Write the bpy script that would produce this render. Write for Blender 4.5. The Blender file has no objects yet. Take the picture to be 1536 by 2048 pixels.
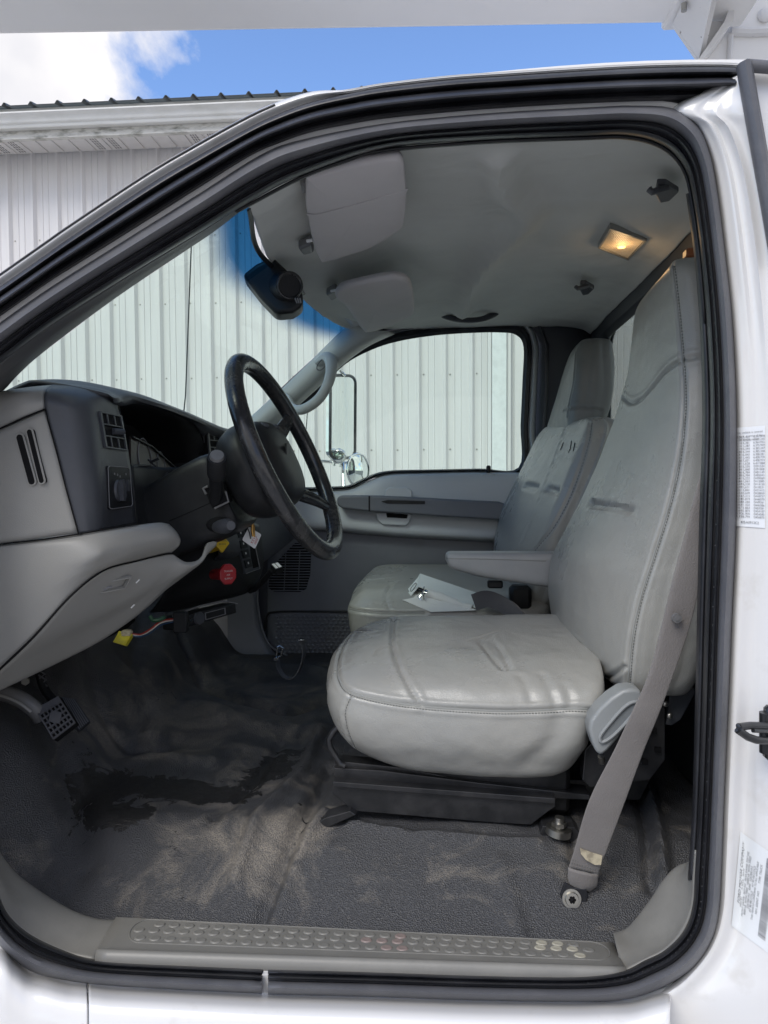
import bpy, math, random
import numpy as np
from mathutils import Vector, Matrix
from mathutils.bvhtree import BVHTree
from mathutils import noise as mnoise

R = math.radians
random.seed(7)
rng = np.random.default_rng(7)
scene = bpy.context.scene
COL = scene.collection

# ------------------------------------------------------------------ camera
EYE = 1.85                      # lens height above the yard
CAM = Vector((0.0, -1.10, EYE))
YAW, PITCH, ROLL = R(4.5), R(2.4), R(0.3)
FPX = 1500.0                    # focal length in pixels of a 1536 x 2048 frame
fwd = Vector((-math.sin(YAW) * math.cos(PITCH), math.cos(YAW) * math.cos(PITCH), -math.sin(PITCH)))
right0 = Vector((math.cos(YAW), math.sin(YAW), 0.0))
up0 = right0.cross(fwd)
rgt = right0 * math.cos(ROLL) - up0 * math.sin(ROLL)
upv = up0 * math.cos(ROLL) + right0 * math.sin(ROLL)
cd = bpy.data.cameras.new("camera")
cam = bpy.data.objects.new("camera", cd)
COL.objects.link(cam)
cd.sensor_fit = 'VERTICAL'
cd.sensor_height = 24.0
cd.lens = 24.0 * FPX / 2048.0
cd.clip_start = 0.02
cd.clip_end = 3000
cam.matrix_world = Matrix(((rgt.x, upv.x, -fwd.x, CAM.x), (rgt.y, upv.y, -fwd.y, CAM.y), (rgt.z, upv.z, -fwd.z, CAM.z), (0, 0, 0, 1)))
scene.camera = cam

# sight line through a pixel of the photograph's frame
def ray(px, py):
    return (fwd + rgt * ((px - 768) / FPX) + upv * ((1024 - py) / FPX))

# ------------------------------------------------------------------ world, sun, exposure
SUN_EL, SUN_AZ = R(48), R(212)   # azimuth measured from +Y clockwise: the sun stands behind the photographer
w = bpy.data.worlds.new("World")
scene.world = w
w.use_nodes = True
nt = w.node_tree
for n in list(nt.nodes):
    nt.nodes.remove(n)
def WN(t, **k):
    n = nt.nodes.new(t)
    for a, b in k.items():
        setattr(n, a, b)
    return n
def WL(a, b):
    nt.links.new(a, b)
wo = WN('ShaderNodeOutputWorld')
bg = WN('ShaderNodeBackground')
bg.inputs['Strength'].default_value = 0.125
sky = WN('ShaderNodeTexSky')
sky.sky_type = 'NISHITA'
sky.sun_disc = False
sky.sun_elevation = SUN_EL
sky.sun_rotation = SUN_AZ
sky.altitude = 200
sky.air_density = 1.0
sky.dust_density = 0.3
sky.ozone_density = 2.2
tc = WN('ShaderNodeTexCoord')
mp = WN('ShaderNodeMapping')
mp.inputs['Location'].default_value = (0.62, 0.31, 0.05)
n1 = WN('ShaderNodeTexNoise')
n1.inputs['Scale'].default_value = 2.3
n1.inputs['Detail'].default_value = 9
n1.inputs['Roughness'].default_value = 0.56
n1.inputs['Distortion'].default_value = 0.25
cr_ = WN('ShaderNodeValToRGB')
cr_.color_ramp.elements[0].position = 0.49
cr_.color_ramp.elements[1].position = 0.56
n2 = WN('ShaderNodeTexNoise')
n2.inputs['Scale'].default_value = 5.0
n2.inputs['Detail'].default_value = 5
cr2 = WN('ShaderNodeValToRGB')
cr2.color_ramp.elements[0].color = (3.3, 3.3, 3.5, 1)
cr2.color_ramp.elements[1].color = (4.6, 4.45, 4.4, 1)
cr2.color_ramp.elements[0].position = 0.35
cr2.color_ramp.elements[1].position = 0.62
mixc = WN('ShaderNodeMixRGB')
WL(tc.outputs['Generated'], mp.inputs['Vector'])
WL(mp.outputs['Vector'], n1.inputs['Vector'])
WL(mp.outputs['Vector'], n2.inputs['Vector'])
cdir = ray(20, 130).normalized()
vm = WN('ShaderNodeVectorMath'); vm.operation = 'DISTANCE'
vm.inputs[1].default_value = cdir
vn = WN('ShaderNodeVectorMath'); vn.operation = 'NORMALIZE'
WL(tc.outputs['Generated'], vn.inputs[0]); WL(vn.outputs['Vector'], vm.inputs[0])
mrc = WN('ShaderNodeMapRange'); mrc.inputs['From Min'].default_value = .04; mrc.inputs['From Max'].default_value = .225
mrc.inputs['To Min'].default_value = .20; mrc.inputs['To Max'].default_value = -.10
WL(vm.outputs['Value'], mrc.inputs['Value'])
addc = WN('ShaderNodeMath'); addc.operation = 'ADD'
WL(n1.outputs['Fac'], addc.inputs[0]); WL(mrc.outputs['Result'], addc.inputs[1])
mrd = WN('ShaderNodeMapRange'); mrd.inputs['From Min'].default_value = .75; mrd.inputs['From Max'].default_value = 1.15
mrd.inputs['To Min'].default_value = 0; mrd.inputs['To Max'].default_value = .15
WL(vm.outputs['Value'], mrd.inputs['Value'])
adde = WN('ShaderNodeMath'); adde.operation = 'ADD'
WL(addc.outputs['Value'], adde.inputs[0]); WL(mrd.outputs['Result'], adde.inputs[1])
WL(adde.outputs['Value'], cr_.inputs['Fac'])
WL(n2.outputs['Fac'], cr2.inputs['Fac'])
WL(cr_.outputs['Color'], mixc.inputs['Fac'])
tint = WN('ShaderNodeMixRGB'); tint.blend_type = 'MULTIPLY'; tint.inputs['Fac'].default_value = 1.0; tint.inputs['Color2'].default_value = (.78, .86, 1.0, 1)
WL(sky.outputs['Color'], tint.inputs['Color1'])
WL(tint.outputs['Color'], mixc.inputs['Color1'])
WL(cr2.outputs['Color'], mixc.inputs['Color2'])
WL(mixc.outputs['Color'], bg.inputs['Color'])
WL(bg.outputs['Background'], wo.inputs['Surface'])

sd = bpy.data.lights.new("sun", 'SUN')
sd.energy = 1.1
sd.angle = R(30)                 # sun veiled by thin cloud: a broad soft source
sd.color = (1.0, 0.95, 0.87)
sun = bpy.data.objects.new("sun", sd)
COL.objects.link(sun)
sdir = Vector((math.sin(SUN_AZ) * math.cos(SUN_EL), math.cos(SUN_AZ) * math.cos(SUN_EL), math.sin(SUN_EL)))
sun.rotation_euler = sdir.to_track_quat('Z', 'Y').to_euler()

vs = scene.view_settings
scene.display_settings.display_device = 'sRGB'
vs.view_transform = 'Standard'
vs.look = 'None'
vs.exposure = 1.05
vs.gamma = 1.0
vs.use_curve_mapping = False
scene.cycles.use_denoising = True
try:
    scene.cycles.denoiser = 'OPENIMAGEDENOISE'
except Exception:
    pass
scene.cycles.max_bounces = 10
scene.cycles.diffuse_bounces = 5
scene.cycles.transparent_max_bounces = 16
scene.cycles.caustics_reflective = False
scene.cycles.caustics_refractive = False

# ------------------------------------------------------------------ where a sight line meets a plane
def P(px, py, Y):
    d = ray(px, py)
    return CAM + d * ((Y - CAM.y) / d.y)
def PX(px, py, X):
    d = ray(px, py)
    return CAM + d * ((X - CAM.x) / d.x)
def PZ(px, py, z):
    d = ray(px, py)
    return CAM + d * (z / d.z)          # z relative to the eye
def XYZ(px, Y, z):                      # the point of column px that lies at depth Y and height z (rel. eye)
    a = (px - 768) / FPX
    y = Y - CAM.y
    # (x*r.x+y*r.y+z*r.z) = a*(x*f.x+y*f.y+z*f.z)
    x = (a * (y * fwd.y + z * fwd.z) - (y * rgt.y + z * rgt.z)) / (rgt.x - a * fwd.x)
    return Vector((CAM.x + x, Y, EYE + z))

# ------------------------------------------------------------------ mesh helpers
def wloc(o):
    v = Vector((0, 0, 0))
    while o is not None:
        v = v + o.location
        o = o.parent
    return v
def mk(name, verts, faces, mat, parent=None, smooth=True, label=None, cat=None, group=None, kind=None):
    me = bpy.data.meshes.new(name)
    vv = np.array([tuple(v) for v in verts], dtype=float)
    if parent is None:
        loc = Vector(((vv[:, 0].min() + vv[:, 0].max()) / 2, (vv[:, 1].min() + vv[:, 1].max()) / 2, vv[:, 2].min()))
        off = loc
    else:
        off = wloc(parent)
        loc = Vector((0, 0, 0))
    vv = vv - np.array(off)
    me.from_pydata(vv.tolist(), [], faces)
    me.update()
    if smooth:
        me.polygons.foreach_set('use_smooth', [True] * len(me.polygons))
        try:
            me.set_sharp_from_angle(angle=R(38))
        except Exception:
            pass
    me.materials.append(mat)
    o = bpy.data.objects.new(name, me)
    COL.objects.link(o)
    o.location = loc
    if parent is not None:
        o.parent = parent
    tag(o, label, cat, group, kind)
    return o
def tag(o, label=None, cat=None, group=None, kind=None):
    if label: o['label'] = label
    if cat: o['category'] = cat
    if group: o['group'] = group
    if kind: o['kind'] = kind
    return o
def thing(name, loc, label, cat, group=None):
    o = bpy.data.objects.new(name, None)
    o.empty_display_size = 0.1
    COL.objects.link(o)
    o.location = loc
    return tag(o, label, cat, group)

class MB:
    """collects shapes that become one mesh"""
    def __init__(s):
        s.v = []; s.f = []
    def add(s, v, f):
        b = len(s.v)
        s.v += [Vector(p) for p in v]
        s.f += [tuple(i + b for i in q) for q in f]
        return s
    def box(s, c, size, rot=None, bev=0.0):
        hx, hy, hz = size[0] / 2, size[1] / 2, size[2] / 2
        c = Vector(c)
        if bev <= 0:
            pts = [Vector((x, y, z)) for z in (-hz, hz) for y in (-hy, hy) for x in (-hx, hx)]
            fs = [(0, 2, 3, 1), (4, 5, 7, 6), (0, 1, 5, 4), (2, 6, 7, 3), (0, 4, 6, 2), (1, 3, 7, 5)]
        else:
            pts = []; fs = []
            b = min(bev, hx * .95, hy * .95, hz * .95)
            idx = {}
            for ax in range(3):
                h = [hx, hy, hz]
                for sg in (-1, 1):
                    for a in (-1, 1):
                        for d in (-1, 1):
                            p = [0, 0, 0]
                            p[ax] = sg * h[ax]
                            o1, o2 = (ax + 1) % 3, (ax + 2) % 3
                            p[o1] = a * (h[o1] - b); p[o2] = d * (h[o2] - b)
                            k = [0, 0, 0]; k[ax] = sg; k[o1] = a; k[o2] = d
                            idx[(ax, tuple(k))] = len(pts)
                            pts.append(Vector(p))
            for ax in range(3):
                o1, o2 = (ax + 1) % 3, (ax + 2) % 3
                for sg in (-1, 1):
                    q = []
                    for a, d in ((-1, -1), (1, -1), (1, 1), (-1, 1)):
                        k = [0, 0, 0]; k[ax] = sg; k[o1] = a; k[o2] = d
                        q.append(idx[(ax, tuple(k))])
                    fs.append(tuple(q if sg > 0 else q[::-1]))
            for ax in range(3):          # edges parallel to ax
                o1, o2 = (ax + 1) % 3, (ax + 2) % 3
                for a in (-1, 1):
                    for d in (-1, 1):
                        def kk(t):
                            k = [0, 0, 0]; k[ax] = t; k[o1] = a; k[o2] = d
                            return tuple(k)
                        q = (idx[(o1, kk(-1))], idx[(o1, kk(1))], idx[(o2, kk(1))], idx[(o2, kk(-1))])
                        fs.append(q if a * d < 0 else q[::-1])
            for a in (-1, 1):
                for d in (-1, 1):
                    for e in (-1, 1):
                        q = tuple(idx[(ax, (a, d, e))] for ax in range(3))
                        fs.append(q if a * d * e > 0 else q[::-1])
        if rot is not None:
            pts = [rot @ p for p in pts]
        return s.add([p + c for p in pts], fs)
    def tube(s, pts, r, n=10, closed=False, caps=True, flat=1.0, upd=None):
        pts = [Vector(p) for p in pts]
        m = len(pts)
        rr = r if isinstance(r, (list, tuple)) else [r] * m
        T = []
        for i in range(m):
            a = pts[(i - 1) % m] if (closed or i > 0) else pts[i]
            b = pts[(i + 1) % m] if (closed or i < m - 1) else pts[i]
            t = (b - a)
            T.append(t.normalized() if t.length > 1e-9 else Vector((0, 0, 1)))
        u = Vector(upd) if upd is not None else (Vector((0, 0, 1)) if abs(T[0].z) < .9 else Vector((1, 0, 0)))
        V = []
        for i in range(m):
            u = (u - T[i] * u.dot(T[i]))
            u.normalize()
            w_ = T[i].cross(u)
            for k in range(n):
                a = 2 * math.pi * k / n
                V.append(pts[i] + u * (math.cos(a) * rr[i] * flat) + w_ * (math.sin(a) * rr[i]))
        F = []
        for i in range(m if closed else m - 1):
            j = (i + 1) % m
            for k in range(n):
                l = (k + 1) % n
                F.append((i * n + k, j * n + k, j * n + l, i * n + l)[::-1])
        if caps and not closed:
            F.append(tuple(range(n)))
            F.append(tuple((m - 1) * n + k for k in range(n))[::-1])
        return s.add(V, F)
    def cyl(s, a, b, r, n=20, r2=None, rings=None):
        a, b = Vector(a), Vector(b)
        if rings is None:
            rings = [(0, r), (1, r if r2 is None else r2)]
        return s.tube([a.lerp(b, t) for t, _ in rings], [q for _, q in rings], n)
    def prism(s, pts, off):
        """outline (list of 3D points) pushed along off"""
        pts = [Vector(p) for p in pts]
        off = Vector(off)
        n = len(pts)
        V = pts + [p + off for p in pts]
        F = [tuple(range(n)), tuple(range(2 * n - 1, n - 1, -1))]
        for i in range(n):
            j = (i + 1) % n
            F.append((i, i + n, j + n, j))
        return s.add(V, F)
    def sphere(s, c, r, nu=12, nv=8, sc=(1, 1, 1)):
        c = Vector(c)
        V = []; F = []
        for i in range(nv + 1):
            t = math.pi * i / nv
            for k in range(nu):
                a = 2 * math.pi * k / nu
                V.append(c + Vector((math.sin(t) * math.cos(a) * r * sc[0], math.sin(t) * math.sin(a) * r * sc[1], math.cos(t) * r * sc[2])))
        for i in range(nv):
            for k in range(nu):
                l = (k + 1) % nu
                F.append((i * nu + k, (i + 1) * nu + k, (i + 1) * nu + l, i * nu + l))
        return s.add(V, F)
    def build(s, name, mat, parent=None, **k):
        return mk(name, s.v, s.f, mat, parent, **k)

def catmull(p, n, closed=False):
    """p: array (m,3) -> smooth array, n steps per span"""
    p = np.array([tuple(q) for q in p], float)
    m = len(p)
    if m == 2:
        t = np.linspace(0, 1, n + 1)[:, None]
        return p[0] * (1 - t) + p[1] * t
    out = []
    spans = m if closed else m - 1
    for i in range(spans):
        if closed:
            a, b, c, d = p[(i - 1) % m], p[i], p[(i + 1) % m], p[(i + 2) % m]
        else:
            b, c = p[i], p[i + 1]
            a = p[i - 1] if i > 0 else 2 * b - c
            d = p[i + 2] if i + 2 < m else 2 * c - b
        for k in range(n):
            t = k / n
            out.append(0.5 * ((2 * b) + (-a + c) * t + (2 * a - 5 * b + 4 * c - d) * t * t + (-a + 3 * b - 3 * c + d) * t ** 3))
    if not closed:
        out.append(p[-1])
    return np.array(out)
def resample(p, n, closed=False):
    p = np.array([tuple(q) for q in p], float)
    if closed:
        p = np.vstack([p, p[:1]])
    d = np.concatenate([[0], np.cumsum(np.linalg.norm(np.diff(p, axis=0), axis=1))])
    t = np.linspace(0, d[-1], n + (1 if closed else 0))
    if closed:
        t = t[:-1]
    return np.stack([np.interp(t, d, p[:, k]) for k in range(3)], 1)
def loft(rows, closed_u=False, closed_v=False, flip=False):
    rows = [np.asarray(r) for r in rows]
    nv, nu = len(rows), len(rows[0])
    V = np.vstack(rows)
    F = []
    for i in range(nv if closed_v else nv - 1):
        i2 = (i + 1) % nv
        for j in range(nu if closed_u else nu - 1):
            j2 = (j + 1) % nu
            q = (i * nu + j, i * nu + j2, i2 * nu + j2, i2 * nu + j)
            F.append(q[::-1] if flip else q)
    return V, F
def bicubic(rows, nu=6, nv=6):
    """rows of 3D control points -> dense rows"""
    a = [catmull(r, nu) for r in rows]
    a = np.array(a)
    cols = [catmull(a[:, j], nv) for j in range(a.shape[1])]
    return np.array(cols).transpose(1, 0, 2)
def to3(rows):
    return [[P(*q) if not isinstance(q, Vector) else q for q in r] for r in rows]
def patch(name, rows, mat, parent, nu=6, nv=6, thick=0.004, raw=False, disp=None, **k):
    """smooth sheet through control points given as (px, py, Y) or Vectors; turned to face the camera side, with real thickness behind"""
    g = bicubic(rows if raw else to3(rows), nu, nv)
    V, F = loft(list(g))
    # orientation: average normal towards the camera
    acc = Vector((0, 0, 0)); c = Vector(V.mean(axis=0))
    for q in F[::max(1, len(F) // 60)]:
        a, b, d = Vector(V[q[0]]), Vector(V[q[1]]), Vector(V[q[3]])
        acc += (b - a).cross(d - a).normalized()
    if acc.dot(CAM - c) < 0:
        F = [q[::-1] for q in F]
    if disp is not None:
        V = disp(V)
    o = mk(name, V, F, mat, parent, **k)
    if thick:
        m = o.modifiers.new("thickness", 'SOLIDIFY')
        m.thickness = thick
        m.offset = -1
    return o

class Face:
    """four corners (top-left, top-right, bottom-right, bottom-left); boxes and outlines are laid on it"""
    def __init__(s, a, b, c, d):
        s.c = [Vector(q) if isinstance(q, Vector) else P(*q) for q in (a, b, c, d)]
        s.U = (s.c[1] - s.c[0] + s.c[2] - s.c[3]); s.V = (s.c[3] - s.c[0] + s.c[2] - s.c[1])
        s.w = s.U.length / 2; s.h = s.V.length / 2
        n = s.U.cross(s.V).normalized()
        ctr = sum(s.c, Vector()) / 4
        if n.dot(CAM - ctr) < 0: n = -n
        s.n = n
    def p(s, u, v, h=0.0):
        a = s.c[0].lerp(s.c[1], u); b = s.c[3].lerp(s.c[2], u)
        return a.lerp(b, v) + s.n * h
    def box(s, mb, u0, u1, v0, v1, h0, h1):
        q = [(u0, v0), (u1, v0), (u1, v1), (u0, v1)]
        V = [s.p(u, v, h0) for u, v in q] + [s.p(u, v, h1) for u, v in q]
        F = [(0, 1, 2, 3), (7, 6, 5, 4), (0, 4, 5, 1), (1, 5, 6, 2), (2, 6, 7, 3), (3, 7, 4, 0)]
        if s.U.cross(s.V).dot(s.n) > 0:
            F = [f[::-1] for f in F]
        mb.add(V, F)
        return mb
    def frame(s, mb, u0, u1, v0, v1, tu, tv, h0, h1):
        s.box(mb, u0, u1, v0, v0 + tv, h0, h1); s.box(mb, u0, u1, v1 - tv, v1, h0, h1)
        s.box(mb, u0, u0 + tu, v0 + tv, v1 - tv, h0, h1 - .0003); s.box(mb, u1 - tu, u1, v0 + tv, v1 - tv, h0, h1 - .0003)
        return mb
    def shape(s, mb, uv, h0, h1):
        mb.prism([s.p(u, v, h0) for u, v in uv], s.n * (h1 - h0))
        return mb
def rrect(u0, u1, v0, v1, ru, rv, k=5):
    out = []
    for cx, cy, a0 in ((u1 - ru, v0 + rv, -90), (u1 - ru, v1 - rv, 0), (u0 + ru, v1 - rv, 90), (u0 + ru, v0 + rv, 180)):
        for i in range(k + 1):
            a = R(a0 + 90 * i / k)
            out.append((cx + ru * math.cos(a), cy + rv * math.sin(a)))
    return out
def text_on(face, txt, u, v, size, mat, parent, h=0.0006, name="lettering", rot=0.0, align='CENTER'):
    cu = bpy.data.curves.new(name, 'FONT')
    cu.body = txt
    cu.size = size
    cu.align_x = align
    cu.align_y = 'CENTER'
    cu.space_line = 1.0
    tmp = bpy.data.objects.new(name, cu)
    COL.objects.link(tmp)
    bpy.context.view_layer.update()
    dg = bpy.context.evaluated_depsgraph_get()
    me = bpy.data.meshes.new_from_object(tmp.evaluated_get(dg))
    U = face.U.normalized()
    Vn = -face.V.normalized()
    Vn = (Vn - U * Vn.dot(U)).normalized()
    if rot:
        q = Matrix.Rotation(rot, 3, face.n)
        U, Vn = q @ U, q @ Vn
    o0 = face.p(u, v, h)
    V = [o0 + U * q.co.x + Vn * q.co.y for q in me.vertices]
    F = [tuple(p.vertices) for p in me.polygons]
    bpy.data.objects.remove(tmp)
    return mk(name, V, F, mat, parent, smooth=False)
def ringcorners(c, r, k=5, m=6, bulge=None):
    """closed ring through a rounded polygon; bulge[i] pushes edge i outwards"""
    c = [Vector(q) for q in c]
    n = len(c)
    r = r if isinstance(r, (list, tuple)) else [r] * n
    ctr = sum(c, Vector()) / n
    out = []
    for i in range(n):
        p0, p1, p2 = c[i - 1], c[i], c[(i + 1) % n]
        a = p1 + (p0 - p1).normalized() * min(r[i], (p0 - p1).length * .49)
        b = p1 + (p2 - p1).normalized() * min(r[i], (p2 - p1).length * .49)
        for t in np.linspace(0, 1, k + 1):
            out.append(a * (1 - t) ** 2 + p1 * 2 * t * (1 - t) + b * t * t)
        e = p2 + (p1 - p2).normalized() * min(r[(i + 1) % n], (p1 - p2).length * .49)
        ed = (e - b)
        nrm = ed.copy(); mid = (b + e) / 2
        dirn = (mid - ctr); dirn = dirn - ed.normalized() * dirn.dot(ed.normalized())
        dirn = dirn.normalized() if dirn.length > 1e-6 else Vector()
        bl = bulge[i] if bulge else 0
        for t in np.linspace(0, 1, m + 2)[1:-1]:
            out.append(b + ed * t + dirn * (bl * math.sin(math.pi * t)))
    return np.array([tuple(q) for q in out])
def close_loft(rings, nsub=5):
    """rings of equal length, smoothed along and closed at both ends"""
    a = np.array(rings)
    cols = [catmull(a[:, j], nsub) for j in range(a.shape[1])]
    g = np.array(cols).transpose(1, 0, 2)
    V, F = loft(list(g), closed_u=True)
    nu = g.shape[1]
    V = np.vstack([V, g[0].mean(axis=0)[None], g[-1].mean(axis=0)[None]])
    b, t = len(V) - 2, len(V) - 1
    base = (g.shape[0] - 1) * nu
    for j in range(nu):
        j2 = (j + 1) % nu
        F.append((b, j2, j)); F.append((t, base + j, base + j2))
    return fix_normals(V, F)
def fix_normals(V, F):
    c = V.mean(axis=0)
    s = 0.0
    for q in F[::max(1, len(F) // 400)]:
        a, b, d = V[q[0]], V[q[1]], V[q[2]]
        n = np.cross(b - a, d - a)
        s += np.dot(n, (a + b + d) / 3 - c)
    if s < 0:
        F = [tuple(q[::-1]) for q in F]
    return V, F
def subdivide_mesh(V, F, levels=1):
    """plain midpoint split of quads and triangles, then a little smoothing"""
    me = bpy.data.meshes.new("tmp")
    me.from_pydata([tuple(v) for v in V], [], F)
    o = bpy.data.objects.new("tmp", me)
    COL.objects.link(o)
    m = o.modifiers.new("s", 'SUBSURF'); m.levels = levels; m.render_levels = levels
    bpy.context.view_layer.update()
    dg = bpy.context.evaluated_depsgraph_get()
    me2 = bpy.data.meshes.new_from_object(o.evaluated_get(dg))
    n = len(me2.vertices)
    co = np.empty(n * 3); me2.vertices.foreach_get('co', co)
    V2 = co.reshape(-1, 3)
    F2 = [tuple(p.vertices) for p in me2.polygons]
    bpy.data.objects.remove(o)
    return V2, F2
def vnormals(V, F):
    me = bpy.data.meshes.new("t"); me.from_pydata([tuple(v) for v in V], [], F); me.update()
    a = np.empty(len(V) * 3); me.vertices.foreach_get('normal', a)
    bpy.data.meshes.remove(me)
    return a.reshape(-1, 3)
def hit(V, F, pxs, tree=None):
    """sight lines that meet a surface: 3D polyline on it"""
    if tree is None:
        tree = BVHTree.FromPolygons([tuple(v) for v in V], F)
    out = []
    for px, py in pxs:
        d = ray(px, py).normalized()
        loc, nrm, idx, dist = tree.ray_cast(CAM, d)
        if loc is not None:
            out.append((loc, nrm if nrm.dot(d) < 0 else -nrm))
    return out
def dist_poly(V, line):
    line = np.array([tuple(q) for q in line])
    best = np.full(len(V), 1e9)
    for i in range(len(line) - 1):
        a, b = line[i], line[i + 1]
        ab = b - a
        t = np.clip(((V - a) @ ab) / max(1e-12, ab @ ab), 0, 1)
        d = np.linalg.norm(V - (a + t[:, None] * ab), axis=1)
        best = np.minimum(best, d)
    return best
def pxcurve(pts, n=8):
    q = catmull([(a, b, 0) for a, b in pts], n)
    return [(a[0], a[1]) for a in q]
def vnoise(V, s, seed=0, oct=3):
    out = np.empty(len(V))
    for i, v in enumerate(V):
        out[i] = mnoise.fractal(Vector((v[0] * s + seed, v[1] * s - seed, v[2] * s + 3 * seed)), 1.0, 2.0, oct)
    return out

# ------------------------------------------------------------------ materials
def material(name, col, rough=0.5, metal=0.0, col2=None, vscale=6.0, vamt=1.0, vramp=(0.4, 0.65), bump=None, bump2=None,
             spec=0.5, coat=0.0, stretch=None, emis=None, sheen=0.0, rvar=0.0, cells=None):
    m = bpy.data.materials.new(name)
    m.use_nodes = True
    t = m.node_tree
    b = t.nodes['Principled BSDF']
    b.inputs['Base Color'].default_value = (*col, 1)
    b.inputs['Roughness'].default_value = rough
    b.inputs['Metallic'].default_value = metal
    b.inputs['Specular IOR Level'].default_value = spec
    b.inputs['Coat Weight'].default_value = coat
    b.inputs['Coat Roughness'].default_value = 0.08
    b.inputs['Sheen Weight'].default_value = sheen
    tcn = t.nodes.new('ShaderNodeTexCoord')
    src = tcn.outputs['Object']
    if stretch:
        mpn = t.nodes.new('ShaderNodeMapping')
        mpn.inputs['Scale'].default_value = stretch
        t.links.new(src, mpn.inputs['Vector'])
        src2 = mpn.outputs['Vector']
    else:
        src2 = src
    if col2 is not None:
        nz = t.nodes.new('ShaderNodeTexNoise')
        nz.inputs['Scale'].default_value = vscale
        nz.inputs['Detail'].default_value = 8
        nz.inputs['Roughness'].default_value = 0.62
        t.links.new(src2, nz.inputs['Vector'])
        rp = t.nodes.new('ShaderNodeValToRGB')
        rp.color_ramp.elements[0].position = vramp[0]
        rp.color_ramp.elements[1].position = vramp[1]
        rp.color_ramp.elements[0].color = (0, 0, 0, 1)
        rp.color_ramp.elements[1].color = (vamt, vamt, vamt, 1)
        t.links.new(nz.outputs['Fac'], rp.inputs['Fac'])
        mx = t.nodes.new('ShaderNodeMixRGB')
        mx.inputs['Color1'].default_value = (*col, 1)
        mx.inputs['Color2'].default_value = (*col2, 1)
        t.links.new(rp.outputs['Color'], mx.inputs['Fac'])
        t.links.new(mx.outputs['Color'], b.inputs['Base Color'])
        if rvar:
            mr = t.nodes.new('ShaderNodeMapRange')
            mr.inputs['To Min'].default_value = rough - rvar
            mr.inputs['To Max'].default_value = rough + rvar
            t.links.new(rp.outputs['Color'], mr.inputs['Value'])
            t.links.new(mr.outputs['Result'], b.inputs['Roughness'])
    last = None
    for bp in (bump, bump2):
        if not bp: continue
        kind, sc, st, di = bp
        if kind == 'v':
            tx = t.nodes.new('ShaderNodeTexVoronoi'); out = tx.outputs['Distance']
        elif kind == 'm':
            tx = t.nodes.new('ShaderNodeTexNoise'); tx.inputs['Detail'].default_value = 2; tx.inputs['Distortion'].default_value = 0.5; out = tx.outputs['Fac']
        else:
            tx = t.nodes.new('ShaderNodeTexNoise'); tx.inputs['Detail'].default_value = 4; out = tx.outputs['Fac']
        tx.inputs['Scale'].default_value = sc
        t.links.new(src2 if kind == 's' else src, tx.inputs['Vector'])
        bn = t.nodes.new('ShaderNodeBump')
        bn.inputs['Strength'].default_value = st
        bn.inputs['Distance'].default_value = di
        t.links.new(out, bn.inputs['Height'])
        if last is not None:
            t.links.new(last, bn.inputs['Normal'])
        last = bn.outputs['Normal']
    if last is not None:
        t.links.new(last, b.inputs['Normal'])
    if emis:
        b.inputs['Emission Color'].default_value = (*emis[0], 1)
        b.inputs['Emission Strength'].default_value = emis[1]
    return m
def glass_material(name, tint, band=None, refl=1.0):
    m = bpy.data.materials.new(name)
    m.use_nodes = True
    t = m.node_tree
    for n in list(t.nodes): t.nodes.remove(n)
    o = t.nodes.new('ShaderNodeOutputMaterial')
    tr = t.nodes.new('ShaderNodeBsdfTransparent')
    tr.inputs['Color'].default_value = (*tint, 1)
    gl = t.nodes.new('ShaderNodeBsdfGlossy')
    gl.inputs['Roughness'].default_value = 0.02
    fr = t.nodes.new('ShaderNodeFresnel'); fr.inputs['IOR'].default_value = 1.5
    mu = t.nodes.new('ShaderNodeMath'); mu.operation = 'MULTIPLY'; mu.inputs[1].default_value = refl
    mx = t.nodes.new('ShaderNodeMixShader')
    t.links.new(fr.outputs[0], mu.inputs[0]); t.links.new(mu.outputs[0], mx.inputs['Fac'])
    t.links.new(tr.outputs[0], mx.inputs[1]); t.links.new(gl.outputs[0], mx.inputs[2])
    t.links.new(mx.outputs[0], o.inputs['Surface'])
    if band:
        at = t.nodes.new('ShaderNodeAttribute'); at.attribute_name = 'band'
        cm = t.nodes.new('ShaderNodeMixRGB')
        cm.inputs['Color1'].default_value = (*tint, 1)
        cm.inputs['Color2'].default_value = (*band, 1)
        t.links.new(at.outputs['Fac'], cm.inputs['Fac'])
        t.links.new(cm.outputs['Color'], tr.inputs['Color'])
    return m

M = {}
M['white'] = material("white_paint", (0.71, 0.705, 0.70), 0.25, coat=0.5, col2=(0.52, 0.49, 0.44), vscale=13.0, vramp=(.58, .78), vamt=.5, bump=('n', 900, .02, .001))
M['boom'] = material("boom_paint", (0.86, 0.85, 0.83), 0.45, col2=(0.81, 0.80, 0.78), vscale=1.2, bump=('n', 300, .05, .002), spec=.4)
M['boomchip'] = material("boom_paint_chipped", (0.74, 0.735, 0.73), 0.5, col2=(0.10, 0.08, 0.07), vscale=34, vramp=(.66, .69), vamt=.8, bump=('n', 80, .25, .003))
M['rubber'] = material("rubber_seal", (0.016, 0.017, 0.021), 0.40, col2=(0.045, 0.046, 0.052), vscale=9, vramp=(.45, .75), bump=('n', 240, .15, .002), spec=.5, stretch=(1, 1, 1))
M['rubber2'] = material("rubber_worn", (0.105, 0.107, 0.118), 0.42, col2=(0.15, 0.15, 0.158), vscale=12, vramp=(.45, .75), bump=('n', 300, .2, .002), spec=.45)
M['leather'] = material("grey_vinyl", (0.305, 0.310, 0.298), 0.30, col2=(0.368, 0.358, 0.325), vscale=2.6, vramp=(.30, .78), bump=('v', 560, .25, .0012), bump2=('n', 34, .20, .006), spec=.62, rvar=.06)
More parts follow.
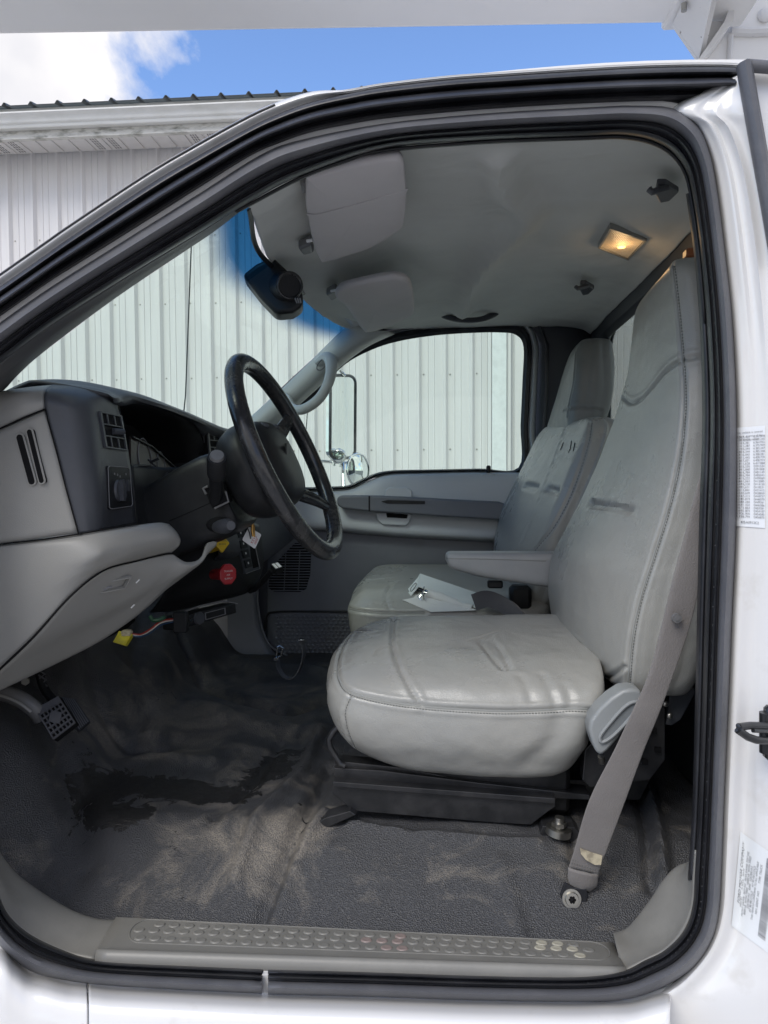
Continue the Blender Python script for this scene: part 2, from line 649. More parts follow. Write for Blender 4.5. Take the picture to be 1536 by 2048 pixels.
M['headrest'] = material('dark_grey_vinyl', (0.15, 0.157, 0.155), 0.4, col2=(0.18, 0.185, 0.18), vscale=6, bump=('v', 520, .22, .0012))
M['leather_d'] = material("grey_vinyl_side", (0.33, 0.34, 0.352), 0.34, col2=(0.38, 0.385, 0.39), vscale=6, bump=('v', 520, .22, .0012), bump2=('m', 22, .12, .004), spec=.5)
M['thread'] = material("stitching", (0.12, 0.125, 0.12), 0.6)
M['piping'] = material("piping", (0.27, 0.275, 0.262), 0.38)
M['charcoal'] = material("charcoal_plastic", (0.050, 0.054, 0.064), 0.42, col2=(0.062, 0.066, 0.076), vscale=7, bump=('v', 900, .2, .001), spec=.45)
M['black'] = material("black_plastic", (0.013, 0.014, 0.016), 0.45, col2=(0.020, 0.021, 0.023), vscale=14, bump=('v', 900, .12, .001), spec=.28)
M['blackgloss'] = material("black_wheel_vinyl", (0.017, 0.018, 0.020), 0.30, col2=(0.065, 0.063, 0.06), vscale=16, vramp=(.48, .72), vamt=.8, bump=('n', 160, .18, .002), spec=.5, rvar=.08)
M['steel'] = material("black_painted_steel", (0.012, 0.013, 0.015), 0.30, col2=(0.03, 0.03, 0.032), vscale=20, bump=('n', 120, .12, .002), spec=.5)
M['void'] = material("dark_cavity", (0.006, 0.006, 0.007), 0.8, spec=.2)
M['trim'] = material("grey_plastic", (0.26, 0.258, 0.245), 0.40, col2=(0.285, 0.28, 0.262), vscale=5, bump=('v', 700, .2, .001), spec=.45)
M['trim_d'] = material("grey_plastic_darker", (0.13, 0.13, 0.132), 0.42, col2=(0.15, 0.15, 0.152), vscale=5, bump=('v', 700, .2, .001), spec=.45)
M['pillar'] = material("pillar_trim_plastic", (0.47, 0.485, 0.465), 0.40, col2=(0.50, 0.515, 0.49), vscale=5, bump=('v', 700, .15, .001), spec=.45)
M['sill'] = material("sill_plastic", (0.20, 0.196, 0.182), 0.45, col2=(0.262, 0.254, 0.233), vscale=7, vramp=(.45, .75), bump=('n', 300, .18, .001), stretch=(1, 1, 1), spec=.4, rvar=.06)
M['studworn'] = material("sill_plastic_worn_pale", (0.46, 0.44, 0.36), 0.5, col2=(0.36, 0.34, 0.28), vscale=50)
M['studred'] = material("sill_plastic_reddish", (0.27, 0.215, 0.20), 0.45)
M['headliner'] = material("headliner_cloth", (0.60, 0.615, 0.595), 0.85, col2=(0.54, 0.553, 0.535), vscale=4, vramp=(.4, .7), bump=('m', 7, .4, .02), bump2=('m', 34, .15, .004), spec=.15)
M['apillar'] = material('windshield_pillar_plastic', (0.075, 0.076, 0.078), 0.45, bump=('v', 700, .2, .001))
M['visor'] = material("visor_cloth", (0.50, 0.485, 0.49), 0.8, col2=(0.53, 0.515, 0.52), vscale=5, bump=('m', 16, .22, .006), bump2=('n', 600, .1, .001), spec=.2)
M['strapgrey'] = material("belt_webbing", (0.190, 0.176, 0.170), 0.75, col2=(0.22, 0.206, 0.198), vscale=9, bump=('v', 420, .5, .001), spec=.25, sheen=.2)
M['doorpanel'] = material("door_panel_plastic", (0.16, 0.172, 0.195), 0.45, col2=(0.18, 0.19, 0.215), vscale=4, bump=('v', 500, .2, .001), spec=.4)
M['doorupper'] = material("door_upper_plastic", (0.58, 0.61, 0.64), 0.38, col2=(0.60, 0.63, 0.65), vscale=4, bump=('v', 500, .15, .001), spec=.45)
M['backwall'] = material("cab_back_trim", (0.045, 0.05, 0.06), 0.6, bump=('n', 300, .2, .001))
M['chrome'] = material("chrome", (0.75, 0.76, 0.77), 0.10, metal=1.0, bump=('n', 60, .04, .002))
M['zinc'] = material("zinc_bolt", (0.42, 0.41, 0.38), 0.38, metal=1.0)
M['mirror'] = material("mirror_glass", (0.86, 0.90, 0.89), 0.015, metal=1.0)
M['red'] = material("red_plastic", (0.42, 0.018, 0.028), 0.32, bump=('n', 200, .05, .001))
M['yellow'] = material("yellow_plastic", (0.62, 0.42, 0.012), 0.40)
M['yellowc'] = material("yellow_connector", (0.60, 0.52, 0.02), 0.45, col2=(0.45, 0.40, 0.05), vscale=60)
M['paper'] = material("white_paper", (0.70, 0.71, 0.69), 0.65, col2=(0.64, 0.66, 0.65), vscale=6, bump=('n', 30, .1, .003), spec=.3)
M['card'] = material("white_card_sleeve", (0.74, 0.78, 0.765), 0.45, col2=(0.68, 0.73, 0.72), vscale=5, stretch=(1, 5, 1), spec=.4)
M['ink'] = material("dark_print", (0.05, 0.05, 0.055), 0.6)
M['inkgrey'] = material("grey_print", (0.20, 0.20, 0.21), 0.6)
M['inkwhite'] = material("white_print", (0.65, 0.65, 0.65), 0.6)
M['inkred'] = material("red_print", (0.45, 0.03, 0.05), 0.6)
M['label'] = material("sticker_film", (0.76, 0.78, 0.81), 0.35, spec=.4)
M['label2'] = material("sticker_film_pale", (0.72, 0.74, 0.75), 0.30, spec=.4)
M['siding'] = material("grey_steel_siding", (0.70, 0.685, 0.68), 0.42, col2=(0.77, 0.755, 0.745), vscale=7, vramp=(.35, .7), stretch=(1.6, 1.6, .12), bump=('s', 10, .05, .004), spec=.4)
M['eave'] = material("white_gutter_paint", (0.74, 0.74, 0.715), 0.35, col2=(0.62, 0.62, 0.58), vscale=8, vramp=(.45, .75), stretch=(.4, 1, 1), spec=.4)
M['fascia'] = material("mildewed_fascia", (0.62, 0.61, 0.57), 0.5, col2=(0.13, 0.13, 0.10), vscale=9, vramp=(.47, .70), vamt=.85, stretch=(.9, .9, 3.2))
M['soffit'] = material("white_soffit", (0.72, 0.70, 0.68), 0.5, col2=(0.66, 0.64, 0.62), vscale=4)
M['soffitvent'] = material("soffit_perforation", (0.20, 0.195, 0.19), 0.6)
M['roof'] = material("dark_steel_roof", (0.07, 0.075, 0.08), 0.45)
M['posttrim'] = material("white_board_trim", (0.80, 0.82, 0.81), 0.5, col2=(0.72, 0.74, 0.73), vscale=20, bump=('n', 14, .3, .01))
M['gravel'] = material("yard_gravel", (0.26, 0.25, 0.235), 0.9, col2=(0.14, 0.135, 0.125), vscale=14, bump=('v', 40, .8, .02))
M['concrete'] = material("concrete_bounce_apron", (0.52, 0.50, 0.47), 0.85, col2=(0.46, 0.445, 0.42), vscale=3, bump=('n', 90, .3, .004))
M['glass'] = glass_material("side_glass", (0.87, 0.94, 0.895), refl=.4)
M['wglass'] = glass_material("windshield_glass", (0.82, 0.945, 0.865), band=(0.03, 0.155, 0.34), refl=.30)
M['rglass'] = glass_material("rear_glass", (0.75, 0.80, 0.77), refl=.5)
M['lens'] = material("lamp_lens", (0.75, 0.66, 0.52), 0.25, emis=((1.0, 0.66, 0.32), 0.03), bump=('s', 60, .5, .002), stretch=(1, 8, 1))
M['bulb'] = material("lit_bulb", (1.0, 0.7, 0.3), 0.4, emis=((1.0, 0.52, 0.14), 1.6))
M['wired'] = material("red_wire", (0.30, 0.03, 0.02), 0.4)
M['wirew'] = material("white_wire", (0.62, 0.58, 0.52), 0.4)
M['wireb'] = material("blue_wire", (0.02, 0.07, 0.16), 0.4)
M['wireg'] = material("green_wire", (0.02, 0.08, 0.04), 0.4)
M['brass'] = material("brass_key", (0.50, 0.30, 0.10), 0.3, metal=1.0)
M['tanlabel'] = material("torn_tan_label", (0.52, 0.46, 0.33), 0.7, col2=(0.30, 0.26, 0.19), vscale=70, vramp=(.45, .6))
M['redlens'] = material("orange_marker", (0.35, 0.12, 0.05), 0.3)

def floor_material():
    m = material("rubber_floor", (0.035, 0.037, 0.042), 0.5, bump=('v', 400, .8, .0022), spec=.5)
    t = m.node_tree
    b = t.nodes['Principled BSDF']
    at = t.nodes.new('ShaderNodeAttribute'); at.attribute_name = 'dust_and_light'
    aw = t.nodes.new('ShaderNodeAttribute'); aw.attribute_name = 'wet'
    tcn = t.nodes.new('ShaderNodeTexCoord')
    def noise(sc, det, rough=.6, dist=0):
        n = t.nodes.new('ShaderNodeTexNoise')
        n.inputs['Scale'].default_value = sc; n.inputs['Detail'].default_value = det
        n.inputs['Roughness'].default_value = rough; n.inputs['Distortion'].default_value = dist
        t.links.new(tcn.outputs['Object'], n.inputs['Vector'])
        return n.outputs['Fac']
    def math_(op, a, b_):
        n = t.nodes.new('ShaderNodeMath'); n.operation = op; n.use_clamp = False
        for i, q in enumerate((a, b_)):
            if isinstance(q, (int, float)): n.inputs[i].default_value = q
            else: t.links.new(q, n.inputs[i])
        return n.outputs[0]
    def ramp(v, a, b_, hi=1.0):
        n = t.nodes.new('ShaderNodeMapRange')
        n.inputs['From Min'].default_value = a; n.inputs['From Max'].default_value = b_
        n.inputs['To Max'].default_value = hi
        t.links.new(v, n.inputs['Value'])
        return n.outputs['Result']
    big = noise(8.0, 12, .70, 1.1)
    fine = noise(330, 2, .5)
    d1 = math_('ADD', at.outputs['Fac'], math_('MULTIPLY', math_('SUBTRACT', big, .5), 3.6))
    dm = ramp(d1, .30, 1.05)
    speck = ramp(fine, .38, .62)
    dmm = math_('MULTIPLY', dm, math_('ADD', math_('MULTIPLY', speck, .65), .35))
    w1 = math_('ADD', aw.outputs['Fac'], math_('MULTIPLY', math_('SUBTRACT', noise(13, 9, .68, 1.6), .5), 2.3))
    wm = ramp(w1, .50, .58)
    dry = math_('MULTIPLY', dmm, math_('SUBTRACT', 1.0, wm))
    mx = t.nodes.new('ShaderNodeMixRGB')
    mx.inputs['Color1'].default_value = (0.055, 0.056, 0.060, 1)
    mx.inputs['Color2'].default_value = (0.24, 0.215, 0.182, 1)
    t.links.new(dry, mx.inputs['Fac'])
    wx = t.nodes.new('ShaderNodeMixRGB')
    wx.inputs['Color2'].default_value = (0.020, 0.019, 0.018, 1)
    t.links.new(math_('MULTIPLY', wm, .9), wx.inputs['Fac'])
    t.links.new(mx.outputs['Color'], wx.inputs['Color1'])
    t.links.new(wx.outputs['Color'], b.inputs['Base Color'])
    rr = math_('SUBTRACT', math_('ADD', .42, math_('MULTIPLY', dry, .4)), math_('MULTIPLY', wm, .29))
    t.links.new(rr, b.inputs['Roughness'])
    return m
M['floor'] = floor_material()
# ================================================================== the yard and the sky's far ground
g = MB()
g.add([(-400, -400, 0), (400, -400, 0), (400, 400, 0), (-400, 400, 0)], [(0, 1, 2, 3)])
g.build('ground', M['gravel'], smooth=False, kind='structure', label="grey gravel yard around the parked truck")
g = MB()
g.add([(-12, -6, .004), (12, -6, .004), (12, 4.9, .004), (-12, 4.9, .004)], [(0, 1, 2, 3)])
g.build('bounce_pavement', M['concrete'], smooth=False, kind='structure', label="unseen pale concrete apron under the truck, added to bounce light into the cab")  # out of view; added pale so it bounces light up to the headliner

# ================================================================== metal building
YW = 5.56
WX0 = P(20.6, 430, YW).x
SP = 0.2325
bld = thing('metal_building', (WX0, YW, 0), "long grey ribbed metal building with white gutter and dark roof beyond the truck", "building")
zs = P(300, 294, YW).z                # underside of the soffit
n_lo, n_hi = -32, 56
prof = [(0, 0), (.026, 0), (.038, -.034), (.054, -.034), (.074, 0), (.125, 0), (.131, -.006), (.137, 0), (.180, 0), (.186, -.006), (.192, 0), (SP, 0)]
YWF = YW
pn = 0
for k in range(n_lo, n_hi, 4):
    V = []; xs = []
    for j in range(4):
        for (dx, dy) in prof[:-1]:
            xs.append((WX0 + (k + j) * SP - .053 + dx, dy))
    xs.append((WX0 + (k + 4) * SP - .053 + .028, -.0015))
    yo = -.0012 * (pn % 2)
    nx = len(xs)
    mb = MB()
    Vv = [(x, YWF + dy + yo, .12) for x, dy in xs] + [(x, YWF + dy + yo, zs) for x, dy in xs]
    Ff = [(i, i + 1, nx + i + 1, nx + i) for i in range(nx - 1)]
    mb.add(Vv, Ff)
    o = mb.build('wall_panel', M['siding'], bld, smooth=False)
    md = o.modifiers.new("sheet", 'SOLIDIFY'); md.thickness = .001; md.offset = 1
    pn += 1
mb = MB()
mb.box((WX0 + 12 * SP, YW + .16, zs / 2), (90 * SP, .25, zs))
mb.build('wall_core', M['void'], bld, smooth=False)
mb = MB()
for row in (473, 608.5, 758, 904, 1050, 1196):
    z = P(300, row, YW).z
    for k in range(n_lo, n_hi):
        x = WX0 + k * SP + .041
        mb.sphere((x, YW - .003, z + rng.uniform(-.004, .004)), .0075, 6, 4, (1, .7, 1))
mb.build('screw', M['zinc'], bld, kind='stuff')
mb = MB()   # J channel on top of the wall
mb.box((WX0 + 12 * SP, YW - .032, zs - .012), (90 * SP, .014, .024))
mb.build('wall_channel', M['eave'], bld, smooth=False)
YF = YW - .40
zf0 = P(300, 266, YF).z
zf1 = P(300, 246, YF).z
# soffit panels: ribbed boards, some perforated
px_s = .0
xk = WX0 - 32 * SP
i = 0
while xk < WX0 + 54 * SP:
    wd = .148
    mb = MB()
    mb.box((xk + wd / 2, (YW + YF) / 2 - .02, zs + .008 + (zf0 - zs) * .5), (wd - .014, YW - YF - .03, .012), bev=.003)
    mb.box((xk + wd - .003, (YW + YF) / 2 - .02, zs + .016 + (zf0 - zs) * .5), (.012, YW - YF - .03, .008))
    vented = (i % 6) in (2, 3)
    sp_ = mb.build('soffit_panel', M['soffit'], bld, smooth=False)
    if vented:
        h = MB()
        for a in range(3):
            for b in range(7):
                h.box((xk + .045 + a * .022, YF + .05 + b * .045, zs + .0015 + (zf0 - zs) * .5), (.011, .032, .002))
        h.build('perforation', M['soffitvent'], sp_, smooth=False)
    xk += wd
    i += 1
mb = MB(); mb.box((WX0 + 12 * SP, (YW + YF) / 2, zs + .06), (90 * SP, YW - YF - .01, .06))
mb.build('soffit_core', M['soffitvent'], bld, smooth=False)
mb = MB(); mb.box((WX0 + 12 * SP, YF, (zf0 + zf1) / 2 + .02), (90 * SP, .02, zf1 - zf0 + .06), bev=.003)
mb.box((WX0 + 12 * SP, YF + .012, zf0 - .006), (90 * SP, .05, .010), bev=.002)
mb.build('fascia', M['fascia'], bld, smooth=False)
# gutter: K profile swept along the eave
YG = YF - .012
zg0, zg1 = P(300, 245, YG - .05).z, P(300, 212, YG - .11).z
H = zg1 - zg0
gp = [(0, 0), (-.055, 0), (-.062, .1 * H), (-.064, .22 * H), (-.078, .30 * H), (-.083, .42 * H), (-.088, .60 * H), (-.104, .74 * H), (-.118, .86 * H), (-.122, .90 * H), (-.122, 1.0 * H), (-.114, 1.0 * H), (-.112, .93 * H), (-.006, .93 * H), (0, .93 * H)]
xa, xb = WX0 - 33 * SP, WX0 + 57 * SP
seg = 12
rows = []
for s_ in range(seg + 1):
    x = xa + (xb - xa) * s_ / seg
    rows.append([(x, YG + a, zg0 + b) for a, b in gp])
V, F = loft(rows, closed_u=True)
V, F = fix_normals(V, F)
mk('gutter', V, F, M['eave'], bld)
mb = MB(); mb.box((WX0 + 12 * SP, YG + .004, zg1 + .03), (90 * SP, .016, .10))
mb.build('drip_edge', M['eave'], bld, smooth=False)
zr = P(300, 200, YG - .06).z
rise = .22
for k in range(n_lo, n_hi, 4):
    xs = []
    for j in range(4):
        x = WX0 + (k + j) * .2325
        xs += [(x, 0), (x + .018, .026), (x + .030, .026), (x + .048, 0), (x + .12, 0)]
    xs.append((WX0 + (k + 4) * .2325, 0))
    n_ = len(xs)
    V = [(x, YG - .075, zr + dz) for x, dz in xs] + [(x, YG + 6.0, zr + 6.0 * rise + dz) for x, dz in xs]
    F = [(i, i + 1, n_ + i + 1, n_ + i) for i in range(n_ - 1)]
    o = mk('roof_panel', V, F, M['roof'], bld, smooth=False)
    md = o.modifiers.new("sheet", 'SOLIDIFY'); md.thickness = .003; md.offset = 0
# white board seen through the passenger window, with a dark gap on each side
xt0, xt1 = P(984, 800, YW - .05).x, P(1013, 800, YW - .05).x
mb = MB(); mb.box(((xt0 + xt1) / 2, YW - .045, zs / 2 - .02), (xt1 - xt0, .05, zs - .07), bev=.004)
mb.build('board_trim', M['posttrim'], bld, smooth=False)
mb = MB()
mb.box((xt1 + .022, YW - .035, zs / 2 - .02), (.034, .02, zs - .06), bev=.003)
mb.box((xt0 - .020, YW - .035, zs / 2 - .02), (.030, .02, zs - .06), bev=.003)
mb.build('trim_channel', M['siding'], bld, smooth=False)

# ================================================================== crane boom over the cab and its rest
bz = P(300, 69.5, .92).z
a1 = P(-700, 84, .92); b1 = P(1345, 50.5, .92)
dirx = (b1 - a1).normalized()
boom = thing('crane_boom', (0.4, .7, bz), "long white box boom resting above the truck cab roof", "crane boom")
A0 = Vector((-3.2, .92, a1.z + (a1.z - b1.z) / (a1.x - b1.x) * (-3.2 - a1.x)))
B0 = b1
w_, h_ = .50, .42
ca = ringcorners([A0, A0 + Vector((0, -w_, 0)), A0 + Vector((0, -w_, h_)), A0 + Vector((0, 0, h_))], .02, 3, 1)
cb = ringcorners([B0, B0 + Vector((0, -w_, 0)), B0 + Vector((0, -w_, h_)), B0 + Vector((0, 0, h_))], .02, 3, 1)
V, F = loft([ca, ca * .5 + cb * .5, cb], closed_u=True)
F.append(tuple(range(len(ca)))); F.append(tuple(2 * len(ca) + i for i in range(len(ca)))[::-1])
V, F = fix_normals(V, F)
mk('boom_tube', V, F, M['boom'], boom)
# riveted end collar, under it the V-shaped gusset
e0 = P(1352, 50, .90); e1 = P(1392, -10, .55)
mb = MB()
# collar: box a little larger than the tube
cx = B0.x
mb.box((cx + .075, .67, B0.z + h_ / 2 + .004), (.20, w_ + .03, h_ + .02), bev=.006)
mb.build('boom_collar', M['boom'], boom)
mb = MB()
mb.cyl(P(1368, 17, .80) + Vector((0, 0, .012)), P(1368, 17, .80) - Vector((0, 0, .006)), .007, 10)
mb.build('rivet', M['zinc'], boom)
gp_ = [P(1343, 52, .90), P(1450, 46, .90), P(1395, 127, .90)]
mb = MB(); mb.prism(gp_, Vector((0, -.010, 0)))
gp2 = [P(1343, 52, .90), P(1396, 127, .90), P(1396, 127, .90) + Vector((0, -.3, .28)), P(1343, 52, .90) + Vector((0, -.42, .02))]
mb.prism(gp2, Vector((.010, 0, .0)))
mb.build('gusset_plate', M['boomchip'], boom, smooth=False)
# slanted arm welded behind the gusset and the housing it stands on
mb = MB()
mb.prism([P(1388, 131, .86), P(1398, 131, .86), P(1466, 42, .86), P(1475, -40, .86), P(1452, -40, .86), P(1458, 18, .86), P(1449, 43, .86)], Vector((0, .16, 0)))
mb.build('boom_rest_arm', M['boomchip'], boom, smooth=False)
mb = MB()
hp = [P(1398, 131, .96), P(1466, 44, .96), P(1500, -60, .96), P(1640, -60, .96), P(1640, 175, .96), P(1398, 175, .96)]
mb.prism(hp, Vector((0, .45, 0)))
hs = mb.build('boom_rest_housing', M['boom'], boom, smooth=False)
md = hs.modifiers.new("edge", 'BEVEL'); md.width = .008; md.segments = 2
mb = MB()
mb.tube([P(1462, 62, .955), P(1500, 64, .955), P(1545, 62, .955), P(1600, 60, .955)], .012, 8)
mb.tube([P(1462, 68, .955), P(1459, 130, .955)], .007, 8)
mb.sphere(P(1530, 30, .955), .018, 12, 8, (1, .5, 1))
mb.build('weld_bead', M['boomchip'], boom)

# ================================================================== the truck
TR = thing('truck', (0, 0, 0), "white truck cab seen through its open driver door with grey interior", "truck")

# ---- ring of the door opening: stations (Ox,Oy, Ix,Iy)
ST = [(524, 1987.5, 524, 1935), (380, 1981, 380, 1929), (228, 1972, 215, 1921), (137, 1962, 150, 1908), (60, 1942, 75, 1876), (0, 1893, 27, 1840),
      (-40, 1830, 0, 1795), (-70, 1740, -30, 1700), (-110, 1500, -75, 1500), (-135, 1200, -100, 1200), (-140, 950, -105, 960),
      (-115, 780, -80, 815), (-60, 690, -35, 757), (0, 645, 0, 728), (100, 575, 100, 652), (250, 480, 250, 556), (400, 386, 400, 465),
      (520, 310, 500, 404), (600, 280, 600, 352), (768, 247, 768, 297), (968, 227, 968, 280), (1168, 215, 1168, 272), (1268, 211, 1243, 270),
      (1348, 217, 1300, 280), (1395, 249, 1342, 302), (1419, 300, 1370, 338), (1434, 370, 1384, 388), (1451, 500, 1400, 500), (1466, 646, 1413, 646),
      (1474, 830, 1420, 830), (1473, 1049, 1414, 1049), (1464, 1250, 1408, 1250), (1458, 1400, 1404, 1400), (1449, 1600, 1397, 1600),
      (1445, 1720, 1389, 1740), (1438, 1830, 1384, 1812), (1420, 1890, 1366, 1862), (1380, 1942, 1328, 1900), (1310, 1982, 1288, 1920),
      (1240, 2001, 1245, 1940), (1150, 2004, 1150, 1951), (950, 2001, 950, 1948), (740, 1994, 740, 1941), (536, 1989, 536, 1935.5)]
def along(t, Y):
    """contour at fraction t between outer (0) and inner (1) edge of the seal, at depth Y"""
    return [P(a + (c - a) * t, b + (d - b) * t, Y) for a, b, c, d in ST]
SEAL = [(0.0, .012), (.03, -.006), (.13, -.020), (.26, -.026), (.38, -.020), (.47, -.006), (.52, .004), (.56, -.004), (.63, -.007), (.69, -.001), (.73, .012), (.78, .012), (.82, .006), (.88, .010), (.95, .028), (1.0, .060)]
rows = [catmull(along(t, y), 6) for t, y in SEAL]
V, F = loft(rows)
acc = 0
for q in F[::50]:
    a, b, c = Vector(V[q[0]]), Vector(V[q[1]]), Vector(V[q[3]])
    acc += (b - a).cross(c - a).dot(CAM - a)
if acc < 0: F = [q[::-1] for q in F]
seal = mk('door_seal', V, F, M['rubber2'], TR, label="black rubber weatherstrip round the door opening, cut at the sill")
md = seal.modifiers.new("thickness", 'SOLIDIFY'); md.thickness = .004; md.offset = -1
seal.data.materials.append(M['rubber'])
nseg = len(rows[0]) - 1
for i, p in enumerate(seal.data.polygons):
    r_ = i // nseg
    p.material_index = 1 if r_ >= 7 else 0
# stitched edge line on the rear run of the seal
mb = MB()
line = catmull(along(.70, -.003), 30)
ptsB = line[27 * 30:40 * 30]
for a in ptsB[::6]:
    mb.sphere(a, .0008, 5, 3)
mb.build('seal_stitching', M['rubber2'], seal, kind='stuff')

# ---- white body round the opening. Outward of the seal, stations continue onto painted metal
def ringface(name, idx, prof_pts, mat, close=False, **k):
    rws = []
    for f in prof_pts:
        rws.append(catmull([f(i) for i in idx], 5))
    V, F = loft(rws)
    acc = 0
    for q in F[::7]:
        a, b, c = Vector(V[q[0]]), Vector(V[q[1]]), Vector(V[q[3]])
        acc += (b - a).cross(c - a).dot(CAM - a)
    if acc < 0: F = [q[::-1] for q in F]
    o = mk(name, V, F, mat, TR, **k)
    md = o.modifiers.new("thickness", 'SOLIDIFY'); md.thickness = .003; md.offset = -1
    return o
# painted flange directly behind the seal everywhere
def off(i, du, Y, k=0.06):
    a, b, c, d = ST[i]
    dx, dy = a - c, b - d
    l = math.hypot(dx, dy)
    return P(a - dx / l * 8 + dx / l * du, b - dy / l * 8 + dy / l * du, Y)
allidx = list(range(len(ST)))
ringface('door_flange', allidx, [lambda i: off(i, 0, .012), lambda i: off(i, 20, .012), lambda i: off(i, 26, .03)], M['white'], label="white painted flange carrying the door seal")
# sill and rocker below: flange, rounded step, then the vertical rocker
sx = [-260, -120, 0, 100, 178, 350, 529, 700, 900, 1100, 1260, 1350, 1450, 1560, 1700]
def top_y(px):
    pts = [(-260, 2010), (-120, 1925), (0, 1896), (60, 1945), (137, 1965), (228, 1975), (529, 1990), (740, 1996), (950, 2003), (1150, 2006), (1260, 2002), (1340, 1980), (1400, 1945), (1450, 1900), (1560, 1860), (1700, 1850)]
    xs_, ys_ = zip(*pts)
    return float(np.interp(px, xs_, ys_))
def rocker(name, cols, mat=M['white']):
    rws = []
    for (dy, Y) in ((-10, .012), (0, .004), (8, -.012), (18, -.030), (30, -.045), (50, -.056), (90, -.066), (160, -.075), (330, -.085), (600, -.09)):
        rws.append([P(c, top_y(c) + dy * (1 if dy < 60 else 1), Y) for c in cols])
    g_ = bicubic(rws, 4, 3)
    V, F = loft(list(g_))
    a, b, c = Vector(V[0]), Vector(V[1]), Vector(V[g_.shape[1]])
    q = F[len(F) // 2]
    a, b, c = Vector(V[q[0]]), Vector(V[q[1]]), Vector(V[q[3]])
    if (b - a).cross(c - a).dot(CAM - a) < 0: F = [q[::-1] for q in F]
    o = mk(name, V, F, mat, TR)
    md = o.modifiers.new("thickness", 'SOLIDIFY'); md.thickness = .003; md.offset = -1
    return o
rocker('fender_corner', [-260, -190, -120, -60, 0, 30, 60, 100, 137, 160, 174.5])
rk = rocker('rocker_panel', [177.5, 200, 228, 300, 400, 529, 640, 740, 850, 950, 1050, 1150, 1210, 1260, 1300, 1340])
mb = MB()
for (x, y) in ((190, 2012), (264, 2016)):
    mb.sphere(P(x, y, -.040), .006, 10, 6, (1, .5, 1))
mb.build('paint_chip', M['label2'], rk)

notch = MB(); notch.prism([P(524, 1950, .006), P(536, 1950, .006), P(536, 1992, .006), P(524, 1991, .006)], Vector((0, .01, 0)))
notch.build('sill_flange', M['white'], TR, smooth=False)
# ---- B pillar: the white jamb right of the opening with its pressed ridges
prof_x = [(0, .014), (.05, .002), (.10, -.008), (.16, -.012), (.22, -.013), (.28, -.014), (.34, -.015), (.40, -.017), (.46, -.019), (.52, -.021), (.58, -.024), (.66, -.028), (.76, -.034), (.88, -.040), (1.0, -.045)]
lev = [(150, 1470, 1496), (215, 1345, 1510), (250, 1385, 1520), (300, 1411, 1535), (370, 1428, 1553), (500, 1444, 1575), (646, 1459, 1590), (830, 1468, 1600), (1049, 1467, 1600),
       (1250, 1458, 1598), (1400, 1452, 1595), (1600, 1443, 1590), (1720, 1438, 1588), (1830, 1430, 1585), (1900, 1404, 1580), (1960, 1350, 1578), (2005, 1290, 1575), (2080, 1270, 1575), (2300, 1260, 1575)]
def ridge(t, y):
    g_ = lambda c, w_: math.exp(-((t - c) / w_) ** 2)
    up = max(0.0, min(1.0, (800 - y) / 250.0)) if y > 240 else .3
    lo = max(0.0, min(1.0, (y - 1080) / 200.0))
    return up * (.0075 * g_(.26, .045) + .009 * g_(.52, .06)) - lo * (.010 * g_(.30, .14) * (1 + .6 * math.sin(y / 120.0)))
rows = []
for t, Y in prof_x:
    rows.append([P(a + (b - a) * t, y + 14 * t * math.sin(y / 170.0) * (1 if y > 1000 else .3), Y - ridge(t, y)) for y, a, b in lev])
jamb = patch('pillar_jamb', rows, M['white'], TR, 5, 2, .004, raw=True, label="white rear door jamb with pressed ridges, stickers and striker")
# black body seal at the far right top
mb = MB()
rr = [(1488, 128), (1500, 200), (1516, 290), (1534, 390), (1556, 520)]
mb.tube(catmull([P(x, y, -.045) for x, y in rr], 6).tolist(), .012, 10, flat=.8)
mb.tube(catmull([P(x, y, -.045) for x, y in ((1490, 131), (1530, 134), (1600, 140))], 4).tolist(), .008, 10)
mb.build('body_seal', M['rubber2'], TR)
mb = MB()
mb.prism([P(1494, 138, -.03), P(1700, 146, -.03), P(1700, 700, -.03), P(1590, 640, -.03), P(1560, 520, -.03), P(1520, 290, -.03)], Vector((0, .03, 0)))
mb.build('rear_corner_panel', M['white'], TR, smooth=False)

# ---- roof rail moulding above the opening (upper door seal)
RT = [(-140, 662), (-60, 614), (0, 573), (100, 503), (150, 468), (300, 368), (400, 309), (500, 254), (560, 226), (625, 203), (700, 186), (768, 174), (900, 159), (1018, 151), (1140, 143), (1268, 136), (1380, 133), (1468, 134), (1487, 140)]
RB = [(-140, 720), (-60, 672), (0, 640), (100, 571), (150, 540), (300, 447), (400, 383), (500, 320), (560, 294), (625, 272), (700, 257), (768, 246), (900, 233), (1018, 224), (1140, 217), (1268, 212), (1380, 210), (1440, 203), (1452, 200)]
rows = []
for t, Y in ((0, .004), (.05, -.012), (.14, -.016), (.22, -.010), (.27, .000), (.33, -.014), (.40, -.026), (.50, -.027), (.56, -.014), (.62, .004), (.68, .000), (.74, -.006), (.80, .002), (.9, .014), (1, .016)):
    rows.append([P(a[0] + (b[0] - a[0]) * t, a[1] + (b[1] - a[1]) * t, Y) for a, b in zip(RT, RB)])
patch('roof_rail_seal', rows, M['rubber'], TR, 6, 2, .004, raw=True, label="ribbed black rubber roof rail moulding along the top of the door opening")
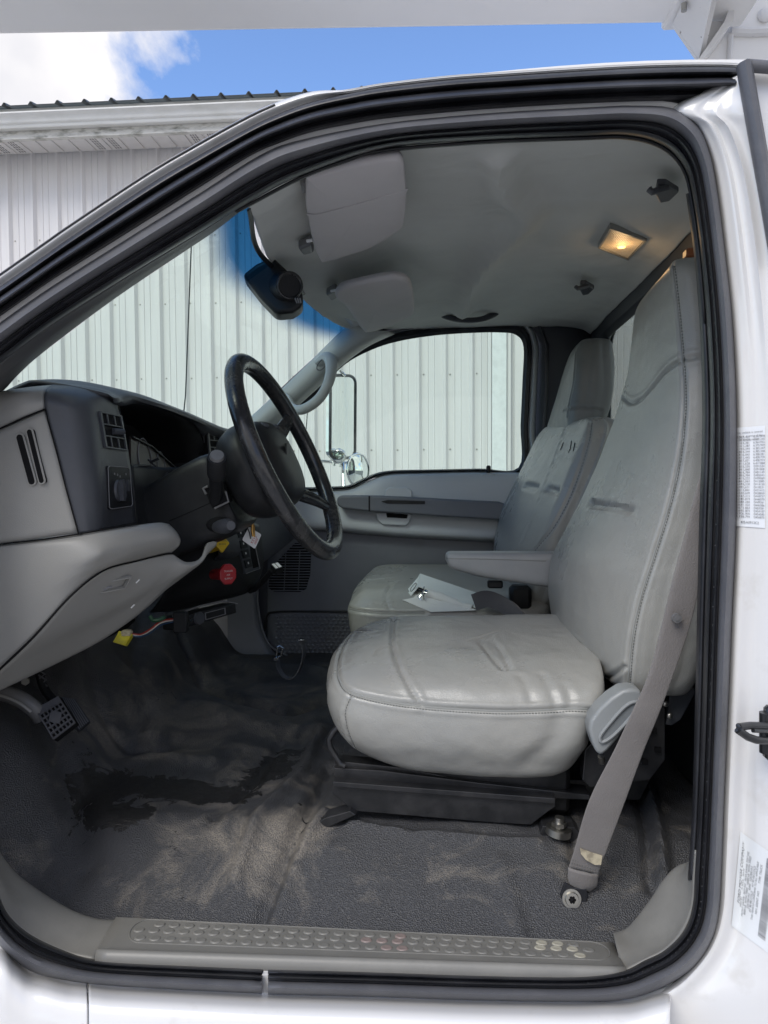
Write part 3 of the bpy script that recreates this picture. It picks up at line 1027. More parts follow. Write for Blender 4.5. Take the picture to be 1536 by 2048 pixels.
# painted drip rail behind it, then roof
rows = []
for dy, Y in ((10, .012), (0, .010), (-7, .004), (-13, .0), (-17, .004), (-20, .02), (-20, .10)):
    rows.append([P(a[0] - (10 if a[0] < 600 else 0) * (-dy / 20), a[1] + dy * (1 if a[0] < 660 else .35), Y) for a in RT])
patch('drip_rail', rows, M['white'], TR, 6, 3, .003, raw=True)
mb = MB()
mb.tube(catmull([P(x - 10, y - 17, .0) for x, y in RT[2:9]], 6).tolist(), .0016, 6)
mb.build('rail_shadow_gap', M['rubber'], TR)
rows = []
zr0 = .60
for X, z in ((-.31, .578), (-.22, .61), (0, .635), (.3, .645), (.62, .63)):
    rows.append([Vector((X - .055 * math.sin(math.pi * (Y - .05) / 1.7) * (1 if X < -.3 else .3), Y, EYE + z - .035 * (abs(Y - .9) / .9) ** 3)) for Y in (.06, .3, .7, 1.1, 1.5, 1.76)])
g_ = bicubic(rows, 5, 5)
V, F = loft(list(g_))
n0 = (Vector(V[1]) - Vector(V[0])).cross(Vector(V[g_.shape[1]]) - Vector(V[0]))
if n0.z < 0: F = [q[::-1] for q in F]
o = mk('roof_skin', V, F, M['white'], TR); md = o.modifiers.new("t", 'SOLIDIFY'); md.thickness = .02; md.offset = -1

# ---- A pillar inner trim
IA = [(-140, 850), (-80, 800), (0, 728), (50, 687), (100, 652), (250, 556), (400, 465), (470, 421), (502, 403)]
WA = [(-160, 930), (-90, 865), (0, 788), (38, 748), (90, 702), (230, 597), (380, 496), (430, 462), (498, 409)]
rows = [[P(x, y, Y) for x, y in IA] if t == 0 else [P(a[0] + (b[0] - a[0]) * t, a[1] + (b[1] - a[1]) * t, Y) for a, b in zip(IA, WA)] for t, Y in ((0, .055), (.25, .075), (.6, .10), (1, .15))]
patch('pillar_trim', rows, M['apillar'], TR, 6, 3, .006, raw=True, label="grey trim of the driver side windshield pillar")
# header trim from seal to headliner
rows = []
for t, Y, dy in ((0, .058, 0), (.5, .07, 2), (1, .085, 3)):
    rows.append([P(x, y + dy, Y) for x, y in ((470, 420), (502, 403), (600, 352), (690, 318), (768, 297), (968, 280), (1168, 272), (1243, 270), (1300, 280), (1342, 302), (1370, 338), (1384, 388), (1400, 500), (1413, 646))])
patch('header_trim', rows, M['black'], TR, 5, 2, .004, raw=True)

# ---- floor covering
def fz(X, Y):
    s = lambda a, b, v: np.clip((v - a) / (b - a), 0, 1) ** 2 * (3 - 2 * np.clip((v - a) / (b - a), 0, 1))
    z = -.795 + .123 * s(.10, .36, Y) + .020 * s(.5, 1.6, Y)
    toe = np.clip(-.74 - X, 0, None)
    z = z + toe * 1.05 * s(0, .10, toe)
    z = z + .035 * np.exp(-((Y - .86) / .22) ** 2) * s(-.3, -.7, X) * 1.0
    return z
xs = np.arange(-1.12, .66, .0062); ys = np.arange(.10, 1.72, .0062)
GX, GY = np.meshgrid(xs, ys)
GZ = fz(GX, GY)
V = np.stack([GX.ravel(), GY.ravel(), GZ.ravel() + EYE], 1)
def project(V):
    d = V - np.array(CAM)
    dep = d @ np.array(fwd)
    return 768 + FPX * (d @ np.array(rgt)) / dep, 1024 - FPX * (d @ np.array(upv)) / dep
# folds pressed into the mat: polylines on the floor
def floor_line(pts):
    return [PZ(x, y, -.68) for x, y in pts]
V2 = V.copy(); V2[:, 2] = EYE - .68
def fold(pts, wdt, amp):
    global V
    d = dist_poly(V2, floor_line(pts))
    V[:, 2] += 1.7 * amp * np.exp(-(d / (wdt * .85)) ** 2)
FO = [([(275, 1290), (287, 1340), (278, 1400), (262, 1450)], .030, -.018), ([(322, 1300), (335, 1370), (330, 1430), (300, 1500)], .035, .012),
      ([(318, 1352), (410, 1387), (490, 1420), (570, 1437), (652, 1410)], .030, -.020), ([(420, 1330), (520, 1350), (640, 1360)], .05, .014),
      ([(400, 1440), (520, 1475), (640, 1470)], .045, .010), ([(480, 1790), (560, 1700), (620, 1620), (660, 1540)], .022, -.012),
      ([(520, 1760), (590, 1690), (650, 1640)], .018, .010), ([(60, 1540), (130, 1600), (170, 1680)], .04, -.010),
      ([(180, 1560), (300, 1530), (420, 1535)], .03, .006),
      ([(60, 1680), (140, 1740), (260, 1790), (420, 1820)], .020, .006), ([(640, 1480), (600, 1560), (520, 1640), (470, 1700)], .018, .010), ([(560, 1500), (500, 1580), (430, 1640)], .016, -.007), ([(130, 1440), (200, 1520), (330, 1520)], .02, -.008), ([(1128, 1628), (1145, 1680), (1160, 1720)], .012, -.008), ([(1285, 1560), (1305, 1620), (1330, 1720)], .014, .012), ([(1268, 1580), (1290, 1650), (1300, 1720)], .014, -.008),
      ([(700, 1655), (800, 1665), (900, 1672), (1080, 1680)], .010, .005), ([(1000, 1700), (1040, 1760), (1050, 1830)], .02, .004)]
for f_ in FO: fold(*f_)
V[:, 2] += .006 * vnoise(V, 7, 3, 3) + .0022 * vnoise(V, 22, 9, 2)
ppx, ppy = project(V)
def gauss(cx, cy, rx, ry, rot=0):
    c, s = math.cos(R(rot)), math.sin(R(rot))
    u = ((ppx - cx) * c + (ppy - cy) * s) / rx; v = (-(ppx - cx) * s + (ppy - cy) * c) / ry
    return np.exp(-(u * u + v * v))
dust_and_light = .05 + .62 * gauss(440, 1660, 170, 70, -8) + .60 * gauss(520, 1720, 150, 55, -20) + .40 * gauss(60, 1700, 60, 45, -30) + .42 * gauss(590, 1660, 70, 45, -45) \
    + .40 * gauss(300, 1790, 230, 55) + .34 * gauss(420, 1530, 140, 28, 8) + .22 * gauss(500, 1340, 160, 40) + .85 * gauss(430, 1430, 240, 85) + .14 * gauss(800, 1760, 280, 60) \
    + .25 * gauss(210, 1470, 70, 50) + .2 * gauss(1180, 1750, 200, 80) + .18 * gauss(300, 1400, 90, 70)  # strongest term paints light into the deep footwell; the others are dusty dirt
wet = .15 + .9 * gauss(300, 1572, 100, 24, 3) + .95 * gauss(420, 1590, 85, 18, 2) + .6 * gauss(190, 1590, 55, 50) + .85 * gauss(240, 1635, 65, 24, -5) + .5 * gauss(520, 1555, 60, 22, -30) + .36 * gauss(345, 1680, 24, 20) + .42 * gauss(560, 1530, 60, 30, -20)
nx_ = len(xs); ny_ = len(ys)
idx = np.arange(nx_ * ny_).reshape(ny_, nx_)
F = np.stack([idx[:-1, :-1].ravel(), idx[:-1, 1:].ravel(), idx[1:, 1:].ravel(), idx[1:, :-1].ravel()], 1).tolist()
fl = mk('floor_mat', V, F, M['floor'], TR, label="dirty black rubber floor covering with a damp patch, pale dusty areas and a footwell painted lighter")
for nm, arr in (('dust_and_light', dust_and_light), ('wet', wet)):
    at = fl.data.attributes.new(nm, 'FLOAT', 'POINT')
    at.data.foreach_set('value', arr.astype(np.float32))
FLV, FLF = V.copy(), F
# body pan under and firewall, rear wall
mb = MB()
mb.box((-.25, .93, EYE - .84), (1.9, 1.66, .05))
mb.box((-1.16, .9, EYE - .40), (.03, 1.7, .95))
mb.build('floor_pan', M['steel'], TR, smooth=False)

# ---- grey trims at the foot of the opening
# left kick trim
rows = [[(-90, 1500, .05), (-60, 1700, .05), (-25, 1775, .05), (20, 1838, .05), (75, 1880, .05), (130, 1904, .05), (190, 1918, .045)],
        [(-70, 1490, .07), (-40, 1690, .07), (0, 1765, .07), (40, 1822, .07), (95, 1864, .07), (150, 1888, .07), (203, 1895, .07)],
        [(-52, 1480, .10), (-22, 1680, .10), (8, 1745, .10), (50, 1794, .10), (112, 1834, .10), (168, 1862, .10), (218, 1868, .10)],
        [(-45, 1470, .13), (-12, 1668, .13), (20, 1732, .135), (66, 1772, .14), (136, 1816, .14), (190, 1836, .14), (234, 1840, .145)],
        [(-45, 1480, .15), (-12, 1678, .15), (20, 1744, .15), (66, 1786, .155), (136, 1832, .155), (190, 1852, .16), (234, 1856, .16)]]
patch('kick_trim', rows, M['sill'], TR, 6, 4, .004, label="grey plastic trim at the front foot of the door opening")
rows = [[(1245, 1942, .045), (1292, 1918, .05), (1332, 1897, .05), (1366, 1858, .05), (1384, 1810, .05), (1388, 1750, .05), (1391, 1700, .05)],
        [(1240, 1925, .07), (1282, 1908, .07), (1322, 1882, .075), (1352, 1846, .075), (1370, 1802, .075), (1378, 1752, .08), (1385, 1700, .08)],
        [(1232, 1890, .11), (1262, 1880, .12), (1292, 1850, .12), (1316, 1818, .12), (1338, 1782, .12), (1362, 1748, .12), (1384, 1712, .13)],
        [(1226, 1866, .15), (1252, 1857, .155), (1276, 1832, .155), (1304, 1794, .155), (1327, 1759, .155), (1354, 1732, .155), (1386, 1722, .155)],
        [(1226, 1872, .165), (1252, 1866, .165), (1276, 1842, .165), (1306, 1803, .165), (1329, 1768, .165), (1355, 1742, .165), (1386, 1732, .165)]]
patch('corner_trim', rows, M['sill'], TR, 6, 4, .004, label="grey plastic trim at the rear foot of the door opening")
# sill plate with raised studs
SF = Face((233, 1836, .155), (1225, 1888, .155), (1253, 1948, .026), (190, 1914, .026))
rows = []
for v, h in ((0.0, -.010), (.0, .0), (.04, .004), (.10, .004), (.5, .0045), (.84, .005), (.93, .0075), (.975, .005), (1.0, -.002), (1.01, -.014)):
    rows.append([SF.p(u, v, h) for u in np.linspace(0, 1, 14)])
sp = patch('sill_plate', rows, M['sill'], TR, 3, 3, .003, raw=True, label="grey ribbed step plate with rows of raised round studs")
mb = MB()
uvr = rrect(.045, .985, .07, .70, .03, .31, 8)
mb.tube([SF.p(u, v, .0046) for u, v in uvr], .0011, 6, closed=True)
mb.build('raised_border', M['sill'], sp)
prev = None
cnt = 0
stud_mesh = {}
for r_, (v, u0) in enumerate(((.20, .098), (.37, .062), (.575, .072))):
    for k in range(30):
        u = u0 + k * .0305
        if u > (.935, .965, .955)[r_]: continue
        key = 'p' if (r_, k) in ((0, 25), (0, 26), (1, 26), (1, 27), (1, 28), (2, 28), (2, 29)) else ('r' if (r_, k) in ((0, 16), (1, 15), (1, 16), (1, 17), (2, 16), (2, 17)) else 'n')
        c = SF.p(u, v, .0042)
        if key not in stud_mesh:
            mb = MB()
            n_ = 14
            ri = .0098
            U = SF.U.normalized(); W = SF.n.cross(U).normalized()
            Vs = []
            for rad, hh in ((ri, 0), (ri * .93, .0014), (ri * .80, .0021), (ri * .55, .0018), (ri * .25, .0016)):
                for j in range(n_):
                    a = 2 * math.pi * j / n_
                    Vs.append(U * (math.cos(a) * rad) + W * (math.sin(a) * rad) + SF.n * hh)
            Fs = []
            for q in range(4):
                for j in range(n_):
                    j2 = (j + 1) % n_
                    Fs.append((q * n_ + j, q * n_ + j2, (q + 1) * n_ + j2, (q + 1) * n_ + j))
            Fs.append(tuple(4 * n_ + j for j in range(n_)))
            me = bpy.data.meshes.new('stud')
            me.from_pydata([tuple(q) for q in Vs], [], Fs)
            me.polygons.foreach_set('use_smooth', [True] * len(Fs))
            me.materials.append(M['studworn'] if key == 'p' else (M['studred'] if key == 'r' else M['sill']))
            stud_mesh[key] = me
        o = bpy.data.objects.new('stud', stud_mesh[key])
        COL.objects.link(o)
        o.parent = sp
        o.location = c - wloc(sp)
        cnt += 1

# ---- headliner
rows = []
def hr(X, z, e0=.515, e1=.560):
    return [Vector((X, .078, EYE + e0)), Vector((X, .16, EYE + z - .02)), Vector((X, .32, EYE + z)), Vector((X, .7, EYE + z + .006)), Vector((X, 1.1, EYE + z + .008)), Vector((X, 1.45, EYE + z + .006)), Vector((X, 1.62, EYE + z + .004)), Vector((X, 1.70, EYE + e1))]
front = [P(497, 407, .118), P(508, 436, .22), P(522, 476, .37), P(543, 524, .62), P(590, 583, .93), P(645, 630, 1.28), P(690, 655, 1.55), P(735, 668, 1.66)]
f2 = [p + Vector((.035, 0, .018)) for p in front]
f0 = [p + Vector((-.006, 0, .02)) for p in front]
rows = [f0, front, f2, hr(-.18, .546, .500), hr(-.02, .562, .515), hr(.15, .566, .520), hr(.30, .562, .515), hr(.42, .555, .50, .555), hr(.50, .545, .44, .55), hr(.535, .525, .40, .53)]
def hdisp(V):
    ln = [PZ(x, y, .56) for x, y in pxcurve([(1000, 305), (1003, 350), (1022, 395), (1052, 430), (1030, 470), (975, 520), (945, 570), (925, 625)], 5)]
    V2_ = V.copy(); V2_[:, 2] = EYE + .56
    d = dist_poly(V2_, ln)
    V[:, 2] -= .034 * np.exp(-(d / .034) ** 2)
    ln = [PZ(x, y, .56) for x, y in ((1040, 300), (1060, 380), (1090, 440), (1060, 500))]
    V[:, 2] += .010 * np.exp(-(dist_poly(V2_, ln) / .05) ** 2)
    ln = [PZ(x, y, .56) for x, y in ((700, 545), (800, 520), (850, 560))]
    V[:, 2] += .012 * np.exp(-(dist_poly(V2_, ln) / .04) ** 2)
    V[:, 2] += .005 * vnoise(V, 7, 4, 3)
    return V
g_ = bicubic(rows, 14, 10)
hl = patch('headliner', rows, M['headliner'], TR, 14, 10, .006, raw=True, disp=hdisp, label="sagging grey cloth headliner")
# dark rear frame between headliner and rear window
XR = .545
YA, YB, ZA, ZB = .22, 1.60, -.06, .485
def rr_ring(y0, y1, z0, z1, r, X):
    return ringcorners([Vector((X, y0, EYE + z0)), Vector((X, y1, EYE + z0)), Vector((X, y1, EYE + z1)), Vector((X, y0, EYE + z1))], r, 6, 8)
rows = [rr_ring(YA, YB, ZA, ZB, .09, XR + .02), rr_ring(YA - .015, YB + .015, ZA - .015, ZB + .015, .09, XR), rr_ring(YA - .10, YB + .10, ZA - .10, ZB + .05, .10, XR - .008), rr_ring(.02, 1.72, -.76, .56, .02, XR - .002)]
V, F = loft(rows, closed_u=True)
q = F[5]
nn = (Vector(V[q[1]]) - Vector(V[q[0]])).cross(Vector(V[q[3]]) - Vector(V[q[0]]))
if nn.x > 0: F = [q[::-1] for q in F]
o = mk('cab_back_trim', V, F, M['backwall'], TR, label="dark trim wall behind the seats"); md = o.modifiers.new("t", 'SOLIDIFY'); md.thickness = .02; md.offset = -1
rows = [rr_ring(YA - .005, YB + .005, ZA - .005, ZB + .005, .09, XR + .022)]
V = rows[0]
V2_ = np.vstack([V, V + np.array([.005, 0, 0])]); n_ = len(V)
F = [tuple(range(n_)), tuple(range(2 * n_ - 1, n_ - 1, -1))] + [(i, i + n_, (i + 1) % n_ + n_, (i + 1) % n_) for i in range(n_)]
mk('rear_window', V2_, F, M['rglass'], TR, smooth=False, label="tinted rear cab window behind the seats")
rows = [rr_ring(.0, 1.78, -.78, .62, .03, XR + .05), rr_ring(YA - .03, YB + .03, ZA - .03, ZB + .03, .1, XR + .05)]
V, F = loft(rows, closed_u=True)
o = mk('cab_back_panel', V, F, M['white'], TR); md = o.modifiers.new("t", 'SOLIDIFY'); md.thickness = .004; md.offset = 0
# inner driver side B pillar, dark, seen edge on
rows = [[(1384, 388, .07), (1400, 500, .065), (1413, 646, .06), (1420, 830, .06), (1414, 1049, .06), (1408, 1250, .06), (1404, 1400, .06), (1397, 1600, .06), (1391, 1700, .06), (1386, 1760, .06)],
        [(1383, 388, .10), (1398, 500, .10), (1410, 646, .10), (1415, 830, .10), (1408, 1049, .10), (1404, 1250, .10), (1401, 1400, .10), (1396, 1600, .10), (1391, 1700, .10), (1386, 1760, .10)]]
rws = to3(rows)
rws.append([Vector((p.x + .08, .16, p.z)) for p in rws[1]])
rws.append([Vector((XR - .002, .17, p.z)) for p in rws[1]])
patch('pillar_inner_trim', rws, M['rubber'], TR, 4, 3, .004, raw=True)

# ---- windshield and its frame
WD = [Vector((-1.06, .15, EYE - .03)), Vector((-.90, .15, EYE + .08)), P(90, 702, .155), P(230, 597, .155), P(380, 496, .155), P(498, 409, .15)]
WP = [Vector((-1.02, 1.62, EYE - .03)), P(440, 889, 1.62), P(516, 820, 1.62), P(575, 763, 1.62), P(643, 700, 1.62), P(700, 648, 1.62)]
top = P(588, 577, .90)
WM = [Vector((-1.16, .9, EYE - .02)).lerp(top + Vector((.01, 0, .01)), t) for t in (0, .2, .42, .62, .82, 1)]
WQ1 = [(a * .55 + b * .45) + Vector((-.035, 0, .0)) for a, b in zip(WD, WM)]
WQ2 = [(a * .5 + b * .5) + Vector((-.03, 0, .0)) for a, b in zip(WP, WM)]
rows = [list(r) for r in zip(WD, WQ1, WM, WQ2, WP)]
g_ = bicubic(rows, 8, 10)
V, F = loft(list(g_))
ws = mk('windshield', V, F, M['wglass'], TR, label="greenish windshield with a blue shade band along its top")
nv_, nu_ = g_.shape[0], g_.shape[1]
band = np.zeros((nv_, nu_))
for i in range(nv_):
    for j in range(nu_):
        d = np.linalg.norm(g_[i, j] - g_[-1, j])
        lim = .112 + .022 * math.sin(math.pi * j / nu_)
        t = np.clip((lim - d) / .075, 0, 1)
        band[i, j] = t * t * (3 - 2 * t)
at = ws.data.attributes.new('band', 'FLOAT', 'POINT')
at.data.foreach_set('value', band.ravel().astype(np.float32))
# black ceramic border of the glass
mb = MB()
def strip(line_a, line_b, off_n):
    a = catmull(line_a, 6); b = catmull(line_b, 6)
    V, F = loft([a, b])
    mb.add([Vector(q) + off_n for q in V], F)
inset = .03
hd = [Vector(q) for q in g_[-1]]; hd2 = [Vector(q) for q in g_[-2]]
strip(hd, [a.lerp(b, .75) for a, b in zip(hd, hd2)], Vector((.004, 0, -.004)))
pp = [Vector(q) for q in g_[:, -1]]; pq = [Vector(q) for q in g_[:, -2]]
strip(pp, [a.lerp(b, .22) for a, b in zip(pp, pq)], Vector((.004, 0, -.004)))
o = mb.build('windshield_border', M['rubber'], ws)
md = o.modifiers.new("t", 'SOLIDIFY'); md.thickness = .002; md.offset = 0

# passenger side windshield pillar trim
rows = [[(430, 901, 1.60), (475, 858, 1.60), (516, 820, 1.60), (561, 779, 1.60), (600, 742, 1.60), (643, 700, 1.60), (680, 664, 1.60), (705, 648, 1.58)],
        [(440, 908, 1.585), (487, 868, 1.585), (530, 830, 1.585), (575, 790, 1.585), (615, 754, 1.585), (658, 712, 1.585), (700, 676, 1.585), (735, 658, 1.58)],
        [(465, 912, 1.60), (510, 872, 1.60), (553, 834, 1.60), (598, 794, 1.60), (636, 760, 1.60), (680, 720, 1.60), (725, 686, 1.60), (770, 664, 1.60)],
        [(480, 915, 1.65), (525, 875, 1.65), (567, 840, 1.65), (611, 799, 1.65), (650, 764, 1.65), (690, 727, 1.65), (737, 693, 1.65), (790, 668, 1.65)]]
patch('pillar_trim', rows, M['pillar'], TR, 5, 4, .006, label="light grey trim of the passenger side windshield pillar with a grab handle")
# front body in front of the cab (hood and cowl, behind the dash)
mb = MB()
mb.box((-1.75, .9, EYE - .22), (1.25, 1.5, .22), bev=.06)
mb.box((-1.75, .9, EYE - .65), (1.25, 1.6, .7), bev=.05)
mb.build('hood', M['white'], TR)
mb = MB()
mb.box((-.3, .9, EYE - 1.05), (3.6, .9, .22), bev=.01)
mb.build('chassis', M['steel'], TR, smooth=False)
for X in (-1.7,):
    for Y in (.15, 1.65):
        mb = MB()
        mb.tube([(X, Y - .13, .48), (X, Y - .12, .48), (X, Y + .12, .48), (X, Y + .13, .48)], [.40, .48, .48, .40], 32, upd=(1, 0, 0))
        wh = mb.build('wheel', M['rubber'], TR)
        mb = MB(); mb.tube([(X, Y - .15, .48), (X, Y + .15, .48)], .27, 24, upd=(1, 0, 0)); mb.build('rim', M['white'], wh)
# radio antenna on the passenger side cowl
mb = MB()
mb.tube([P(365, 850, 1.95), P(371, 790, 1.95), P(383, 480, 1.95), P(385, 420, 1.95)], .0028, 8)
mb.build('radio_antenna', M['steel'], TR)
# body beyond the frame: front fender, hinge post, rear cab corner
mb = MB(); mb.box((-1.56, .10, EYE - .42), (1.50, .20, .72), bev=.05); mb.build('front_fender', M['white'], TR)
mb = MB(); mb.box((-1.56, 1.70, EYE - .42), (1.50, .20, .72), bev=.05); mb.build('front_fender', M['white'], TR)
mb = MB(); mb.box((-.885, .075, EYE - .40), (.165, .13, 1.02), bev=.02); mb.build('hinge_post', M['white'], TR)
mb = MB(); mb.box((.541, -.020, EYE - .24), (.125, .045, 1.66), bev=.012); mb.build('cab_corner', M['white'], TR)
mb = MB(); mb.box((.585, .87, EYE - .95), (.05, 1.80, .34), bev=.01); mb.build('cab_back_sill', M['white'], TR)
# ================================================================== passenger door
PD = 1.70
Gc = [(575, 860), (600, 828), (640, 780), (690, 729), (745, 699), (800, 682), (870, 671), (940, 666), (1000, 665), (1032, 670), (1047, 694), (1045, 760), (1041, 850), (1037, 935),
      (960, 937), (860, 939), (788, 940.5), (753, 946), (726, 957), (698, 970), (663, 973), (610, 974), (585, 968), (574, 930)]
Fc = [(556, 855), (585, 812), (625, 765), (678, 714), (738, 684), (795, 667), (868, 657), (940, 651), (1005, 650), (1045, 656), (1061, 690), (1059, 760), (1054, 850), (1047, 940),
      (960, 941.5), (860, 943.5), (788, 945.5), (755, 951), (728, 962), (699, 975), (663, 978), (605, 980), (570, 975), (556, 930)]
Hc = [(545, 850), (575, 806), (616, 758), (672, 706), (734, 676), (793, 660), (868, 650), (940, 644), (1010, 642), (1058, 648), (1077, 690), (1075, 760), (1071, 850), (1063, 943),
      (960, 944), (860, 946), (788, 948), (755, 954), (728, 965), (699, 979), (663, 982), (600, 985), (562, 980), (545, 930)]
def ringpx(c, Y, n=5): return catmull([P(x, y, Y) for x, y in c], n, closed=True)
DR = thing('passenger_door', (.5, PD, EYE - .75), "closed passenger door with window, dark armrest bar and speaker grille", "door")
DR.parent = None
def ringloft(name, cs, mat, par, thick=.003, label=None):
    rows = [ringpx(c, Y) for c, Y in cs]
    V, F = loft(rows, closed_u=True)
    s = 0
    for q in F[::9]:
        a, b, c = Vector(V[q[0]]), Vector(V[q[1]]), Vector(V[q[3]])
        s += (b - a).cross(c - a).dot(CAM - a)
    if s < 0: F = [q[::-1] for q in F]
    o = mk(name, V, F, mat, par, label=label)
    md = o.modifiers.new("t", 'SOLIDIFY'); md.thickness = thick; md.offset = -1
    return o
ringloft('window_seal', [(Gc, PD + .02), (Gc, PD), ([(a[0] * .5 + b[0] * .5, a[1] * .5 + b[1] * .5) for a, b in zip(Gc, Fc)], PD - .012), (Fc, PD - .004), (Fc, PD + .012)], M['rubber'], DR)
ringloft('door_frame', [(Fc, PD + .01), ([(a[0] * .5 + b[0] * .5, a[1] * .5 + b[1] * .5) for a, b in zip(Fc, Hc)], PD - .004), (Hc, PD + .012)], M['doorupper'], DR)
g3 = ringpx(Gc, PD + .008)
n_ = len(g3)
V = np.vstack([g3, g3 + np.array([0, .004, 0])])
mk('window_pane', V, [tuple(range(n_)), tuple(range(2 * n_ - 1, n_ - 1, -1))] + [(i, i + n_, (i + 1) % n_ + n_, (i + 1) % n_) for i in range(n_)], M['glass'], DR, smooth=False)
# latch button
mb = MB(); mb.box(P(977, 938, PD - .02), (.016, .02, .026), bev=.004); mb.build('window_clip', M['black'], DR)
mb = MB(); mb.box(P(977, 949, PD - .022), (.05, .02, .005), bev=.002); mb.build('lock_plate', M['doorupper'], DR)
# outer jamb trim in the surrounding wall (dark) incl. rear pillar and header
Jc = [(535, 850), (567, 800), (608, 752), (666, 699), (730, 669), (791, 654), (868, 643), (940, 637), (1020, 634), (1070, 640), (1090, 690), (1088, 760), (1084, 850), (1077, 943),
      (1077, 1100), (1077, 1318), (900, 1330), (755, 1330), (700, 1330), (650, 1328), (600, 1325), (560, 1320), (535, 1200), (535, 930)]
Kc = [(508, 872), (548, 814), (590, 768), (648, 712), (716, 662), (778, 640), (868, 600), (940, 580), (1060, 570), (1200, 560), (1215, 690), (1215, 760), (1215, 850), (1215, 943),
      (1215, 1100), (1215, 1400), (900, 1400), (755, 1400), (700, 1400), (650, 1400), (560, 1400), (450, 1400), (470, 1200), (480, 930)]
rows = [np.array([tuple(P(x, y, PD + .020)) for x, y in Hc]), np.array([tuple(P(x, y, PD + .004)) for x, y in Jc]), np.array([tuple(P(x, y, PD + .006)) for x, y in Kc])]
V, F = loft(rows, closed_u=True)
s = sum((Vector(V[q[1]]) - Vector(V[q[0]])).cross(Vector(V[q[3]]) - Vector(V[q[0]])).y for q in F)
if s > 0: F = [q[::-1] for q in F]
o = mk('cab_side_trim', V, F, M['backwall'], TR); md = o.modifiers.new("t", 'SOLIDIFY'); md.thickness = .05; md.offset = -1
mb = MB()
mb.tube([P(x, y, PD - .008) for x, y in ((1082, 660), (1094, 690), (1093, 780), (1088, 860), (1080, 950))], .006, 8)
mb.tube(catmull([P(x, y, PD - .008) for x, y in ((660, 712), (672, 697), (735, 667), (795, 651), (870, 642), (940, 637), (1020, 636), (1068, 643), (1084, 662))], 5).tolist(), .006, 8)
mb.build('door_opening_seal', M['rubber'], TR)
# upper door panel
rows = [[(548, 984, PD + .01), (605, 983, PD + .01), (663, 981, PD + .01), (699, 978, PD + .01), (728, 966, PD + .01), (758, 953, PD + .01), (790, 947, PD + .01), (862, 945, PD + .01), (960, 943, PD + .01), (1075, 944, PD + .01)],
        [(548, 990, PD - .03), (605, 989, PD - .03), (663, 986, PD - .03), (702, 983, PD - .03), (732, 972, PD - .03), (760, 960, PD - .03), (792, 954, PD - .03), (862, 952, PD - .03), (960, 950, PD - .03), (1075, 950, PD - .03)],
        [(548, 1000, PD - .045), (605, 999, PD - .045), (663, 997, PD - .045), (705, 996, PD - .045), (735, 992, PD - .045), (762, 988, PD - .045), (794, 986, PD - .04), (862, 986, PD - .04), (960, 985, PD - .04), (1075, 985, PD - .04)],
        [(548, 1022, PD - .06), (605, 1022, PD - .06), (663, 1022, PD - .06), (705, 1024, PD - .06), (735, 1025, PD - .06), (762, 1026, PD - .06), (794, 1028, PD - .06), (862, 1032, PD - .06), (960, 1040, PD - .06), (1075, 1048, PD - .06)],
        [(548, 1046, PD - .075), (605, 1046, PD - .075), (663, 1047, PD - .075), (705, 1050, PD - .075), (735, 1053, PD - .075), (762, 1055, PD - .075), (794, 1058, PD - .075), (862, 1063, PD - .075), (960, 1068, PD - .075), (1075, 1073, PD - .075)],
        [(548, 1056, PD - .06), (605, 1057, PD - .06), (663, 1059, PD - .06), (705, 1062, PD - .06), (735, 1065, PD - .06), (762, 1067, PD - .06), (794, 1070, PD - .06), (862, 1074, PD - .06), (960, 1079, PD - .06), (1075, 1084, PD - .06)],
        [(548, 1058, PD - .01), (605, 1060, PD - .01), (663, 1062, PD - .01), (705, 1066, PD - .01), (735, 1069, PD - .01), (762, 1071, PD - .01), (794, 1074, PD - .01), (862, 1078, PD - .01), (960, 1083, PD - .01), (1075, 1088, PD - .01)]]
patch('upper_panel', rows, M['doorupper'], DR, 4, 4, .004)
rows = [[(535, 1052, PD - .012), (663, 1058, PD - .012), (794, 1068, PD - .012), (960, 1078, PD - .012), (1080, 1084, PD - .012)],
        [(535, 1100, PD - .016), (663, 1105, PD - .016), (794, 1110, PD - .016), (960, 1115, PD - .016), (1080, 1120, PD - .016)],
        [(535, 1190, PD - .016), (663, 1190, PD - .016), (794, 1190, PD - .016), (960, 1190, PD - .016), (1080, 1190, PD - .016)],
        [(535, 1330, PD - .010), (663, 1332, PD - .010), (794, 1334, PD - .010), (960, 1335, PD - .010), (1080, 1335, PD - .010)]]
patch('lower_panel', rows, M['doorpanel'], DR, 4, 4, .004)
# armrest bar
def along_bar(name, outline, Y0, dep, mat, par, bevel=.004, **k):
    mb = MB(); mb.prism([P(x, y, Y0) for x, y in outline], Vector((0, dep, 0)))
    o = mb.build(name, mat, par, smooth=True, **k)
    md = o.modifiers.new("b", 'BEVEL'); md.width = bevel; md.segments = 3; md.limit_method = 'ANGLE'
    return o
arm = along_bar('armrest_bar', [(674, 996), (680, 991), (738, 991), (800, 993), (900, 999), (1000, 1004), (1022, 1012), (1022, 1036), (1000, 1040), (900, 1034), (800, 1027), (738, 1023), (684, 1017), (674, 1010)], PD - .125, .075, M['doorpanel'], DR, .007)
along_bar('bar_joint', [(737, 992), (740, 992), (740, 1023), (737, 1023)], PD - .127, .01, M['black'], arm, .0005)
along_bar('pull_handle', [(762, 1003), (775, 1000), (850, 1002), (850, 1008), (775, 1007)], PD - .129, .012, M['black'], arm, .001)
along_bar('door_handle', [(768, 1002), (770, 980), (778, 974), (815, 975), (824, 982), (824, 1008), (768, 1006)], PD - .100, .02, M['doorupper'], DR, .004)
cup = along_bar('pull_cup', [(750, 1024), (824, 1028), (820, 1044), (812, 1052), (765, 1050), (754, 1040)], PD - .088, .03, M['doorupper'], DR, .005)
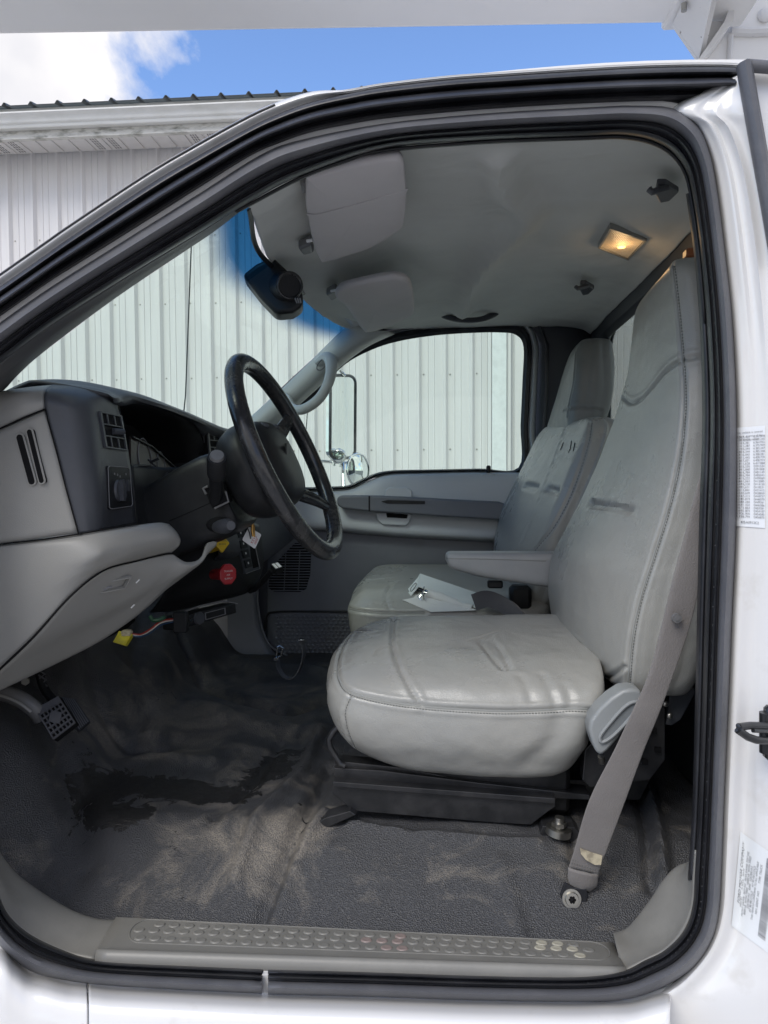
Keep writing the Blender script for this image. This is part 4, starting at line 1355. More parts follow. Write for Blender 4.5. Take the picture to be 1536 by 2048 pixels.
along_bar('cup_recess', [(772, 1026), (816, 1029), (814, 1037), (774, 1035)], PD - .0895, .01, M['void'], cup, .001)
# speaker grille
GO = [(590, 1086), (608, 1087), (620, 1094), (622, 1110), (620, 1150), (612, 1178), (600, 1184), (548, 1183), (537, 1176), (539, 1150), (555, 1122)]
mb = MB(); mb.prism([P(x, y, PD - .020) for x, y in GO], Vector((0, .006, 0)))
sg = mb.build('speaker_grille', M['void'], DR, smooth=False)
def span(y, poly):
    xs_ = []
    for i in range(len(poly)):
        (x0, y0), (x1, y1) = poly[i], poly[(i + 1) % len(poly)]
        if (y0 - y) * (y1 - y) < 0: xs_.append(x0 + (x1 - x0) * (y - y0) / (y1 - y0))
    return (min(xs_), max(xs_)) if len(xs_) > 1 else None
mb = MB()
for k in range(18):
    y = 1089 + k * 5.4
    s_ = span(y, GO)
    if s_:
        a, b = P(s_[0], y, PD - .024), P(s_[1], y, PD - .024)
        mb.box((a + b) / 2, ((b - a).length, .006, .0036), bev=.001)
for xx in (572, 600):
    a, b = P(xx, 1100, PD - .025), P(xx - 4, 1182, PD - .025)
    mb.tube([a, b], .0016, 6)
mb.build('grille_slats', M['doorpanel'], sg, kind='stuff')
# map pocket with rounded border and beaded mat
mb = MB()
mb.tube(catmull([P(x, y, PD - .018) for x, y in ((530, 1262), (534, 1232), (550, 1224), (620, 1223), (760, 1224), (900, 1226))], 6).tolist(), .004, 8)
mb.tube(catmull([P(x, y, PD - .018) for x, y in ((536, 1282), (548, 1300), (575, 1314), (640, 1318), (760, 1320))], 6).tolist(), .004, 8)
pk = mb.build('pocket_rim', M['black'], DR)
mb = MB()
for r_ in range(11):
    for k in range(24):
        x = 552 + k * 9.2 + (r_ % 2) * 4.6; y = 1233 + r_ * 7.2
        mb.sphere(P(x, y, PD - .0165), .0065, 6, 4, (1, .4, .8))
mb.build('pocket_beads', M['doorpanel'], DR, kind='stuff')
# outside skin of the passenger door and mirrors beyond the glass
mb = MB(); mb.box((.05, 1.80, EYE - .42), (1.35, .02, .74), bev=.01); mb.build('outer_skin', M['white'], DR)
MI = thing('side_mirror', P(690, 960, 2.02), "tall chrome passenger side towing mirror outside the far window", "side mirror")
MF = Face((661, 750, 1.98), (711, 752, 2.19), (710, 915, 2.19), (660, 918, 1.98))
uv = rrect(0, 1, 0, 1, .28, .09, 6)
mb = MB(); MF.shape(mb, uv, -.02, 0); mb.build('mirror_pane', M['mirror'], MI, smooth=False)
mb = MB(); mb.tube([MF.p(u, v, 0) for u, v in uv], .0065, 8, closed=True); mb.build('mirror_frame', M['rubber2'], MI)
mb = MB(); mb.tube([P(690, 752, 2.06), P(683, 744, 2.06), (P(683, 744, 2.06) + Vector((0, -.08, .0)))], .006, 8)
mb.tube(catmull([P(x, y, 2.06) for x, y in ((640, 922), (662, 924), (690, 926), (712, 924))], 4).tolist(), .006, 8)
mb.tube([P(668, 918, 2.06), P(668, 932, 2.06)], .008, 8); mb.tube([P(680, 918, 2.06), P(680, 934, 2.06)], .006, 8)
mb.tube([P(686, 926, 2.06), P(688, 975, 2.0)], .007, 8)
mb.tube([P(615, 825, 2.02), P(609, 905, 2.02)], .003, 6)
mb.build('mirror_bracket', M['chrome'], MI)
mb = MB()
c = P(676, 912, 2.02)
mb.sphere(c, .036, 16, 10, (1, .45, .9)); mb.build('convex_spot_mirror', M['chrome'], MI)
CM = thing('round_mirror', P(716, 965, 2.03), "round convex mirror in a bright rim below the tall side mirror", "side mirror")
c = P(716, 940, 2.02)
a0 = Vector((.80, -.60, 0)).normalized()
u0 = Vector((.60, .80, 0)).normalized()
ring = [c + u0 * (.066 * math.cos(t)) + Vector((0, 0, .068 * math.sin(t))) for t in np.linspace(0, 2 * math.pi, 33)[:-1]]
mb = MB(); mb.tube(ring, .005, 8, closed=True); mb.build('mirror_rim', M['chrome'], CM)
dome = [c + (q - c) * f + a0 * h for f, h in ((.98, 0), (.8, .006), (.5, .012), (.2, .0145)) for q in ring]
Fd = [(i * 32 + j, i * 32 + (j + 1) % 32, (i + 1) * 32 + (j + 1) % 32, (i + 1) * 32 + j) for i in range(3) for j in range(32)] + [tuple(96 + j for j in range(32))]
mk('mirror_pane', dome, Fd, M['mirror'], CM)

# ================================================================== dashboard
DB = thing('dashboard', P(300, 1060, .6), "charcoal and grey dashboard with air vents, gauges and steering column", "dashboard")
# grey end cap, upper, with the two drain slots
rows = [[(-120, 800, .135), (-40, 790, .135), (0, 783, .135), (50, 775, .15), (104, 769.5, .20)],
        [(-120, 820, .118), (-40, 803, .118), (0, 795, .118), (45, 786, .122), (93, 779, .15)],
        [(-120, 850, .112), (-40, 830, .112), (0, 820, .112), (44, 808, .114), (88, 797, .128)],
        [(-120, 885, .114), (-40, 869, .114), (0, 855, .114), (44, 835, .116), (90, 817, .126)]]
patch('end_cap_top', rows, M['trim'], DB, 6, 5, .004)
EF = Face((0, 859, .112), (90, 820, .126), (157, 1066, .130), (0, 1087, .112))
rows = [[(-120, 897, .114), (0, 858.5, .114), (45, 839, .118), (90, 819, .126)], [(-120, 960, .110), (0, 935, .110), (56, 915, .114), (111, 895, .123)],
        [(-120, 1030, .110), (0, 1010, .110), (66, 995, .115), (133, 980, .126)], [(-120, 1095, .113), (0, 1086, .113), (76, 1077, .118), (157, 1066, .130)]]
ec = patch('end_panel', rows, M['trim'], DB, 6, 6, .004)
for (x0, y0, x1, y1, x2) in ((38, 868, 66, 970, 7.5), (58, 858, 85, 967, 6)):
    c0, c1 = Vector((x0, y0, 0)), Vector((x1, y1, 0))
    d = (c1 - c0).normalized(); n = Vector((-d.y, d.x, 0))
    out = []
    for a in np.linspace(0, math.pi, 8): out.append(c1 - d * x2 + (n * math.cos(a) + d * math.sin(a)) * x2)
    for a in np.linspace(0, math.pi, 8): out.append(c0 + d * x2 + (-n * math.cos(a) - d * math.sin(a)) * x2)
    mb = MB(); mb.prism([P(q.x, q.y, .111) for q in out], Vector((0, .02, 0))); mb.build('drain_slot', M['void'], ec, smooth=False)
    mb = MB(); mb.tube([P(q.x, q.y, .1125) for q in out], .0018, 6, closed=True); mb.build('slot_edge', M['trim'], ec)
# charcoal end block: side then rounded corner then rear face
CB = [((104, 769, .20), (150, 769, .235), (190, 774, .27), (222, 784, .31), (240, 800, .35)),
      ((92, 780, .14), (135, 783, .165), (172, 789, .195), (207, 797, .25), (236, 812, .335)),
      ((89, 800, .124), (140, 806, .145), (180, 812, .185), (208, 820, .25), (240, 830, .335)),
      ((94, 840, .124), (146, 843, .142), (185, 848, .180), (212, 856, .25), (249, 865, .34)),
      ((111, 895, .122), (156, 898, .140), (192, 903, .176), (217, 908, .25), (258, 912, .345)),
      ((133, 980, .125), (169, 981, .142), (200, 982, .175), (222, 982, .25), (266, 975, .35)),
      ((150, 1040, .128), (178, 1040, .144), (203, 1038, .175), (224, 1034, .25), (270, 1020, .355)),
      ((157, 1066, .130), (183, 1063, .146), (205, 1058, .176), (226, 1054, .25), (274, 1046, .36))]
sbk = patch('side_block', CB, M['charcoal'], DB, 6, 6, .004)
_o = wloc(sbk)
SBT = BVHTree.FromPolygons([tuple(v.co + _o) for v in sbk.data.vertices], [tuple(p.vertices) for p in sbk.data.polygons])
def onblock(x, y, Y):
    l_, n_, i_, d_ = SBT.ray_cast(CAM, ray(x, y).normalized())
    return l_ if l_ is not None else P(x, y, Y)
# hood over the gauges
OT = [(104, 769.5, .20), (150, 768.5, .25), (200, 773, .31), (255, 784, .40), (300, 796, .50), (345, 813, .62), (385, 829, .72), (420, 845, .82), (452, 858, .92), (490, 866, 1.10), (530, 870, 1.3), (570, 876, 1.6)]
def lift(p, dx, dz): return P(*p) + Vector((dx, 0, dz))
rows = [[Vector((-1.0 - .1 * math.sin(math.pi * (P(*p).y) / 1.7), P(*p).y + (-.03 if i == 0 else 0), EYE + .055)) for i, p in enumerate(OT)],
        [Vector((-.86 - .05 * math.sin(math.pi * (P(*p).y) / 1.7), P(*p).y, EYE + .115)) for i, p in enumerate(OT)],
        [lift(p, -.06, -.004) for p in OT], [lift(p, -.018, .0005) for p in OT],
        [lift((p[0] + 6, p[1] + 10, p[2]), .0, 0) for p in OT],
        [P(238, 806, .35), P(240, 808, .36), P(246, 808, .38), P(272, 803, .45), P(306, 808, .53), P(346, 822, .63), P(378, 838, .71), P(397, 860, .77), P(408, 872, .83), P(450, 874, 1.0), P(500, 878, 1.2), P(560, 884, 1.6)]]
rows[4][0] = P(200, 790, .24); rows[4][1] = P(222, 795, .29); rows[4][2] = P(236, 797, .34)
patch('dash_top', rows, M['charcoal'], DB, 6, 5, .006, raw=True)
# gauge cavity
cav = [(239, 808), (272, 803), (306, 808), (346, 822), (378, 838), (397, 860), (407, 889), (413, 925), (400, 950), (340, 950), (262, 942)]
Yc = [.36, .45, .53, .63, .71, .77, .80, .83, .82, .62, .38]
r0 = np.array([tuple(P(x, y, Y)) for (x, y), Y in zip(cav, Yc)])
ctr = r0.mean(axis=0)
r1 = (r0 - ctr) * .93 + ctr + np.array([-.05, 0, -.004])
r2 = (r0 - ctr) * .88 + ctr + np.array([-.14, .01, -.012])
r3 = (r0 - ctr) * .05 + ctr + np.array([-.15, .01, -.012])
V, F = loft([r0, r1, r2, r3], closed_u=True)
s = sum((Vector(V[q[1]]) - Vector(V[q[0]])).cross(Vector(V[q[3]]) - Vector(V[q[0]])).x for q in F[-11:])
if s < 0: F = [q[::-1] for q in F]
cv = mk('gauge_recess', V, F, M['black'], DB); md = cv.modifiers.new("t", 'SOLIDIFY'); md.thickness = .004; md.offset = -1
M['cluster'] = material("gauge_face", (0.028, 0.022, 0.022), 0.45, col2=(0.06, 0.042, 0.038), vscale=30, spec=.3)
CF = Face((262, 874, .42), (300, 893, .55), (352, 940, .74), (262, 940, .40))
cl = MB(); CF.box(cl, 0, 1, 0, 1, -.004, 0)
clo = cl.build('instrument_cluster', M['cluster'], DB, smooth=False)
for (u, v, r_) in ((.35, .62, .045), (.72, .78, .030)):
    ring = [CF.p(u, v, .001) + (CF.U.normalized() * math.cos(t) + (CF.n.cross(CF.U).normalized()) * math.sin(t)) * r_ for t in np.linspace(0, 2 * math.pi, 25)[:-1]]
    mb = MB(); mb.tube(ring, .0015, 5, closed=True); mb.build('gauge_ring', M['inkgrey'], clo)
mb = MB(); mb.tube([CF.p(0, 0, .004), CF.p(1, 0, .004), CF.p(1, 1, .004)], .0025, 6); mb.build('cluster_edge', M['black'], clo)
mb = MB()
mb.tube(catmull([P(x, y, Y) for x, y, Y in ((262, 931, .37), (285, 930, .42), (303, 933, .46), (315, 943, .48), (326, 952, .49), (336, 946, .50))], 5).tolist(), .0022, 6)
mb.tube([P(300, 925, .46), P(318, 917, .46)], .003, 6); mb.tube([P(296, 919, .46), P(312, 934, .46)], .002, 6)
mb.build('loose_cable', M['rubber'], DB)
# lower black surround left of the column
rows = [[(264, 932, .365), (285, 931, .42), (306, 933, .46), (330, 935, .50), (372, 934, .56)], [(267, 975, .362), (288, 975, .41), (312, 977, .45), (336, 978, .49), (376, 978, .55)],
        [(272, 1040, .36), (296, 1037, .41), (322, 1032, .45), (342, 1030, .48), (380, 1030, .54)], [(276, 1062, .36), (300, 1060, .41), (330, 1062, .45), (350, 1070, .48), (388, 1080, .54)]]
patch('column_surround', rows, M['black'], DB, 5, 5, .004)
# left vent, in its own frame
def vent(face, u0, u1, v0, v1, nslat=3, par=DB):
    mb = MB(); face.box(mb, u0, u1, v0, v1, -.030, .0012)
    vt = mb.build('air_vent', M['void'], par, smooth=False)
    mb = MB(); face.frame(mb, u0 - .01, u1 + .01, v0 - .01, v1 + .01, .055 * (u1 - u0) / .8, .03, .0, .0045); mb.build('vent_frame', M['charcoal'], vt, smooth=False)
    mb = MB()
    for k in range(1, nslat):
        v = v0 + (v1 - v0) * k / nslat
        face.box(mb, u0, u1, v - .012, v + .012, .0014, .0045)
    for k in range(nslat):
        if k == 1: continue
        for j in (1, 2):
            u = u0 + (u1 - u0) * (j / 3 - .02)
            face.box(mb, u - .015, u + .015, v0 + (v1 - v0) * k / nslat + .012, v0 + (v1 - v0) * (k + 1) / nslat - .012, .0013, .0035)
    mb.build('vent_slat', M['charcoal'], vt, kind='stuff', smooth=False)
    mb = MB(); mb.tube([face.p(u0 + (u1 - u0) * .45, (v0 + v1) / 2, .002), face.p(u0 + (u1 - u0) * .75, (v0 + v1) / 2, .010)], .006, 8); mb.build('vent_tab', M['charcoal'], vt)
LF = Face((190, 806, .21), (243, 822, .335), (272, 1046, .350), (210, 1056, .19))
FL1 = Face(onblock(194, 819, .205), onblock(241, 829, .325), onblock(254, 905, .335), onblock(207, 898, .195))
vent(FL1, .04, .96, .05, .95)
HS = Face(onblock(211, 929, .190), onblock(258, 933, .340), onblock(265, 1014, .345), onblock(214, 1022, .185))
mb = MB(); HS.shape(mb, rrect(.02, .98, .02, .98, .1, .06), -.004, .0022); hs_ = mb.build('headlight_switch', M['black'], DB, smooth=False)
mb = MB(); mb.tube([HS.p(u, v, .0026) for u, v in rrect(.04, .96, .03, .97, .1, .06)], .0009, 5, closed=True); mb.build('switch_border', M['inkgrey'], hs_)
kc = HS.p(.42, .58, .0022)
U = HS.U.normalized(); W = HS.V.normalized()
mb = MB(); mb.cyl(kc, kc + HS.n * .004, .021, 24, .019)
pts = [kc + HS.n * .004 + U * a + W * b for a, b in ((-.006, -.019), (.003, -.021), (.009, -.010), (.010, .008), (.004, .020), (-.006, .019))]
mb.prism(pts, HS.n * .008)
mb.build('rotary_knob', M['charcoal'], hs_)
mb = MB(); HS.box(mb, .74, .82, .33, .60, .0023, .007); mb.build('dimmer_wheel', M['charcoal'], hs_, smooth=False)
mb = MB()
for (u, v) in ((.30, .20), (.42, .22), (.52, .26), (.78, .20)):
    HS.box(mb, u - .02, u + .02, v - .03, v + .02, .0023, .0027)
mb.build('switch_symbol', M['inkgrey'], hs_, smooth=False, kind='stuff')
# right vents beside the gauges
RF = [[(407, 866, .80), (430, 868, .88), (460, 872, 1.0), (500, 876, 1.18), (560, 884, 1.5)], [(411, 895, .81), (432, 897, .89), (462, 900, 1.0), (502, 904, 1.18), (562, 910, 1.5)],
      [(415, 930, .82), (436, 931, .90), (466, 933, 1.0), (505, 936, 1.18), (565, 940, 1.5)], [(420, 990, .80), (440, 990, .88), (470, 990, .98), (510, 992, 1.15), (568, 996, 1.45)]]
patch('vent_panel', RF, M['charcoal'], DB, 5, 4, .004)
V1 = Face((412, 864, .80), (450, 869, .93), (453, 912, .935), (416, 909, .805))
vent(V1, .03, .97, .03, .97)
V2f = Face((457, 870, .96), (496, 875, 1.12), (498, 915, 1.12), (459, 912, .965))
vent(V2f, .03, .97, .03, .97)
# centre stack and passenger side of the dash (mostly behind the wheel)
rows = [[(420, 975, .82), (500, 978, 1.12), (540, 985, 1.40), (575, 985, 1.66)], [(430, 1040, .80), (505, 1045, 1.08), (550, 1050, 1.40), (585, 1040, 1.66)],
        [(440, 1100, .80), (515, 1100, 1.06), (556, 1085, 1.40), (590, 1065, 1.66)], [(430, 1120, .84), (512, 1130, 1.10), (560, 1100, 1.42), (592, 1075, 1.67)]]
patch('glovebox_side', rows, M['charcoal'], DB, 5, 4, .005)
# grey roll below the charcoal block
rows = [[(-140, 1105, 0.115), (-60, 1096, 0.115), (0, 1090.5, 0.116), (80, 1081, 0.121), (157, 1069.5, 0.133), (207, 1061, 0.162), (275, 1050, 0.243), (318, 1045, 0.298), (338, 1048, 0.323)],
        [(-140, 1115, 0.108), (-60, 1107, 0.108), (0, 1101, 0.109), (82, 1092, 0.113), (165, 1083, 0.123), (222, 1076, 0.159), (286, 1062, 0.234), (334, 1056, 0.293), (352, 1062, 0.321)],
        [(-140, 1150, 0.107), (-60, 1146, 0.107), (0, 1142, 0.107), (84, 1130, 0.110), (180, 1112, 0.118), (228, 1098, 0.156), (296, 1082, 0.230), (344, 1073, 0.285), (361, 1078, 0.317)],
        [(-140, 1230, 0.112), (-60, 1215, 0.112), (0, 1196, 0.112), (80, 1175, 0.113), (172, 1136, 0.122), (226, 1118, 0.159), (292, 1102, 0.234), (340, 1090, 0.289), (358, 1092, 0.318)],
        [(-140, 1330, 0.125), (-60, 1300, 0.125), (0, 1262, 0.122), (70, 1222, 0.120), (160, 1160, 0.128), (218, 1132, 0.162), (280, 1116, 0.239), (328, 1104, 0.293), (346, 1103, 0.319)],
        [(-140, 1450, 0.145), (-60, 1396, 0.140), (-2, 1337, 0.135), (66, 1272, 0.130), (139, 1192, 0.132), (206, 1140, 0.165), (275, 1121, 0.243), (326, 1108, 0.298), (343, 1106, 0.321)]]
patch('knee_panel_top', rows, M['trim'], DB, 6, 6, .006)
# knee bolster below the seam
rows = [[(211, 1141, 0.167), (240, 1132, 0.201), (282, 1122, 0.245), (328, 1110, 0.298), (344, 1108, 0.319), (358, 1117, 0.331), (372, 1124, 0.340), (392, 1122, 0.365), (404, 1112, 0.382), (415, 1088, 0.399), (428, 1082, 0.415)],
        [(146, 1190, 0.136), (200, 1172, 0.180), (262, 1156, 0.239), (318, 1138, 0.289), (345, 1128, 0.314), (362, 1130, 0.327), (378, 1133, 0.340), (396, 1128, 0.363), (408, 1116, 0.382), (418, 1094, 0.401), (431, 1083, 0.418)],
        [(70, 1276, 0.134), (145, 1246, 0.183), (222, 1214, 0.239), (290, 1180, 0.285), (325, 1160, 0.310), (348, 1152, 0.327), (368, 1146, 0.340), (390, 1136, 0.363), (407, 1121, 0.382), (420, 1099, 0.403), (434, 1083, 0.420)],
        [(0, 1344, 0.140), (82, 1306, 0.188), (172, 1262, 0.243), (250, 1222, 0.289), (300, 1192, 0.314), (328, 1172, 0.327), (352, 1158, 0.340), (380, 1143, 0.363), (402, 1125, 0.382), (418, 1103, 0.403), (434, 1086, 0.420)],
        [(-80, 1414, 0.150), (22, 1365, 0.192), (112, 1322, 0.247), (200, 1277, 0.293), (262, 1236, 0.319), (300, 1206, 0.331), (330, 1178, 0.344), (364, 1152, 0.365), (392, 1131, 0.382), (414, 1108, 0.403), (433, 1089, 0.420)],
        [(-80, 1420, 0.167), (22, 1371, 0.205), (112, 1328, 0.260), (200, 1283, 0.306), (262, 1241, 0.331), (300, 1210, 0.344), (330, 1182, 0.356), (364, 1156, 0.378), (392, 1134, 0.394), (414, 1110, 0.415), (433, 1091, 0.433)]]
kb = patch('knee_bolster', rows, M['trim'], DB, 5, 6, .005, label="lower grey knee panel with scuffs under the steering column")
mb = MB(); mb.tube(catmull([P(x, y, Y) for x, y, Y in ((-80, 1414, 0.135), (-2, 1341, 0.130), (68, 1274, 0.126), (140, 1194, 0.128), (208, 1141, 0.162), (277, 1121.5, 0.241), (328, 1109, 0.296), (345, 1107, 0.319))], 8).tolist(), .0016, 6)
mb.build('panel_gap', M['void'], DB)
mb = MB(); mb.tube(catmull([P(x, y, Y) for x, y, Y in ((-60, 1101, .113), (0, 1088.5, .112), (80, 1079.5, .117), (157, 1068, .129), (207, 1059.5, .160), (275, 1048, .24))], 8).tolist(), .0014, 6)
mb.tube([P(x, y, Y) for x, y, Y in ((-60, 885, .112), (0, 857, .111), (44, 837, .114), (90, 818, .123))], .0014, 6)
mb.tube([P(x, y, Y) for x, y, Y in ((90, 818, .122), (111, 895, .119), (133, 980, .122), (157, 1067, .127))], .0014, 6)
mb.build('end_panel_gap', M['void'], DB)
BF = Face((196, 1160, .285), (262, 1152, .355), (252, 1178, .365), (199, 1192, .300))
BF = Face(P(204, 1162, .192) , P(262, 1152, .226), P(248, 1176, .229), P(199, 1185, .194))
mb = MB(); BF.frame(mb, 0, 1, 0, 1, .04, .10, -.004, .0045); lt = mb.build('latch_recess', M['trim'], kb, smooth=False)
mb = MB(); mb.tube([BF.p(.10, .75, .004), BF.p(.25, .55, .004), BF.p(.4, .6, .004)], .002, 6); mb.build('latch_scuff', M['inkgrey'], lt)
mb = MB()
for (x, y, Y) in ((276, 1162, .244), (266, 1212, .253)):
    mb.tube([P(x - 4, y + 4, Y - .006), P(x + 3, y - 3, Y - .005)], .0012, 6)
mb.build('scuff_mark', M['inkwhite'], kb)
# scoop in the knee panel under the column
mb = MB(); mb.prism([P(x, y, .445) for x, y in ((338, 1050), (392, 1060), (416, 1070), (410, 1112), (388, 1126), (366, 1126), (340, 1112), (325, 1100))], Vector((0, .01, 0))); mb.build('panel_scoop', M['void'], DB, smooth=False)
# dark lower centre panel carrying the two brake knobs
rows = [[(395, 1120, .72), (415, 1085, .80), (440, 1060, .88), (468, 1048, .95), (500, 1045, 1.02), (520, 1050, 1.10)],
        [(365, 1148, .74), (400, 1120, .80), (436, 1100, .86), (474, 1090, .93), (506, 1085, 1.00), (524, 1085, 1.08)],
        [(335, 1180, .76), (385, 1165, .81), (440, 1150, .86), (488, 1135, .93), (512, 1128, .99), (528, 1120, 1.07)],
        [(318, 1205, .77), (370, 1200, .81), (430, 1188, .86), (480, 1175, .92), (508, 1165, .98), (522, 1150, 1.06)],
        [(305, 1222, .80), (360, 1216, .84), (430, 1200, .88), (474, 1190, .93), (500, 1180, .98), (516, 1165, 1.05)],
        [(300, 1226, .90), (356, 1221, .93), (430, 1204, .97), (474, 1193, 1.0), (500, 1183, 1.05), (516, 1168, 1.10)]]
patch('lower_centre_panel', rows, M['black'], DB, 5, 5, .005)
SFc = Face((462, 1050, .925), (497, 1046, 1.00), (516, 1138, 1.00), (488, 1148, .925))
mb = MB(); SFc.box(mb, 0, 1, 0, 1, -.01, .006); sw = mb.build('switch_column', M['charcoal'], DB, smooth=False)
mb = MB(); SFc.box(mb, .55, .95, .06, .95, .0062, .007); mb.build('switch_slot', M['void'], sw, smooth=False)
mb = MB(); mb.tube([SFc.p(u, v, .007) for u, v in ((0, 1), (1, 1), (1, 0))], .0012, 6); mb.build('switch_edge', M['inkgrey'], sw)
for k, v in enumerate((.20, .42, .62, .82)):
    mb = MB(); SFc.box(mb, .06, .44, v - .08, v + .08, .0062, .011); b_ = mb.build('toggle_switch', M['black'], sw, smooth=False)
    mb = MB(); SFc.box(mb, .2, .26, v - .03, v + .01, .0112, .0118); mb.build('switch_light', M['inkwhite'], b_, smooth=False)
# knobs: yellow diamond, red octagon
def knob(name, c, base, R_, n, rot, col, txt, tcol, label):
    t = thing(name, c, label, "brake knob")
    d = (CAM - c); d.z *= .2; d = Vector((.62, -.80, .05)).normalized()
    u = Vector((.80, .62, 0)).normalized(); v = d.cross(u).normalized()
    if v.z < 0: v = -v
    mb = MB(); mb.cyl(base, c, .0135, 16, .0145); mb.build('stem', col, t)
    pts = [c + (u * math.cos(rot + 2 * math.pi * k / n) * R_ * .86 + v * math.sin(rot + 2 * math.pi * k / n) * R_) for k in range(n)]
    mb = MB(); mb.prism(pts, d * .012)
    hd_ = mb.build('head', col, t, smooth=False)
    md = hd_.modifiers.new("b", 'BEVEL'); md.width = .003; md.segments = 2
    F_ = Face.__new__(Face)
    c2 = c + d * .0124
    F_.c = [c2 - u * R_ + v * R_, c2 + u * R_ + v * R_, c2 + u * R_ - v * R_, c2 - u * R_ - v * R_]
    F_.U = (F_.c[1] - F_.c[0]) * 2; F_.V = (F_.c[3] - F_.c[0]) * 2; F_.w = F_.h = 2 * R_; F_.n = d
    for k, s_ in enumerate(txt):
        text_on(F_, s_, .5, .36 + k * .17, .0062, tcol, hd_, .0004)
    return t
knob('parking_brake_knob', P(441, 1087, .72), P(420, 1096, .80), .024, 4, math.pi / 2, M['yellow'], ("PARKING", "BRAKE"), M['ink'], "yellow diamond brake knob on the dark lower dash above the red one")
knob('trailer_brake_knob', P(453, 1148, .70), P(428, 1149, .80), .027, 8, math.pi / 8, M['red'], ("TRAILER", "AIR", "SUPPLY"), M['inkwhite'], "red octagonal brake knob on the dark lower dash")

# ================================================================== steering column and wheel
t_ = R(24)
nW = Vector((math.cos(t_), -.065, math.sin(t_))).normalized()
e1 = Vector((-math.sin(t_), 0, math.cos(t_))).normalized()
e1 = (e1 - nW * e1.dot(nW)).normalized()
e2 = nW.cross(e1).normalized()
CW = P(576, 914, .47)
SW = thing('steering_wheel', CW, "large black four-spoke steering wheel with worn shiny rim", "steering wheel")
RW = .2165
ring = []; rad = []
for k in range(96):
    a = 2 * math.pi * k / 96
    ring.append(CW + e1 * (math.cos(a) * RW) + e2 * (math.sin(a) * RW)); rad.append(.0196 + .0006 * math.sin(a * 48))
mb = MB(); mb.tube(ring, rad, 18, closed=True, flat=.92, upd=nW)
mb.build('rim', M['blackgloss'], SW)
def hubring(h, ru, rv, off=Vector((0, 0, 0)), n=40, p=2.6):
    out = []
    for k in range(n):
        a = 2 * math.pi * k / n
        c, s = math.cos(a), math.sin(a)
        out.append(CW + nW * h + e1 * (ru * abs(c) ** (2 / p) * (1 if c > 0 else -1)) + e2 * (rv * abs(s) ** (2 / p) * (1 if s > 0 else -1)) + off)
    return np.array([tuple(q) for q in out])
rings = [hubring(.004, .012, .012), hubring(.002, .05, .06), hubring(-.008, .082, .095), hubring(-.026, .094, .108), hubring(-.048, .100, .112)]
V, F = close_loft(rings, 4)
V, F = fix_normals(V, F)
mk('horn_pad', V, F, M['black'], SW)
rings = [hubring(-.050, .099, .111), hubring(-.062, .104, .116), hubring(-.085, .103, .113), hubring(-.112, .090, .096), hubring(-.125, .070, .070)]
V, F = close_loft(rings, 4); V, F = fix_normals(V, F)
bk = mk('hub_back', V, F, M['black'], SW)
mb = MB()
mb.tube([Vector(q) for q in hubring(-.049, .1005, .1125)], .0012, 6, closed=True)
mb.build('pad_gap', M['void'], SW)
for a in (60, -60, 128, -128):
    a_ = R(a)
    dr = e1 * math.cos(a_) + e2 * math.sin(a_)
    mb = MB()
    pts = [CW + dr * r_ + nW * h for r_, h in ((.085, -.045), (.125, -.032), (.165, -.014), (.198, -.003), (.212, 0))]
    mb.tube(catmull(pts, 4).tolist(), [q for q in np.interp(np.linspace(0, 1, 17), [0, .3, .7, 1], [.026, .020, .016, .013])], 14, flat=.55, upd=nW)
    mb.build('spoke', M['blackgloss'], SW)
mb = MB()
for a, rr_ in ((28, .085), (-28, .085)):
    c = CW + (e1 * math.cos(R(a)) + e2 * math.sin(R(a))) * rr_ + nW * (-.010)
    mb.sphere(c, .012, 12, 8, (1, 1, .6))
mb.build('horn_button', M['charcoal'], SW)
mb = MB()
for k, (x, y) in enumerate(((605, 905), (612, 930))):
    pass
mb.box(CW + e1 * .015 + nW * .006, (.004, .04, .025), bev=.001)
mb.build('hub_emblem', M['black'], SW)

# shroud
def colring(h, ru, rv, dz=0, dy=0, r=.03):
    c = CW + nW * h + Vector((0, dy, dz))
    return ringcorners([c - e1 * ru - e2 * rv, c - e1 * ru + e2 * rv, c + e1 * ru + e2 * rv, c + e1 * ru - e2 * rv], r, 5, 4)
rings = [colring(-.132, .060, .060, -.010), colring(-.136, .082, .078, -.012), colring(-.20, .086, .080, -.016), colring(-.28, .080, .082, -.018), colring(-.36, .078, .086, -.018), colring(-.40, .070, .086, -.016), colring(-.405, .04, .05, -.016)]
V, F = close_loft(rings, 4)
SHV, SHF = V, F
sh = mk('steering_column', V, F, M['black'], DB)
# seam of the shroud halves and ring nearest the wheel
ln = hit(V, F, pxcurve([(338, 1042), (380, 1024), (420, 1006)], 8))
if len(ln) > 2:
    mb = MB(); mb.tube([p for p, n in ln], .0009, 6); mb.build('shroud_seam', M['void'], sh)
